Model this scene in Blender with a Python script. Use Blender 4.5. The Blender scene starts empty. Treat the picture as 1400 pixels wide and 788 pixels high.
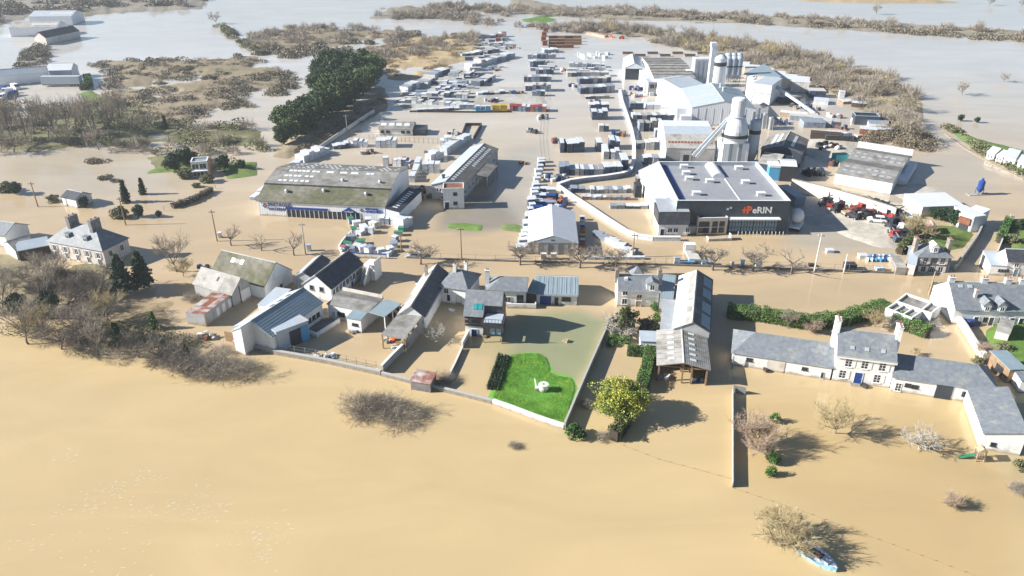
import bpy, math, random, time
import numpy as np
from mathutils import Vector
R = math.radians
T0 = time.time()
sc = bpy.context.scene
col = sc.collection
rng = np.random.RandomState(7)
random.seed(7)

# ---------------------------------------------------------------- camera
FPX, TH, CH = 1050.0, R(27.5), 70.0
cam_d = bpy.data.cameras.new('camera'); cam = bpy.data.objects.new('camera', cam_d); col.objects.link(cam)
cam.location = (0, 0, CH); cam.rotation_euler = (R(90) - TH, 0, 0)
cam_d.sensor_width = 36.0; cam_d.lens = 36.0 * FPX / 1400.0
cam_d.clip_start = 1.0; cam_d.clip_end = 6000.0
sc.camera = cam

# ---------------------------------------------------------------- light
SUN_EL, SUN_AZ = 27.0, -0.06      # the sun stands to the left (-X), shadows fall to +X
w = bpy.data.worlds.new('World'); sc.world = w; w.use_nodes = True
nt = w.node_tree; bg = nt.nodes['Background']
sky = nt.nodes.new('ShaderNodeTexSky'); sky.sky_type = 'NISHITA'; sky.sun_disc = False
sky.sun_elevation = R(SUN_EL); sky.sun_rotation = R(-90); sky.altitude = 50; sky.air_density = 1.0; sky.dust_density = 0.3; sky.ozone_density = 3.5
nt.links.new(sky.outputs[0], bg.inputs[0]); bg.inputs[1].default_value = 0.05
sun_d = bpy.data.lights.new('sun', 'SUN'); sun_d.energy = 5.0; sun_d.angle = R(0.6); sun_d.color = (1.0, 0.965, 0.90)
sun = bpy.data.objects.new('sun', sun_d); col.objects.link(sun)
sd = Vector((math.cos(R(SUN_EL)), -SUN_AZ, -math.sin(R(SUN_EL))))
sun.rotation_euler = sd.to_track_quat('-Z', 'Y').to_euler()
sc.view_settings.view_transform = 'Standard'; sc.view_settings.look = 'None'
sc.view_settings.exposure = 1.05; sc.view_settings.gamma = 1.0
sc.cycles.max_bounces = 5; sc.cycles.diffuse_bounces = 2; sc.cycles.glossy_bounces = 2
sc.cycles.transparent_max_bounces = 8; sc.cycles.volume_bounces = 0

# ---------------------------------------------------------------- pixel of the photo -> point on the level z
def P(px, py, z=0.0):
    x = (px - 700) / FPX; y = (394 - py) / FPX
    dy = math.cos(TH) + y * math.sin(TH); dz = -math.sin(TH) + y * math.cos(TH)
    t = (z - CH) / dz
    return Vector((x * t, dy * t, z))

# ---------------------------------------------------------------- properties
def tag(o, label=None, cat=None, group=None, kind=None):
    if label: o['label'] = label
    if cat: o['category'] = cat
    if group: o['group'] = group
    if kind: o['kind'] = kind
    return o
def empty(name, loc, rz=0.0, label=None, cat=None, group=None):
    o = bpy.data.objects.new(name, None); col.objects.link(o)
    o.location = loc; o.rotation_euler = (0, 0, rz); o.empty_display_size = 0.3
    return tag(o, label, cat, group)
def link(name, mesh, parent=None, loc=None, rz=None):
    o = bpy.data.objects.new(name, mesh); col.objects.link(o)
    if parent: o.parent = parent
    if loc is not None: o.location = loc
    if rz is not None: o.rotation_euler = (0, 0, rz)
    return o
def copy_tree(o, parent=None):
    c = o.copy(); col.objects.link(c); c.parent = parent
    for ch in o.children: copy_tree(ch, c)
    return c

# ---------------------------------------------------------------- materials
MATS = {}
def lin(c):
    if isinstance(c, str):
        c = [int(c[i:i+2], 16) / 255 for i in (0, 2, 4)]
        c = [(v / 12.92 if v <= 0.04045 else ((v + 0.055) / 1.055) ** 2.4) for v in c]
    return (c[0], c[1], c[2], 1.0)
def mat(name, c, rough=0.8, vary=0.12, scale=0.6, c2=None, amt2=0.5, scale2=0.12, metal=0.0, bump=0.0, bscale=8.0, island=0.0, streak=0.0, stripe=None, spec=0.3, damp=False):
    """base colour with two scales of noise, optional second (wear/moss) colour, streaks, sheet ribs"""
    if name in MATS: return MATS[name]
    m = bpy.data.materials.new(name); m.use_nodes = True
    N = m.node_tree.nodes; L = m.node_tree.links; b = N['Principled BSDF']
    b.inputs['Roughness'].default_value = rough; b.inputs['Metallic'].default_value = metal
    b.inputs['Specular IOR Level'].default_value = spec
    tc = N.new('ShaderNodeTexCoord')
    src = None
    rgb = N.new('ShaderNodeRGB'); rgb.outputs[0].default_value = lin(c); src = rgb.outputs[0]
    if c2 is not None:
        n2 = N.new('ShaderNodeTexNoise'); n2.inputs['Scale'].default_value = scale2; n2.inputs['Detail'].default_value = 6; n2.inputs['Roughness'].default_value = 0.65
        L.new(tc.outputs['Object'], n2.inputs['Vector'])
        mr = N.new('ShaderNodeMapRange'); mr.inputs[1].default_value = 0.62 - 0.3 * amt2; mr.inputs[2].default_value = 0.74 - 0.2 * amt2
        L.new(n2.outputs['Fac'], mr.inputs[0])
        mx = N.new('ShaderNodeMix'); mx.data_type = 'RGBA'
        L.new(mr.outputs[0], mx.inputs[0]); L.new(src, mx.inputs[6]); mx.inputs[7].default_value = lin(c2); src = mx.outputs[2]
    n1 = N.new('ShaderNodeTexNoise'); n1.inputs['Scale'].default_value = scale; n1.inputs['Detail'].default_value = 5
    vec = tc.outputs['Object']
    if streak:
        mp = N.new('ShaderNodeMapping'); mp.inputs['Scale'].default_value = (streak, streak, 0.15) if streak > 0 else (1, 1, 1)
        L.new(vec, mp.inputs[0]); vec = mp.outputs[0]
    L.new(vec, n1.inputs['Vector'])
    mr1 = N.new('ShaderNodeMapRange'); mr1.inputs[1].default_value = 0.3; mr1.inputs[2].default_value = 0.7
    mr1.inputs[3].default_value = 1 - vary; mr1.inputs[4].default_value = 1 + vary * 0.6
    L.new(n1.outputs['Fac'], mr1.inputs[0])
    val = mr1.outputs[0]
    if island:
        g = N.new('ShaderNodeNewGeometry'); mi = N.new('ShaderNodeMapRange'); mi.inputs[3].default_value = 1 - island; mi.inputs[4].default_value = 1 + island
        L.new(g.outputs['Random Per Island'], mi.inputs[0])
        mu = N.new('ShaderNodeMath'); mu.operation = 'MULTIPLY'; L.new(val, mu.inputs[0]); L.new(mi.outputs[0], mu.inputs[1]); val = mu.outputs[0]
    vm = N.new('ShaderNodeVectorMath'); vm.operation = 'SCALE'; L.new(src, vm.inputs[0]); L.new(val, vm.inputs['Scale'])
    L.new(vm.outputs[0], b.inputs['Base Color'])
    if damp:        # silt and algae left on the wall foot by the flood
        sz = N.new('ShaderNodeSeparateXYZ'); L.new(tc.outputs['Object'], sz.inputs[0]); nd = N.new('ShaderNodeTexNoise'); nd.inputs['Scale'].default_value = 0.9; nd.inputs['Detail'].default_value = 4; L.new(tc.outputs['Object'], nd.inputs['Vector'])
        ma = N.new('ShaderNodeMath'); ma.operation = 'MULTIPLY_ADD'; ma.inputs[1].default_value = -0.9; L.new(nd.outputs['Fac'], ma.inputs[0]); L.new(sz.outputs[2], ma.inputs[2])
        md = N.new('ShaderNodeMapRange'); md.inputs[1].default_value = -0.35; md.inputs[2].default_value = 0.1; md.inputs[3].default_value = 0.75; md.inputs[4].default_value = 0.0; L.new(ma.outputs[0], md.inputs[0])
        mxd = N.new('ShaderNodeMix'); mxd.data_type = 'RGBA'; L.new(md.outputs[0], mxd.inputs[0]); L.new(vm.outputs[0], mxd.inputs[6]); mxd.inputs[7].default_value = (0.24, 0.18, 0.11, 1); L.new(mxd.outputs[2], b.inputs['Base Color'])
    h = None
    if stripe:      # (axis, period): ribs of a profiled sheet, as relief only
        sx = N.new('ShaderNodeSeparateXYZ'); L.new(tc.outputs['Object'], sx.inputs[0])
        mu = N.new('ShaderNodeMath'); mu.operation = 'MULTIPLY'; mu.inputs[1].default_value = 2 * math.pi / stripe[1]
        L.new(sx.outputs['xyz'.index(stripe[0])], mu.inputs[0])
        si = N.new('ShaderNodeMath'); si.operation = 'SINE'; L.new(mu.outputs[0], si.inputs[0])
        bp = N.new('ShaderNodeBump'); bp.inputs['Strength'].default_value = 0.25; bp.inputs['Distance'].default_value = 0.03
        L.new(si.outputs[0], bp.inputs['Height']); h = bp.outputs[0]
    if bump:
        nb = N.new('ShaderNodeTexNoise'); nb.inputs['Scale'].default_value = bscale; L.new(tc.outputs['Object'], nb.inputs['Vector'])
        bp = N.new('ShaderNodeBump'); bp.inputs['Strength'].default_value = bump; bp.inputs['Distance'].default_value = 0.06
        L.new(nb.outputs['Fac'], bp.inputs['Height'])
        if h is not None: L.new(h, bp.inputs['Normal'])
        h = bp.outputs[0]
    if h is not None: L.new(h, b.inputs['Normal'])
    MATS[name] = m
    return m
def foliage(name, c, c2, island=0.45, vary=0.25, trans=0.0):
    m = mat(name, c, rough=0.7, vary=vary, scale=0.5, c2=c2, amt2=0.75, scale2=0.35, island=island, spec=0.15)
    return m
M = {}
def dm(k, *a, **kw): M[k] = mat(k, *a, **kw)
dm('white_render', (0.78, 0.78, 0.76), vary=0.06, c2=(0.62, 0.60, 0.55), amt2=0.25, scale2=0.5, streak=2.5, rough=0.85, damp=True)
dm('cream_render', (0.66, 0.61, 0.55), vary=0.1, c2=(0.5, 0.45, 0.38), amt2=0.35, scale2=0.4, streak=2.0, damp=True)
dm('grey_render', (0.40, 0.40, 0.40), vary=0.12, c2=(0.3, 0.28, 0.25), amt2=0.4, scale2=0.4, damp=True)
dm('stone', (0.36, 0.32, 0.27), vary=0.3, scale=2.5, c2=(0.22, 0.2, 0.17), amt2=0.5, scale2=1.2, bump=0.5)
dm('grey_stone', (0.25, 0.24, 0.25), vary=0.3, scale=2.5, c2=(0.17, 0.16, 0.15), amt2=0.5, scale2=1.2, bump=0.5)
dm('slate', (0.20, 0.22, 0.245), vary=0.22, scale=1.6, c2=(0.28, 0.29, 0.28), amt2=0.35, scale2=0.5, rough=0.6, bump=0.25, bscale=5, spec=0.4)
dm('dark_slate', (0.065, 0.07, 0.085), vary=0.3, scale=1.6, c2=(0.11, 0.11, 0.11), amt2=0.35, scale2=0.5, rough=0.5, bump=0.25, bscale=5, spec=0.4)
dm('fibre_cement', (0.30, 0.29, 0.275), vary=0.25, scale=0.9, c2=(0.19, 0.18, 0.155), amt2=0.55, scale2=0.35, stripe=('x', 0.35), rough=0.9)
dm('mossy_cement', (0.235, 0.22, 0.18), vary=0.3, scale=0.9, c2=(0.135, 0.135, 0.08), amt2=0.75, scale2=0.12, stripe=('x', 0.35), rough=0.95)
dm('old_cement', (0.42, 0.40, 0.37), vary=0.2, scale=0.8, c2=(0.25, 0.24, 0.22), amt2=0.45, scale2=0.25, stripe=('y', 0.35), rough=0.9)
dm('dark_cement', (0.16, 0.155, 0.15), vary=0.25, scale=0.8, c2=(0.24, 0.23, 0.2), amt2=0.45, scale2=0.25, stripe=('y', 0.35), rough=0.9)
dm('blue_grey_sheet', (0.26, 0.33, 0.37), vary=0.1, rough=0.45, stripe=('x', 0.5), spec=0.5)
dm('light_sheet', (0.44, 0.50, 0.56), vary=0.08, c2=(0.5, 0.5, 0.5), amt2=0.3, rough=0.5, stripe=('y', 0.5), spec=0.5)
dm('grey_membrane', (0.28, 0.29, 0.32), vary=0.07, c2=(0.33, 0.33, 0.34), amt2=0.4, scale2=0.08, rough=0.8)
dm('white_sheet', (0.66, 0.68, 0.71), vary=0.05, c2=(0.66, 0.66, 0.66), amt2=0.2, scale2=0.2, rough=0.5)
dm('white_wall_sheet', (0.78, 0.80, 0.83), vary=0.05, rough=0.55, stripe=('x', 0.6), streak=2.0, damp=True)
dm('navy_sheet', (0.045, 0.062, 0.085), vary=0.1, rough=0.45, stripe=('x', 0.5), spec=0.5)
dm('charcoal', (0.05, 0.052, 0.06), vary=0.15, rough=0.6)
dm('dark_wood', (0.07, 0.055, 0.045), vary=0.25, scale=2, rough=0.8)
dm('pale_wood', (0.42, 0.33, 0.23), vary=0.25, scale=2, rough=0.8)
dm('timber', (0.30, 0.20, 0.12), vary=0.3, scale=1.5, rough=0.85)
dm('rust', (0.24, 0.10, 0.06), vary=0.3, scale=1.5, rough=0.9)
dm('rusty_red_sheet', (0.30, 0.13, 0.10), vary=0.3, scale=1.5, c2=(0.50, 0.44, 0.42), amt2=0.65, scale2=0.35, stripe=('x', 0.35), rough=0.8)
dm('red_tile', (0.34, 0.12, 0.10), vary=0.2, scale=1.5, rough=0.85)
dm('glass', (0.025, 0.035, 0.05), vary=0.2, rough=0.12, spec=0.6)
dm('blue_glass', (0.16, 0.30, 0.42), vary=0.25, scale=0.3, rough=0.15, spec=0.6)
dm('skylight', (0.74, 0.78, 0.80), vary=0.08, rough=0.4)
dm('metal', (0.42, 0.43, 0.45), vary=0.1, rough=0.4, metal=0.6)
dm('zinc', (0.52, 0.55, 0.58), vary=0.12, rough=0.45, metal=0.3)
dm('white_paint', (0.80, 0.80, 0.79), vary=0.04, rough=0.45)
dm('blue_paint', (0.02, 0.065, 0.27), vary=0.1, rough=0.4)
dm('deep_blue', (0.02, 0.06, 0.22), vary=0.1, rough=0.4)
dm('sky_paint', (0.10, 0.35, 0.60), vary=0.1, rough=0.4)
dm('teal_paint', (0.03, 0.28, 0.30), vary=0.15, rough=0.5)
dm('red_paint', (0.36, 0.05, 0.04), vary=0.15, rough=0.45)
dm('orange_paint', (0.75, 0.13, 0.04), vary=0.1, rough=0.45)
dm('green_paint', (0.05, 0.22, 0.12), vary=0.15, rough=0.5)
dm('yellow_paint', (0.62, 0.42, 0.04), vary=0.15, rough=0.5)
dm('rubber', (0.02, 0.02, 0.022), vary=0.1, rough=0.8)
dm('bark', (0.20, 0.17, 0.14), vary=0.25, scale=2, rough=0.95)
dm('twig', (0.36, 0.31, 0.25), vary=0.25, island=0.35, rough=0.95)
dm('twig_gold', (0.46, 0.38, 0.22), vary=0.2, island=0.3, rough=0.95)
dm('twig_pink', (0.47, 0.36, 0.27), vary=0.2, island=0.3, rough=0.95)
dm('twig_pale', (0.48, 0.45, 0.40), vary=0.2, island=0.3, rough=0.95)
dm('twig_dark', (0.26, 0.22, 0.175), vary=0.25, island=0.4, rough=0.95)
dm('wrap_white', (0.62, 0.65, 0.69), vary=0.12, scale=1.5, island=0.08, rough=0.45)
dm('wrap_grey', (0.26, 0.30, 0.36), vary=0.2, scale=1.5, island=0.15, rough=0.6)
dm('block_dark', (0.075, 0.10, 0.15), vary=0.2, scale=1.5, island=0.25, rough=0.8)
dm('block_grey', (0.33, 0.33, 0.33), vary=0.15, scale=1.5, island=0.2, rough=0.85)
dm('block_pale', (0.52, 0.51, 0.48), vary=0.15, scale=1.5, island=0.15, rough=0.85)
dm('brick_red', (0.36, 0.14, 0.10), vary=0.2, scale=1.5, island=0.2, rough=0.85)
dm('concrete', (0.45, 0.44, 0.41), vary=0.15, c2=(0.32, 0.31, 0.28), amt2=0.4, scale2=0.4, rough=0.85, damp=True)
dm('pale_concrete', (0.68, 0.67, 0.64), vary=0.12, c2=(0.5, 0.49, 0.45), amt2=0.35, scale2=0.4, rough=0.8, damp=True)
M['pine'] = foliage('pine', (0.05, 0.085, 0.04), (0.075, 0.115, 0.045), island=0.5)
M['pine_bright'] = foliage('pine_bright', (0.085, 0.14, 0.05), (0.12, 0.17, 0.06), island=0.45)
M['spruce'] = foliage('spruce', (0.035, 0.065, 0.035), (0.06, 0.10, 0.05), island=0.5)
M['laurel'] = foliage('laurel', (0.05, 0.12, 0.035), (0.09, 0.18, 0.05), island=0.5)
M['box_leaf'] = foliage('box_leaf', (0.085, 0.18, 0.05), (0.15, 0.25, 0.065), island=0.45)
M['mimosa'] = foliage('mimosa', (0.42, 0.43, 0.08), (0.20, 0.28, 0.07), island=0.4)
M['ivy'] = foliage('ivy', (0.07, 0.10, 0.04), (0.15, 0.16, 0.06), island=0.5)
M['scrub'] = foliage('scrub', (0.20, 0.16, 0.11), (0.27, 0.23, 0.16), island=0.4)
M['scrub_green'] = foliage('scrub_green', (0.16, 0.18, 0.09), (0.26, 0.24, 0.14), island=0.4)
M['scrub_dark'] = foliage('scrub_dark', (0.19, 0.17, 0.125), (0.27, 0.235, 0.17), island=0.4)
M['reed'] = foliage('reed', (0.36, 0.27, 0.15), (0.28, 0.21, 0.12), island=0.3)

# ---------------------------------------------------------------- mesh building
class MB:
    def __init__(s): s.v = []; s.f = []
    def add(s, vs, fs):
        n = len(s.v); s.v += [tuple(p) for p in vs]; s.f += [tuple(i + n for i in f) for f in fs]; return s
    def box(s, x0, x1, y0, y1, z0, z1):
        return s.add([(x0,y0,z0),(x1,y0,z0),(x1,y1,z0),(x0,y1,z0),(x0,y0,z1),(x1,y0,z1),(x1,y1,z1),(x0,y1,z1)],
                     [(0,3,2,1),(4,5,6,7),(0,1,5,4),(1,2,6,5),(2,3,7,6),(3,0,4,7)])
    def cb(s, x, y, z, sx, sy, sz, a=0.0, j=0.0):
        """box centred at x,y standing on z, turned by a, with jittered corners"""
        ca, sa = math.cos(a), math.sin(a); vs = []
        for dz in (0, 1):
            for dx, dy in ((-.5,-.5),(.5,-.5),(.5,.5),(-.5,.5)):
                X, Y = dx * sx, dy * sy
                vs.append((x + X*ca - Y*sa + random.uniform(-j, j), y + X*sa + Y*ca + random.uniform(-j, j), z + dz*sz + (random.uniform(-j, j) if dz else 0)))
        return s.add(vs, [(0,3,2,1),(4,5,6,7),(0,1,5,4),(1,2,6,5),(2,3,7,6),(3,0,4,7)])
    def tube(s, a, b, r0, r1=None, n=6, cap=True):
        r1 = r0 if r1 is None else r1
        a, b = Vector(a), Vector(b); d = (b - a)
        if d.length < 1e-6: return s
        d.normalize(); u = d.orthogonal().normalized(); w_ = d.cross(u); vs = []
        for c, r in ((a, r0), (b, r1)):
            for i in range(n):
                t = 2 * math.pi * i / n; vs.append(c + u * (r * math.cos(t)) + w_ * (r * math.sin(t)))
        fs = [(i, (i+1) % n, n + (i+1) % n, n + i) for i in range(n)]
        if cap: fs += [tuple(range(n))[::-1], tuple(range(n, 2*n))]
        return s.add(vs, fs)
    def lathe(s, x, y, prof, n=16, cap=True):
        vs = []; fs = []
        for r, z in prof:
            for i in range(n):
                t = 2*math.pi*i/n; vs.append((x + r*math.cos(t), y + r*math.sin(t), z))
        for k in range(len(prof)-1):
            for i in range(n):
                fs.append((k*n+i, k*n+(i+1)%n, (k+1)*n+(i+1)%n, (k+1)*n+i))
        if cap: fs += [tuple(range(n))[::-1], tuple(range((len(prof)-1)*n, len(prof)*n))]
        return s.add(vs, fs)
    def prism(s, poly, axis, a0, a1):
        """polygon in the plane across `axis`, extruded from a0 to a1; poly = (u, z) pairs, or (x, y) for axis z"""
        n = len(poly); vs = []
        for a in (a0, a1):
            for p in poly:
                vs.append((a, p[0], p[1]) if axis == 'x' else ((p[0], a, p[1]) if axis == 'y' else (p[0], p[1], a)))
        fs = [(i, (i+1) % n, n+(i+1) % n, n+i) for i in range(n)] + [tuple(range(n))[::-1], tuple(range(n, 2*n))]
        return s.add(vs, fs)
    def slab(s, q, t):
        """quad (or polygon) q thickened by t upwards along its normal"""
        q = [Vector(p) for p in q]; nrm = (q[1]-q[0]).cross(q[2]-q[0]).normalized()
        if nrm.z < 0: nrm = -nrm
        n = len(q); vs = q + [p + nrm*t for p in q]
        return s.add(vs, [tuple(range(n)), tuple(range(n, 2*n))] + [(i, (i+1) % n, n+(i+1) % n, n+i) for i in range(n)])
    def mesh(s, name, m, smooth=False):
        me = bpy.data.meshes.new(name); me.from_pydata(s.v, [], s.f)
        import bmesh
        bm = bmesh.new(); bm.from_mesh(me); bmesh.ops.recalc_face_normals(bm, faces=bm.faces); bm.to_mesh(me); bm.free()
        if m is not None: me.materials.append(M[m] if isinstance(m, str) else m)
        if smooth: me.polygons.foreach_set('use_smooth', [True]*len(me.polygons))
        return me
    def build(s, name, m, parent=None, loc=None, rz=None, smooth=False):
        return link(name, s.mesh(name, m, smooth), parent, loc, rz)
def fastmesh(name, V, Fq, m, k=3):
    """numpy verts (n,3) and faces (f,k) straight into a mesh"""
    me = bpy.data.meshes.new(name); V = np.asarray(V, np.float32); Fq = np.asarray(Fq, np.int32)
    me.vertices.add(len(V)); me.vertices.foreach_set('co', V.ravel())
    me.loops.add(Fq.size); me.loops.foreach_set('vertex_index', Fq.ravel())
    me.polygons.add(len(Fq)); me.polygons.foreach_set('loop_start', np.arange(0, Fq.size, k, dtype=np.int32))
    me.update(calc_edges=True)
    if m is not None: me.materials.append(M[m] if isinstance(m, str) else m)
    return me
# ---------------------------------------------------------------- water, land, haze
def vnoise(x, y, seed=0):
    r = np.random.RandomState(seed).rand(257, 257)
    xi = np.floor(x).astype(int); yi = np.floor(y).astype(int); fx = x - xi; fy = y - yi
    fx = fx*fx*(3-2*fx); fy = fy*fy*(3-2*fy); a = r[xi % 256, yi % 256]; b = r[(xi+1) % 256, yi % 256]; c = r[xi % 256, (yi+1) % 256]; d = r[(xi+1) % 256, (yi+1) % 256]
    return (a*(1-fx)+b*fx)*(1-fy)+(c*(1-fx)+d*fx)*fy
def fbm(x, y, seed=0, o=4):
    s = 0; a = 0.5; t = 0
    for k in range(o): s = s + a*vnoise(x*2**k + 17.3*k, y*2**k + 5.1*k, seed+k); t += a; a *= 0.55
    return s/t - 0.5
def sdf(poly, X, Y):
    """signed distance in metres to a polygon given in photo pixels laid on the ground; positive inside"""
    p = np.array([P(*q)[:2] for q in poly]); n = len(p); best = np.full(X.shape, 1e9); ins = np.zeros(X.shape, bool)
    for i in range(n):
        a = p[i]; b = p[(i+1) % n]; e = b-a; L2 = max((e**2).sum(), 1e-9)
        t = np.clip(((X-a[0])*e[0] + (Y-a[1])*e[1])/L2, 0, 1)
        d = np.hypot(X-a[0]-t*e[0], Y-a[1]-t*e[1]); best = np.minimum(best, d)
        c = ((a[1] > Y) != (b[1] > Y)) & (X < (b[0]-a[0])*(Y-a[1])/(b[1]-a[1]+1e-12)+a[0]); ins ^= c
    return np.where(ins, best, -best)
def pxgrid(step, x0=-260, x1=1660, y0=-96, y1=900):
    xs = np.arange(x0, x1+1, step); ys = np.concatenate([np.arange(y0, 0, 2.0*step/3), np.arange(0, y1+1, step)])
    A, B = np.meshgrid(xs, ys)
    x = (A-700)/FPX; y = (394-B)/FPX; dy = math.cos(TH)+y*math.sin(TH); dz = -math.sin(TH)+y*math.cos(TH); t = -CH/dz
    return x*t, dy*t, A.shape
def gridmesh(name, X, Y, Z, shape, m, cols=None):
    h, w_ = shape; idx = np.arange(h*w_).reshape(h, w_)
    F = np.stack([idx[1:, :-1].ravel(), idx[1:, 1:].ravel(), idx[:-1, 1:].ravel(), idx[:-1, :-1].ravel()], 1)
    if name != 'flood_water':
        keep = (Z.ravel()[F] > -0.3).any(1); F = F[keep]
    me = fastmesh(name, np.stack([X.ravel(), Y.ravel(), Z.ravel()], 1), F, m, 4)
    if cols is not None:
        a = me.color_attributes.new('tint', 'FLOAT_COLOR', 'POINT')
        c = np.ones((h*w_, 4), np.float32); c[:, :3] = cols.reshape(-1, 3); a.data.foreach_set('color', c.ravel())
    me.polygons.foreach_set('use_smooth', np.ones(len(F), bool))
    return me

# ---- water colours: where the flood is thick with silt and where it lies shallow over ground; the far tone is also paled to hold the white of reflected sky
X, Y, shp = pxgrid(5)
n1 = fbm(X/60, Y/60, 3); n2 = fbm(X/12, Y/12, 9); n3 = fbm(X/160, Y/160, 21)
def mixc(c, new, f):
    f = np.clip(f, 0, 1)[..., None]; return c*(1-f) + np.array(new)*f
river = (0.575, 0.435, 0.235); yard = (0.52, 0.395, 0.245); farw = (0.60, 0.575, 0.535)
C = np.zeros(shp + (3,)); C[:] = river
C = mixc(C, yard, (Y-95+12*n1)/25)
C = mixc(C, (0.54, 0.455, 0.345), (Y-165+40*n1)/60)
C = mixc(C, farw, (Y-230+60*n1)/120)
WATER_PATCH = [
  # (polygon in px, colour, soft edge m, strength)
  ([(-200,455),(60,452),(240,470),(330,482),(520,520),(680,560),(770,590),(900,620),(1000,665),(1110,700),(1320,788),(1320,900),(-200,900)], river, 3, 1.0),
  ([(1000,540),(1225,545),(1330,560),(1380,620),(1400,640),(1420,900),(1300,900),(1100,700),(1003,665)], (0.53,0.39,0.20), 3, 0.9),
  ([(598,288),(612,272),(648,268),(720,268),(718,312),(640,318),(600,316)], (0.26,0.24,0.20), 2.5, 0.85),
  ([(672,258),(690,205),(745,195),(735,262),(712,300)], (0.44,0.40,0.34), 2.5, 0.8),
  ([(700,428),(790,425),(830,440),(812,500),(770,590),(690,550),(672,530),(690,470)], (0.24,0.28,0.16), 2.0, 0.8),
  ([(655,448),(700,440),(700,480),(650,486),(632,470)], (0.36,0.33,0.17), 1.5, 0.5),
  ([(1080,262),(1110,300),(1240,330),(1250,345),(1140,345),(1085,335)], (0.40,0.36,0.29), 3, 0.8),
  ([(1320,560),(1410,560),(1410,700),(1370,640)], (0.36,0.32,0.20), 2.5, 0.6),
  ([(1215,210),(1330,215),(1360,262),(1300,285),(1180,275)], (0.42,0.38,0.31), 3, 0.6),
  ([(0,205),(120,195),(215,215),(270,250),(150,280),(0,250)], (0.46,0.40,0.31), 6, 0.7),
  ([(1000,395),(1220,385),(1215,420),(1010,425)], (0.42,0.33,0.20), 3, 0.5),
]
for poly, c, soft, k in WATER_PATCH:
    d = sdf(poly, X, Y) + 2.5*n2*soft; C = mixc(C, c, np.clip(0.5+d/(2*soft), 0, 1)*k)
C *= (1 + 0.10*n1[..., None] + 0.05*n2[..., None] + 0.12*n3[..., None])
wm = bpy.data.materials.new('muddy_water'); wm.use_nodes = True
N = wm.node_tree.nodes; L = wm.node_tree.links; b = N['Principled BSDF']
at = N.new('ShaderNodeAttribute'); at.attribute_name = 'tint'
tc = N.new('ShaderNodeTexCoord')
nn = N.new('ShaderNodeTexNoise'); nn.inputs['Scale'].default_value = 0.05; nn.inputs['Detail'].default_value = 7; nn.inputs['Roughness'].default_value = 0.6; nn.inputs['Distortion'].default_value = 1.2
mp = N.new('ShaderNodeMapping'); mp.inputs['Rotation'].default_value = (0, 0, 0.28); mp.inputs['Scale'].default_value = (0.45, 1.3, 1)
L.new(tc.outputs['Object'], mp.inputs[0]); L.new(mp.outputs[0], nn.inputs['Vector'])
mr = N.new('ShaderNodeMapRange'); mr.inputs[1].default_value = 0.3; mr.inputs[2].default_value = 0.7; mr.inputs[3].default_value = 0.90; mr.inputs[4].default_value = 1.06
L.new(nn.outputs['Fac'], mr.inputs[0])
vm = N.new('ShaderNodeVectorMath'); vm.operation = 'SCALE'; L.new(at.outputs['Color'], vm.inputs[0]); L.new(mr.outputs[0], vm.inputs['Scale'])
L.new(vm.outputs[0], b.inputs['Base Color'])
b.inputs['IOR'].default_value = 1.33; b.inputs['Roughness'].default_value = 0.07; b.inputs['Specular IOR Level'].default_value = 0.5
nb = N.new('ShaderNodeTexNoise'); nb.inputs['Scale'].default_value = 0.9; nb.inputs['Detail'].default_value = 4; L.new(mp.outputs[0], nb.inputs['Vector'])
bp = N.new('ShaderNodeBump'); bp.inputs['Strength'].default_value = 0.10; bp.inputs['Distance'].default_value = 0.10
L.new(nb.outputs['Fac'], bp.inputs['Height']); L.new(bp.outputs[0], b.inputs['Normal'])
tag(link('flood_water', gridmesh('flood_water', X, Y, np.zeros(shp), shp, wm, C)), kind='structure')

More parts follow.
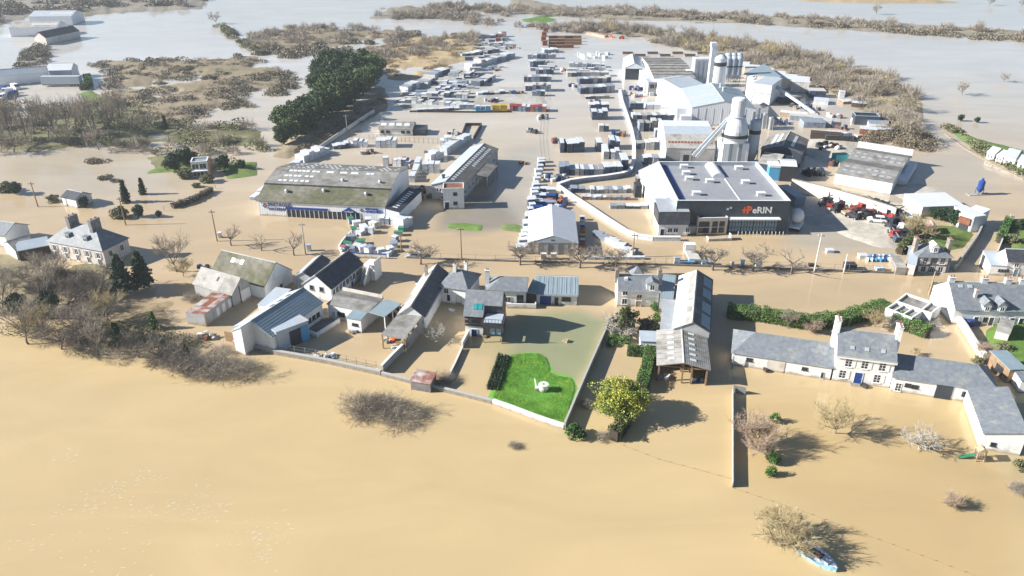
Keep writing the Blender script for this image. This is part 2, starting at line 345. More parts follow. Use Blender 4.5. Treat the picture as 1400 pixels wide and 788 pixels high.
# ---- land that stands out of the flood
X, Y, shp = pxgrid(3)
n1 = fbm(X/30, Y/30, 31); n2 = fbm(X/7, Y/7, 41); n3 = fbm(X/2.2, Y/2.2, 51)
Z = np.full(shp, -1.0); C = np.zeros(shp + (3,)); C[:] = (0.25, 0.2, 0.13)
BROWN = (0.27, 0.22, 0.145); OLIVE = (0.17, 0.165, 0.085); TAN = (0.44, 0.34, 0.20); GRASS = (0.15, 0.21, 0.06); LAWN = (0.15, 0.36, 0.06)
ASPH = (0.50, 0.46, 0.39); BANK = (0.30, 0.26, 0.20); GREY = (0.24, 0.215, 0.18); STRAW = (0.42, 0.33, 0.20)
LAND = [
  # polygon px, colour, max height, edge noise (m), slope
  ([(-260,-96),(-260,30),(0,38),(40,24),(110,28),(150,20),(275,12),(280,0),(290,-20),(400,-40),(400,-96)], GREY, 1.2, 14, 0.15),
  ([(120,90),(155,83),(260,82),(345,78),(405,104),(395,132),(330,128),(352,146),(300,150),(255,168),(205,170),(170,150),(130,130),(150,112),(142,98)], BROWN, 0.9, 10, 0.15),
  ([(-60,130),(60,150),(130,140),(200,150),(262,176),(330,168),(370,205),(330,214),(300,236),(225,232),(190,208),(120,198),(60,206),(-60,222)], OLIVE, 0.8, 8, 0.12),
  ([(20,84),(52,64),(66,68),(64,86),(25,97)], GREY, 0.5, 4, 0.15),
  ([(108,128),(126,122),(148,138),(136,146),(118,142)], GRASS, 0.5, 2, 0.2),
  ([(345,48),(400,38),(480,38),(560,44),(548,52),(480,60),(420,70),(362,72),(338,62)], BROWN, 0.8, 8, 0.15),
  ([(486,72),(560,52),(640,46),(668,72),(640,84),(600,100),(560,112),(528,112),(525,92)], TAN, 0.9, 8, 0.15),
  ([(300,38),(322,46),(350,68),(342,72),(318,56)], GREY, 0.4, 3, 0.1),
  ([(520,12),(600,4),(700,12),(700,20),(640,22),(600,20),(560,24),(500,28)], GREY, 0.6, 8, 0.1),
  ([(700,-4),(790,12),(860,12),(960,18),(1050,22),(1140,26),(1250,33),(1330,39),(1430,44),(1430,56),(1330,50),(1230,46),(1130,40),(1050,34),(960,30),(860,28),(780,24),(700,18)], BANK, 0.7, 4, 0.2),
  ([(780,30),(850,34),(950,48),(1030,58),(1090,70),(1150,86),(1230,110),(1262,140),(1255,185),(1200,188),(1190,160),(1140,125),(1080,104),(1000,80),(930,62),(860,48),(790,42)], BANK, 0.7, 5, 0.15),
  ([(1040,-12),(1150,-10),(1330,4),(1240,6),(1100,3)], TAN, 0.4, 6, 0.05),
  ([(712,26),(738,23),(762,25),(758,30),(738,31),(716,30)], (0.13,0.24,0.05), 0.4, 0.5, 0.2),
  # lawn islet with the well
  ([(673,545),(678,532),(690,498),(699,487),(716,484),(735,484),(744,490),(748,500),(749,510),(758,515),(778,518),(784,530),(777,553),(770,583),(735,571),(700,557)], LAWN, 0.16, 1.5, 0.04),
  ([(612,306),(632,305),(660,308),(658,316),(634,315),(612,312)], (0.15,0.24,0.06), 0.2, 0.4, 0.3),
  ([(684,308),(704,306),(722,312),(718,320),(690,315)], (0.17,0.23,0.08), 0.15, 1.2, 0.2),
  # truck yard right of the dark warehouse
  ([(1078,300),(1092,272),(1120,262),(1160,268),(1240,280),(1256,302),(1232,330),(1240,345),(1200,338),(1160,326),(1128,312),(1110,314),(1092,300)], ASPH, 0.3, 3.0, 0.12),
  ([(1108,258),(1140,255),(1160,262),(1190,268),(1240,285),(1150,282)], STRAW, 0.5, 1, 0.2),
  ([(1085,206),(1120,180),(1160,178),(1175,205),(1140,225),(1115,218)], ASPH, 0.3, 3, 0.1),
  ([(1218,262),(1255,250),(1285,258),(1300,275),(1240,276)], ASPH, 0.2, 2, 0.1),
  # gardens at the right
  ([(1262,322),(1275,308),(1310,310),(1330,320),(1318,340),(1290,345),(1262,340)], GRASS, 0.5, 1, 0.25),
  ([(1290,174),(1310,190),(1350,215),(1400,240),(1500,285),(1500,225),(1400,205),(1340,190),(1310,178)], (0.17,0.25,0.07), 0.7, 3, 0.2),
  ([(1345,450),(1385,430),(1430,430),(1470,520),(1470,640),(1420,560),(1395,530),(1372,505),(1352,490)], (0.13,0.23,0.05), 0.5, 1, 0.2),
  ([(1330,568),(1345,560),(1410,575),(1410,600),(1372,584)], (0.22,0.22,0.10), 0.2, 3, 0.08),
  ([(1372,320),(1380,300),(1440,300),(1440,340),(1385,345)], GRASS, 0.4, 1, 0.2),
  ([(200,238),(232,222),(310,222),(352,222),(350,240),(310,246),(300,232),(262,232)], GRASS, 0.5, 3, 0.2),
  ([(392,196),(440,158),(500,140),(525,120),(528,150),(470,182),(410,206),(396,218),(370,215)], (0.33,0.27,0.18), 0.7, 2, 0.2),
  ([(640,118),(745,120),(746,152),(560,152),(540,140),(560,120),(620,95)], (0.42,0.40,0.36), 0.2, 4, 0.1),
  ([(1195,10),(1196,11),(1197,12)], GREY, 0.1, 1, .1),
  ([(-60,350),(40,345),(60,380),(140,360),(180,380),(120,420),(-60,440)], (0.30,0.25,0.15), 0.25, 5, 0.05),
  ([(170,418),(250,404),(255,440),(240,470),(180,470),(100,455),(60,450),(120,430)], (0.34,0.26,0.15), 0.2, 4, 0.05),
]
for poly, c, hmax, en, sl in LAND:
    d = sdf(poly, X, Y) + en*(1.3*n1 + 0.9*n2)
    z = np.clip(d*sl, -0.5, hmax)
    if en >= 7: z = z - np.clip((fbm(X/22, Y/16, 91)-0.07)*9, 0, 1)*1.3
    z = z + 0.25*np.clip(d, 0, 1.0)*(n2 + 0.5*n3)*min(1, en/3)
    on = z > Z; Z = np.where(on, z, Z)
    cc = np.array(c)*(1 + 0.7*n2[..., None] + 0.35*n3[..., None])
    if en >= 5:   # rough ground: patches of green and of bleached reed
        cc = mixc(cc, OLIVE, (n1*4-0.2)); cc = mixc(cc, STRAW, (-n2*5-0.6)*0.8)
    C[on] = cc[on]
lm = bpy.data.materials.new('wet_ground'); lm.use_nodes = True
N = lm.node_tree.nodes; L = lm.node_tree.links; b = N['Principled BSDF']; b.inputs['Roughness'].default_value = 0.95; b.inputs['Specular IOR Level'].default_value = 0.2
at = N.new('ShaderNodeAttribute'); at.attribute_name = 'tint'; tc = N.new('ShaderNodeTexCoord')
nn = N.new('ShaderNodeTexNoise'); nn.inputs['Scale'].default_value = 0.8; nn.inputs['Detail'].default_value = 8; nn.inputs['Roughness'].default_value = 0.7
L.new(tc.outputs['Object'], nn.inputs['Vector'])
mr = N.new('ShaderNodeMapRange'); mr.inputs[1].default_value = 0.3; mr.inputs[2].default_value = 0.7; mr.inputs[3].default_value = 0.75; mr.inputs[4].default_value = 1.2
L.new(nn.outputs['Fac'], mr.inputs[0])
vm = N.new('ShaderNodeVectorMath'); vm.operation = 'SCALE'; L.new(at.outputs['Color'], vm.inputs[0]); L.new(mr.outputs[0], vm.inputs['Scale'])
L.new(vm.outputs[0], b.inputs['Base Color'])
bp = N.new('ShaderNodeBump'); bp.inputs['Strength'].default_value = 0.5; bp.inputs['Distance'].default_value = 0.2; L.new(nn.outputs['Fac'], bp.inputs['Height']); L.new(bp.outputs[0], b.inputs['Normal'])
land_o = tag(link('ground', gridmesh('ground', X, Y, Z, shp, lm, C)), kind='structure')
bed = MB().box(-3000, 3000, 20, 3500, -0.9, -0.6).build('river_bed', 'concrete'); tag(bed, kind='structure')

# ---- air
hz = MB().box(-1400, 1400, -40, 1600, -2.0, 78.0).build('haze', None)
vmat = bpy.data.materials.new('haze_air'); vmat.use_nodes = True; N = vmat.node_tree.nodes; L = vmat.node_tree.links
N.remove(N['Principled BSDF']); pv = N.new('ShaderNodeVolumePrincipled'); pv.inputs['Color'].default_value = (0.86, 0.92, 1.0, 1); pv.inputs['Density'].default_value = 0.00024
pv.inputs['Anisotropy'].default_value = 0.3
L.new(pv.outputs[0], N['Material Output'].inputs['Volume']); hz.data.materials.append(vmat)
tag(hz, kind='stuff')

# pale foam flecks where the current boils in the lower left
r_ = np.random.RandomState(5); T_f = []; F_f = []; n = 0
for (cx, cy, k, sp) in ((120, 690, 40, 5), (155, 668, 40, 2.5), (200, 655, 30, 2.5), (215, 700, 25, 3), (260, 690, 50, 4), (285, 700, 30, 3), (355, 735, 60, 4), (150, 760, 30, 6), (90, 620, 20, 3), (365, 760, 20, 2), (30, 740, 20, 5), (320, 720, 25, 5)):
    c = P(cx, cy)
    for i in range(k):
        x, y = c.x + r_.normal()*sp*.5, c.y + r_.normal()*sp*.4; a = r_.normal()*.5+.4; l = r_.uniform(.06, .45); w_ = r_.uniform(.015, .055)
        ca, sa = math.cos(a), math.sin(a); T_f += [(x-l*ca, y-l*sa, .012), (x+w_*sa, y-w_*ca, .012), (x+l*ca, y+l*sa, .012), (x-w_*sa, y+w_*ca, .012)]; F_f.append((n, n+1, n+2, n+3)); n += 4
tag(link('foam', fastmesh('foam', T_f, F_f, mat('foam', (.74, .66, .52), vary=.1), 4)), kind='stuff')
# ---------------------------------------------------------------- buildings
def hgt(top, base):
    """height in metres of a point seen at `top` standing over the ground point seen at `base`"""
    return CH*(1 - P(*base).y/P(*top).y)
MC = {}
def ring(x0, x1, z0, z1, t, y0, y1, mb):
    mb.box(x0, x1, y0, y1, z0, z0+t).box(x0, x1, y0, y1, z1-t, z1).box(x0, x0+t, y0, y1, z0+t, z1-t).box(x1-t, x1, y0, y1, z0+t, z1-t); return mb
def winmesh(w, h, fm, pm, nx, nz):
    k = ('w', round(w, 2), round(h, 2), fm, pm, nx, nz)
    if k not in MC:
        t = 0.07; f = ring(-w/2, w/2, 0, h, t, -0.07, 0.03, MB())
        for i in range(1, nx): x = -w/2 + w*i/nx; f.box(x-.03, x+.03, -0.06, 0.03, t, h-t)
        for i in range(1, nz): z = h*i/nz; f.box(-w/2+t, w/2-t, -0.055, 0.03, z-.025, z+.025)
        f.box(-w/2-.08, w/2+.08, -0.14, 0.0, -0.09, -0.004)
        MC[k] = (f.mesh('window', fm), MB().box(-w/2+t, w/2-t, -0.03, 0.01, t, h-t).mesh('pane', pm))
    return MC[k]
class Bld:
    def __init__(s, name, label, cat, A, B, h, C=None, depth=None, group=None, along=False):
        a = P(*A, h); b = P(*B, h); s.h = h
        if along:       # set square to the long side B-C instead of the short front
            v = (P(*C, h)-b).normalized(); u = Vector((v.y, -v.x, 0)); a = b - u*(b-a).dot(u)
        s.w = math.hypot(b.x-a.x, b.y-a.y); s.rz = math.atan2(b.y-a.y, b.x-a.x)
        s.u = Vector((math.cos(s.rz), math.sin(s.rz), 0)); s.v = Vector((-s.u.y, s.u.x, 0)); s.o = Vector((a.x, a.y, 0))
        s.d = depth if depth else (P(*C, h)-a).dot(s.v)
        s.root = empty(name, s.o, s.rz, label, cat, group); s.seg = {}
    def loc(s, px, py, z=0):
        p = P(px, py, z)-s.o; return p.dot(s.u), p.dot(s.v)
    def body(s, prof, wall, roof, axis='x', x0=0.0, x1=None, y0=0.0, y1=None, over=0.25, zb=-1.0, th=0.14, wname='wall', rname='roof', gover=None, floor=True):
        """prof: list of (t, z) with t from 0 to 1 across; ridge along `axis`"""
        x1 = s.w if x1 is None else x1; y1 = s.d if y1 is None else y1; g = over if gover is None else gover
        if axis == 'x': pr = [(y0+(y1-y0)*t, z) for t, z in prof]; e0, e1 = x0, x1
        else: pr = [(x0+(x1-x0)*t, z) for t, z in prof]; e0, e1 = y0, y1
        q = [(pr[0][0], zb)] + pr + [(pr[-1][0], zb)]
        s.wall = MB().prism(q, axis, e0, e1).build(wname, wall, s.root) if wall else None
        mk = roof if isinstance(roof, (list, tuple)) else [roof]*(len(pr)-1)
        s.roofs = []
        if roof:
            for i in range(len(pr)-1):
                a, b = Vector(pr[i]), Vector(pr[i+1]); d = (b-a).normalized(); n = Vector((-d.y, d.x))
                a2 = a - d*(over if i == 0 else 0.0) + n*0.004; b2 = b + d*(over if i == len(pr)-2 else 0.0) + n*0.004
                mb = MB()
                if axis == 'x': mb.slab([(e0-g, a2.x, a2.y), (e1+g, a2.x, a2.y), (e1+g, b2.x, b2.y), (e0-g, b2.x, b2.y)], th)
                else: mb.slab([(a2.x, e0-g, a2.y), (a2.x, e1+g, a2.y), (b2.x, e1+g, b2.y), (b2.x, e0-g, b2.y)], th)
                s.roofs.append(mb.build(rname, mk[i], s.root))
        s.pr, s.ax, s.e0, s.e1, s.th = pr, axis, e0, e1, th
        if len(pr) == 3 and roof and pr[1][1] > max(pr[0][1], pr[2][1]) and th > .1:
            c, z = pr[1]; q = [(c-.22, z+th-.03), (c, z+th+.1), (c+.22, z+th-.03)]; MB().prism(q, axis, e0-g, e1+g).build('ridge_cap', 'concrete', s.roofs[0])
        return s
    def patch(s, seg, u0, u1, t0, t1, m='skylight', name='skylight', lift=0.05, th=None):
        """a sheet lying on roof slope `seg`, u along the ridge, t across (0..1)"""
        a, b = Vector(s.pr[seg]), Vector(s.pr[seg+1]); d = b-a; n = Vector((-d.y, d.x)).normalized()
        p, q = a+d*t0+n*(s.th+0.008), a+d*t1+n*(s.th+0.008)
        if s.ax == 'x': Q = [(u0, p.x, p.y), (u1, p.x, p.y), (u1, q.x, q.y), (u0, q.x, q.y)]
        else: Q = [(p.x, u0, p.y), (p.x, u1, p.y), (q.x, u1, q.y), (q.x, u0, q.y)]
        return MB().slab(Q, lift).build(name, m, s.roofs[seg] if s.roofs else s.root)
    def flat(s, h, wall, roof, x0=0.0, x1=None, y0=0.0, y1=None, par=0.5, pt=0.3, pm=None, zb=-1.0, rz=None):
        x1 = s.w if x1 is None else x1; y1 = s.d if y1 is None else y1
        s.wall = MB().box(x0, x1, y0, y1, zb, h-par-0.02 if par else h-0.05).build('wall', wall, s.root)
        if par:
            MB().box(x0+pt, x1-pt, y0+pt, y1-pt, h-par, h-par+0.06).build('roof', roof, s.root)
            ring2 = MB()
            ring2.box(x0, x1, y0, y0+pt, h-par-0.016, h).box(x0, x1, y1-pt, y1, h-par-0.016, h).box(x0, x0+pt, y0+pt, y1-pt, h-par-0.016, h).box(x1-pt, x1, y0+pt, y1-pt, h-par-0.016, h)
            ring2.build('parapet', wall, s.root)
            if pm:
                c = MB(); e = 0.03
                c.box(x0-e, x1+e, y0-e, y0+pt+e, h+.003, h+.06).box(x0-e, x1+e, y1-pt-e, y1+e, h+.003, h+.06).box(x0-e, x0+pt+e, y0+pt+e, y1-pt-e, h+.003, h+.06).box(x1-pt-e, x1+e, y0+pt+e, y1-pt-e, h+.003, h+.06)
                c.build('coping', pm, s.root)
        else: MB().box(x0-.15, x1+.15, y0-.15, y1+.15, h-0.046, h+.1).build('roof', roof, s.root)
        return s
    def hip(s, h, hr, wall, roof, inset=None, over=0.35, zb=-1.0, x0=0.0, x1=None, y0=0.0, y1=None, ends=(1, 1)):
        """ridge along x; ends say which end is hipped"""
        x1 = s.w if x1 is None else x1; y1 = s.d if y1 is None else y1
        s.wall = MB().box(x0, x1, y0, y1, zb, h).build('wall', wall, s.root)
        ym = (y0+y1)/2; i = (y1-y0)/2 if inset is None else inset
        X0, X1, Y0, Y1 = x0-over, x1+over, y0-over, y1+over; H = h+0.004; rl = x0+(i if ends[0] else -over); rr = x1-(i if ends[1] else -over)
        A, B_, C, D, Rl, Rr = (X0, Y0, H), (X1, Y0, H), (X1, Y1, H), (X0, Y1, H), (rl, ym, hr), (rr, ym, hr)
        MB().add([A, B_, C, D, Rl, Rr], [(0, 3, 2, 1), (0, 1, 5, 4), (2, 3, 4, 5), (1, 2, 5), (3, 0, 4)]).build('roof', roof, s.root)
        s.roofs = [s.root.children[-1]]; s.pr = [(Y0, H), (ym, hr), (Y1, H)]; s.ax = 'x'; s.th = 0.0; s.roofs = [s.roofs[0], s.roofs[0]]
        return s
    def place(s, ob, face, u, z, off=0.0, y=None):
        w, d = s.w, s.d
        if y is not None: base = {'F': (u, y, 0), 'B': (u, y, R(180)), 'R': (y, u, R(90)), 'L': (y, u, R(-90))}[face]
        else: base = {'F': (u, 0, 0), 'B': (u, d, R(180)), 'R': (w, u, R(90)), 'L': (0, u, R(-90))}[face]
        ob.location = (base[0], base[1], z); ob.rotation_euler = (0, 0, base[2]); return ob
    def win(s, face, u, z, w=1.0, h=1.2, fm='white_paint', pm='glass', nx=2, nz=1, shut=None, y=None, name='window'):
        f, p = winmesh(w, h, fm, pm, nx, nz); o = s.place(link(name, f, s.root), face, u, z, y=y); link('pane', p, o)
        if shut:
            for sx in (-1, 1):
                k = ('s', round(w, 2), round(h, 2), shut, sx)
                if k not in MC: MC[k] = MB().box(sx*w/2+(0.02 if sx > 0 else -0.02-w*.48), sx*w/2+(0.02+w*.48 if sx > 0 else -0.02), -0.07, 0.01, 0, h).mesh('shutter', shut)
                link('shutter', MC[k], o)
        return o
    def door(s, face, u, w=1.0, h=2.1, m='blue_paint', z=-0.4, y=None, name='door', fm='white_paint', ribs=0):
        k = ('d', round(w, 2), round(h, 2), m, fm, ribs, name)
        if k not in MC:
            f = MB().box(-w/2+.08, w/2-.08, -0.04, 0.02, 0, h-.08)
            for i in range(ribs): zz = (h-.1)*(i+1)/(ribs+1); f.box(-w/2+.1, w/2-.1, -0.06, -0.035, zz-.03, zz+.03)
            g = MB().box(-w/2, -w/2+.08, -0.08, 0.02, 0, h).box(w/2-.08, w/2, -0.08, 0.02, 0, h).box(-w/2+.08, w/2-.08, -0.08, 0.02, h-.08, h)
            MC[k] = (f.mesh(name, m), g.mesh('frame', fm), MB().box(w/2-.25, w/2-.18, -0.11, -0.035, 1.0, 1.15).mesh('handle', 'metal'))
        a, b, c = MC[k]; o = s.place(link(name, a, s.root), face, u, z, y=y); link('frame', b, o); link('handle', c, o); return o
    def chimney(s, x, y, z0, z1, sx=0.8, sy=0.5, m='brick_red', pots=2, parent=None):
        o = MB().box(x-sx/2, x+sx/2, y-sy/2, y+sy/2, z0, z1).box(x-sx/2-.07, x+sx/2+.07, y-sy/2-.07, y+sy/2+.07, z1+.003, z1+.14).build('chimney', m, parent or s.root)
        for i in range(pots):
            xx = x + (i-(pots-1)/2)*sx*.45 if sx > sy else x; yy = y if sx > sy else y + (i-(pots-1)/2)*sy*.45
            MB().lathe(xx, yy, [(.13, z1+.14), (.1, z1+.5), (.12, z1+.52)], 8).build('chimney_pot', 'red_tile', o)
        return o
    def part(s, mb, name, m, smooth=False, parent=None): return mb.build(name, m, parent or s.root, smooth=smooth)
    def gutter(s, axis='x', zoff=0.0):
        for (p, sg) in ((s.pr[0], -1), (s.pr[-1], 1)):
            c = p[0]+sg*0.33; z = p[1]-0.12+zoff
            mb = MB().box(s.e0-.2, s.e1+.2, c-.07, c+.07, z-.06, z+.06) if axis == 'x' else MB().box(c-.07, c+.07, s.e0-.2, s.e1+.2, z-.06, z+.06)
            mb.build('gutter', 'zinc', s.root)
def gable(hw, hr): return [(0, hw), (0.5, hr), (1, hw)]
FONT = None
def letters(s, txt, face, u, z, size, m, y=None, ext=0.04, bold=0.0, name='lettering', sx=1.0):
    """raised lettering as a mesh"""
    cu = bpy.data.curves.new('lettering', 'FONT'); cu.body = txt; cu.size = size; cu.extrude = ext; cu.offset = bold; cu.resolution_u = 3
    o = bpy.data.objects.new('tmp', cu); col.objects.link(o)
    me = bpy.data.meshes.new_from_object(o.evaluated_get(bpy.context.evaluated_depsgraph_get())); bpy.data.objects.remove(o)
    co = np.empty(len(me.vertices)*3, np.float32); me.vertices.foreach_get('co', co); co = co.reshape(-1, 3)
    new = np.stack([co[:, 0]*sx, -co[:, 2]-ext-0.02, co[:, 1]], 1); me.vertices.foreach_set('co', new.ravel().astype(np.float32))
    me.materials.clear(); me.materials.append(M[m]); ob = link(name, me, s.root); s.place(ob, face, u, z, y=y); return ob

# ---------------------------------------------------------------- trees
def unit(v): return v/ (np.linalg.norm(v, axis=-1, keepdims=True)+1e-9)
class Tw:
    """collects tubes and blades quickly"""
    def __init__(s): s.V = []; s.F = []; s.n = 0
    def tube(s, a, b, ra, rb, k=4):
        d = b-a; L_ = np.linalg.norm(d)
        if L_ < 1e-6: return
        d = d/L_; u = np.cross(d, [0.3, 0.2, 1.0] if abs(d[2]) < .9 else [1., 0, 0]); u /= np.linalg.norm(u); v = np.cross(d, u)
        t = np.arange(k)*2*math.pi/k; c = np.cos(t)[:, None]*u + np.sin(t)[:, None]*v
        s.V.append(np.concatenate([a+c*ra, b+c*rb])); i = np.arange(k); j = (i+1) % k
        s.F.append(np.concatenate([np.stack([i, j, k+j], 1), np.stack([i, k+j, k+i], 1)])+s.n); s.n += 2*k
    def blades(s, A, D, w):
        """thin triangles from A along D"""
        n = len(A); sd = unit(np.cross(D, rng.normal(size=(n, 3))))*np.asarray(w).reshape(-1, 1) if np.ndim(w) else unit(np.cross(D, rng.normal(size=(n, 3))))*w
        V = np.stack([A-sd/2, A+sd/2, A+D], 1).reshape(-1, 3); s.V.append(V); s.F.append(np.arange(3*n).reshape(n, 3)+s.n); s.n += 3*n
    def leaves(s, Pn, size, flat=0.0):
        n = len(Pn); a = unit(rng.normal(size=(n, 3))); 
        nn = rng.normal(size=(n, 3)); nn[:, 2] = np.abs(nn[:, 2])+flat; nn = unit(nn); b = unit(np.cross(nn, a)); a = np.cross(b, nn)
        sz = (np.asarray(size)*rng.uniform(.6, 1.3, n))[:, None]; a = a*sz; b = b*sz*0.7
        V = np.stack([Pn-a, Pn+b, Pn+a, Pn-b], 1).reshape(-1, 3); s.V.append(V)
        q = np.arange(n)[:, None]*4; s.F.append(np.concatenate([q+[0, 1, 2], q+[0, 2, 3]])+s.n); s.n += 4*n
    def mesh(s, name, m): return fastmesh(name, np.concatenate(s.V), np.concatenate(s.F), m)
def bare_tree(seed, h=8.0, spread=0.5, trunk=0.25, limbs=6, n2=6, n3=5, ntw=9, up=0.35, tw='twig', bark='bark', twl=0.9, r0=0.22, tww=0.035, stems=1, droop=0.0):
    r = np.random.RandomState(seed); T = Tw(); K = Tw(); A_ = []; D_ = []
    def grow(a, d, L_, rad, lvl):
        steps = 3 if lvl < 2 else 2; p = a; pts = [a]
        for i in range(steps):
            d = d + r.normal(size=3)*0.16; d[2] += 0.07*up*3 - droop*lvl*0.1; d = d/np.linalg.norm(d); q = p + d*L_/steps
            ra = rad*(1-0.6*i/steps); rb = rad*(1-0.6*(i+1)/steps)
            (T if lvl < 2 else K).tube(p, q, ra, rb, 6 if lvl == 0 else (5 if lvl == 1 else 3)); p = q; pts.append(p)
        if lvl == 3 or (lvl == 2 and n3 == 0):
            k = ntw
            for i in range(k):
                t = r.uniform(0.2, 1); b = a + (p-a)*t; e = d + r.normal(size=3)*0.65; e[2] += up*0.4 - droop; e = e/np.linalg.norm(e)
                A_.append(b); D_.append(e*twl*r.uniform(.5, 1.2))
            return
        m = [limbs, n2, n3][lvl]
        for i in range(m):
            t = r.uniform(0.35, 1.0) if lvl else r.uniform(0.75, 1.0); b = pts[0] + (p-pts[0])*t if lvl else pts[-1]*t + pts[0]*(1-t)
            az = 2*math.pi*(i+r.uniform(-.3, .3))/m; e = np.array([math.cos(az), math.sin(az), 0.0])
            e = (e*spread*(1.3 if lvl == 0 else 1.0) + d*(0.55 if lvl == 0 else 0.75) + r.normal(size=3)*0.2); e[2] += up*0.5; e = e/np.linalg.norm(e)
            grow(b, e, L_*([0.0, 0.62, 0.58][lvl] if lvl else h*0.5/max(L_, .01))*r.uniform(.75, 1.15), rad*(0.55 if lvl else 0.5), lvl+1)
    for sidx in range(stems):
        a = np.array([0., 0., -0.6]); d = np.array([0., 0., 1.])
        if stems > 1: a[:2] = r.normal(size=2)*0.35*h*0.12; d[:2] = r.normal(size=2)*0.5*spread*1.4
        grow(a, d/np.linalg.norm(d), h*trunk+0.6, r0/(stems**.5), 0)
    K.blades(np.array(A_), np.array(D_), tww)
    return T.mesh('trunk', bark), K.mesh('crown', tw)
def leafy(seed, R_=(3, 3, 2.5), zc=3.5, n=2600, clumps=26, leaf=0.22, m='laurel', trunk=True, r0=0.2, shell=0.55, cs=0.32):
    r = np.random.RandomState(seed); T = Tw(); K = Tw(); R3 = np.array(R_)
    cc = unit(r.normal(size=(clumps, 3)))*r.uniform(.35, 0.8, (clumps, 1)); cc[:, 2] = np.maximum(cc[:, 2], -0.75)
    sz = r.uniform(.6, 1.25, clumps)*cs
    k = r.randint(0, clumps, n); d = unit(r.normal(size=(n, 3))); rad = r.uniform(shell, 1.0, (n, 1))
    Pn = (cc[k] + d*rad*sz[k][:, None])*R3 + np.array([0, 0, zc]); Pn = Pn[Pn[:, 2] > 0.05]
    K.leaves(Pn, leaf)
    T.tube(np.array([0., 0, -0.5]), np.array([0., 0, max(zc*.8, .4)]), r0, r0*.6, 6)
    for c in cc[:8]: T.tube(np.array([0, 0, zc*.45]), c*R3*.8+np.array([0, 0, zc]), r0*.45, r0*.15, 4)
    return T.mesh('trunk', 'bark'), K.mesh('crown', m)
def conifer(seed, h=9.0, rb=2.6, m='spruce', n=70, leaf=0.26, z0=0.12):
    r = np.random.RandomState(seed); T = Tw(); K = Tw(); T.tube(np.array([0., 0, -.5]), np.array([0., 0, h]), 0.2, 0.04, 6)
    Q_ = []
    for i in range(n):
        t = z0+(1-z0)*(i/n)**0.85; L_ = rb*(1-t)**0.8*r.uniform(.7, 1.1)+.15; az = i*2.399+r.uniform(-.3, .3); z = t*h
        e = np.array([math.cos(az), math.sin(az), -0.12]); b = np.array([0, 0, z]); T.tube(b, b+e*L_, .05, .015, 3)
        k = int(10+L_*14); tt = r.uniform(.15, 1, (k, 1))**.7; Q_.append(b+e*L_*tt+r.normal(size=(k, 3))*np.array([.22, .22, .16])*(0.5+0.3*L_))
    K.leaves(np.concatenate(Q_), leaf); return T.mesh('trunk', 'bark'), K.mesh('crown', m)
PROT = {}
def proto(key, fn, *a, **k):
    if key not in PROT: PROT[key] = fn(*a, **k)
    return PROT[key]
def tree(name, label, key, px, py, s=1.0, rz=None, group=None, cat='tree', sz=None, z=0.0, parts=('trunk', 'crown')):
    tr, cr = PROT[key]; p = P(px, py); rz = random.uniform(0, 6.28) if rz is None else rz
    o = empty(name, (p.x, p.y, z), rz, label, cat, group); o.scale = (s, s, sz or s)
    link(parts[0], tr, o); link(parts[1], cr, o); return o
def scrub(name, poly, n, m, h=(1.0, 2.5), rr=(1.2, 2.6), k=160, tw=0.09, leaf=0.0, seed=1, keep=None, label=None, cat=None, lsz=None):
    """rough growth that reads as one mass: many low domes of twigs over a ground polygon"""
    r = np.random.RandomState(seed); pts = np.array([P(*q)[:2] for q in poly]); lo = pts.min(0); hi = pts.max(0); out = []
    while len(out) < n:
        c = r.uniform(lo, hi, (n*3, 2)); X_ = c[:, 0]; Y_ = c[:, 1]; ins = sdf(poly, X_, Y_) > 0
        nz = fbm(X_/14, Y_/14, seed+60); ins &= nz > -0.09; out += list(c[ins]);
        if not ins.any(): n = len(out)
    out = np.array(out[:n]); T = Tw()
    H_ = r.uniform(h[0], h[1], n)*r.uniform(.8, 1.2, n); W_ = r.uniform(rr[0], rr[1], n)
    i = r.randint(0, n, n*k); d = unit(r.normal(size=(n*k, 3))); d[:, 2] = np.abs(d[:, 2]); rad = r.uniform(.25, .8, (n*k, 1))
    S = np.stack([W_[i], W_[i], H_[i]], 1); base = np.concatenate([out[i], np.full((n*k, 1), 0.1)], 1)
    if leaf: T.leaves(base + d*S*r.uniform(.6, 1.0, (n*k, 1)), leaf)
    else: T.blades(base + d*S*rad*.8, d*S*0.42 + r.normal(size=(n*k, 3))*0.18, tw)
    return tag(link(name, T.mesh(name, m)), kind='stuff')
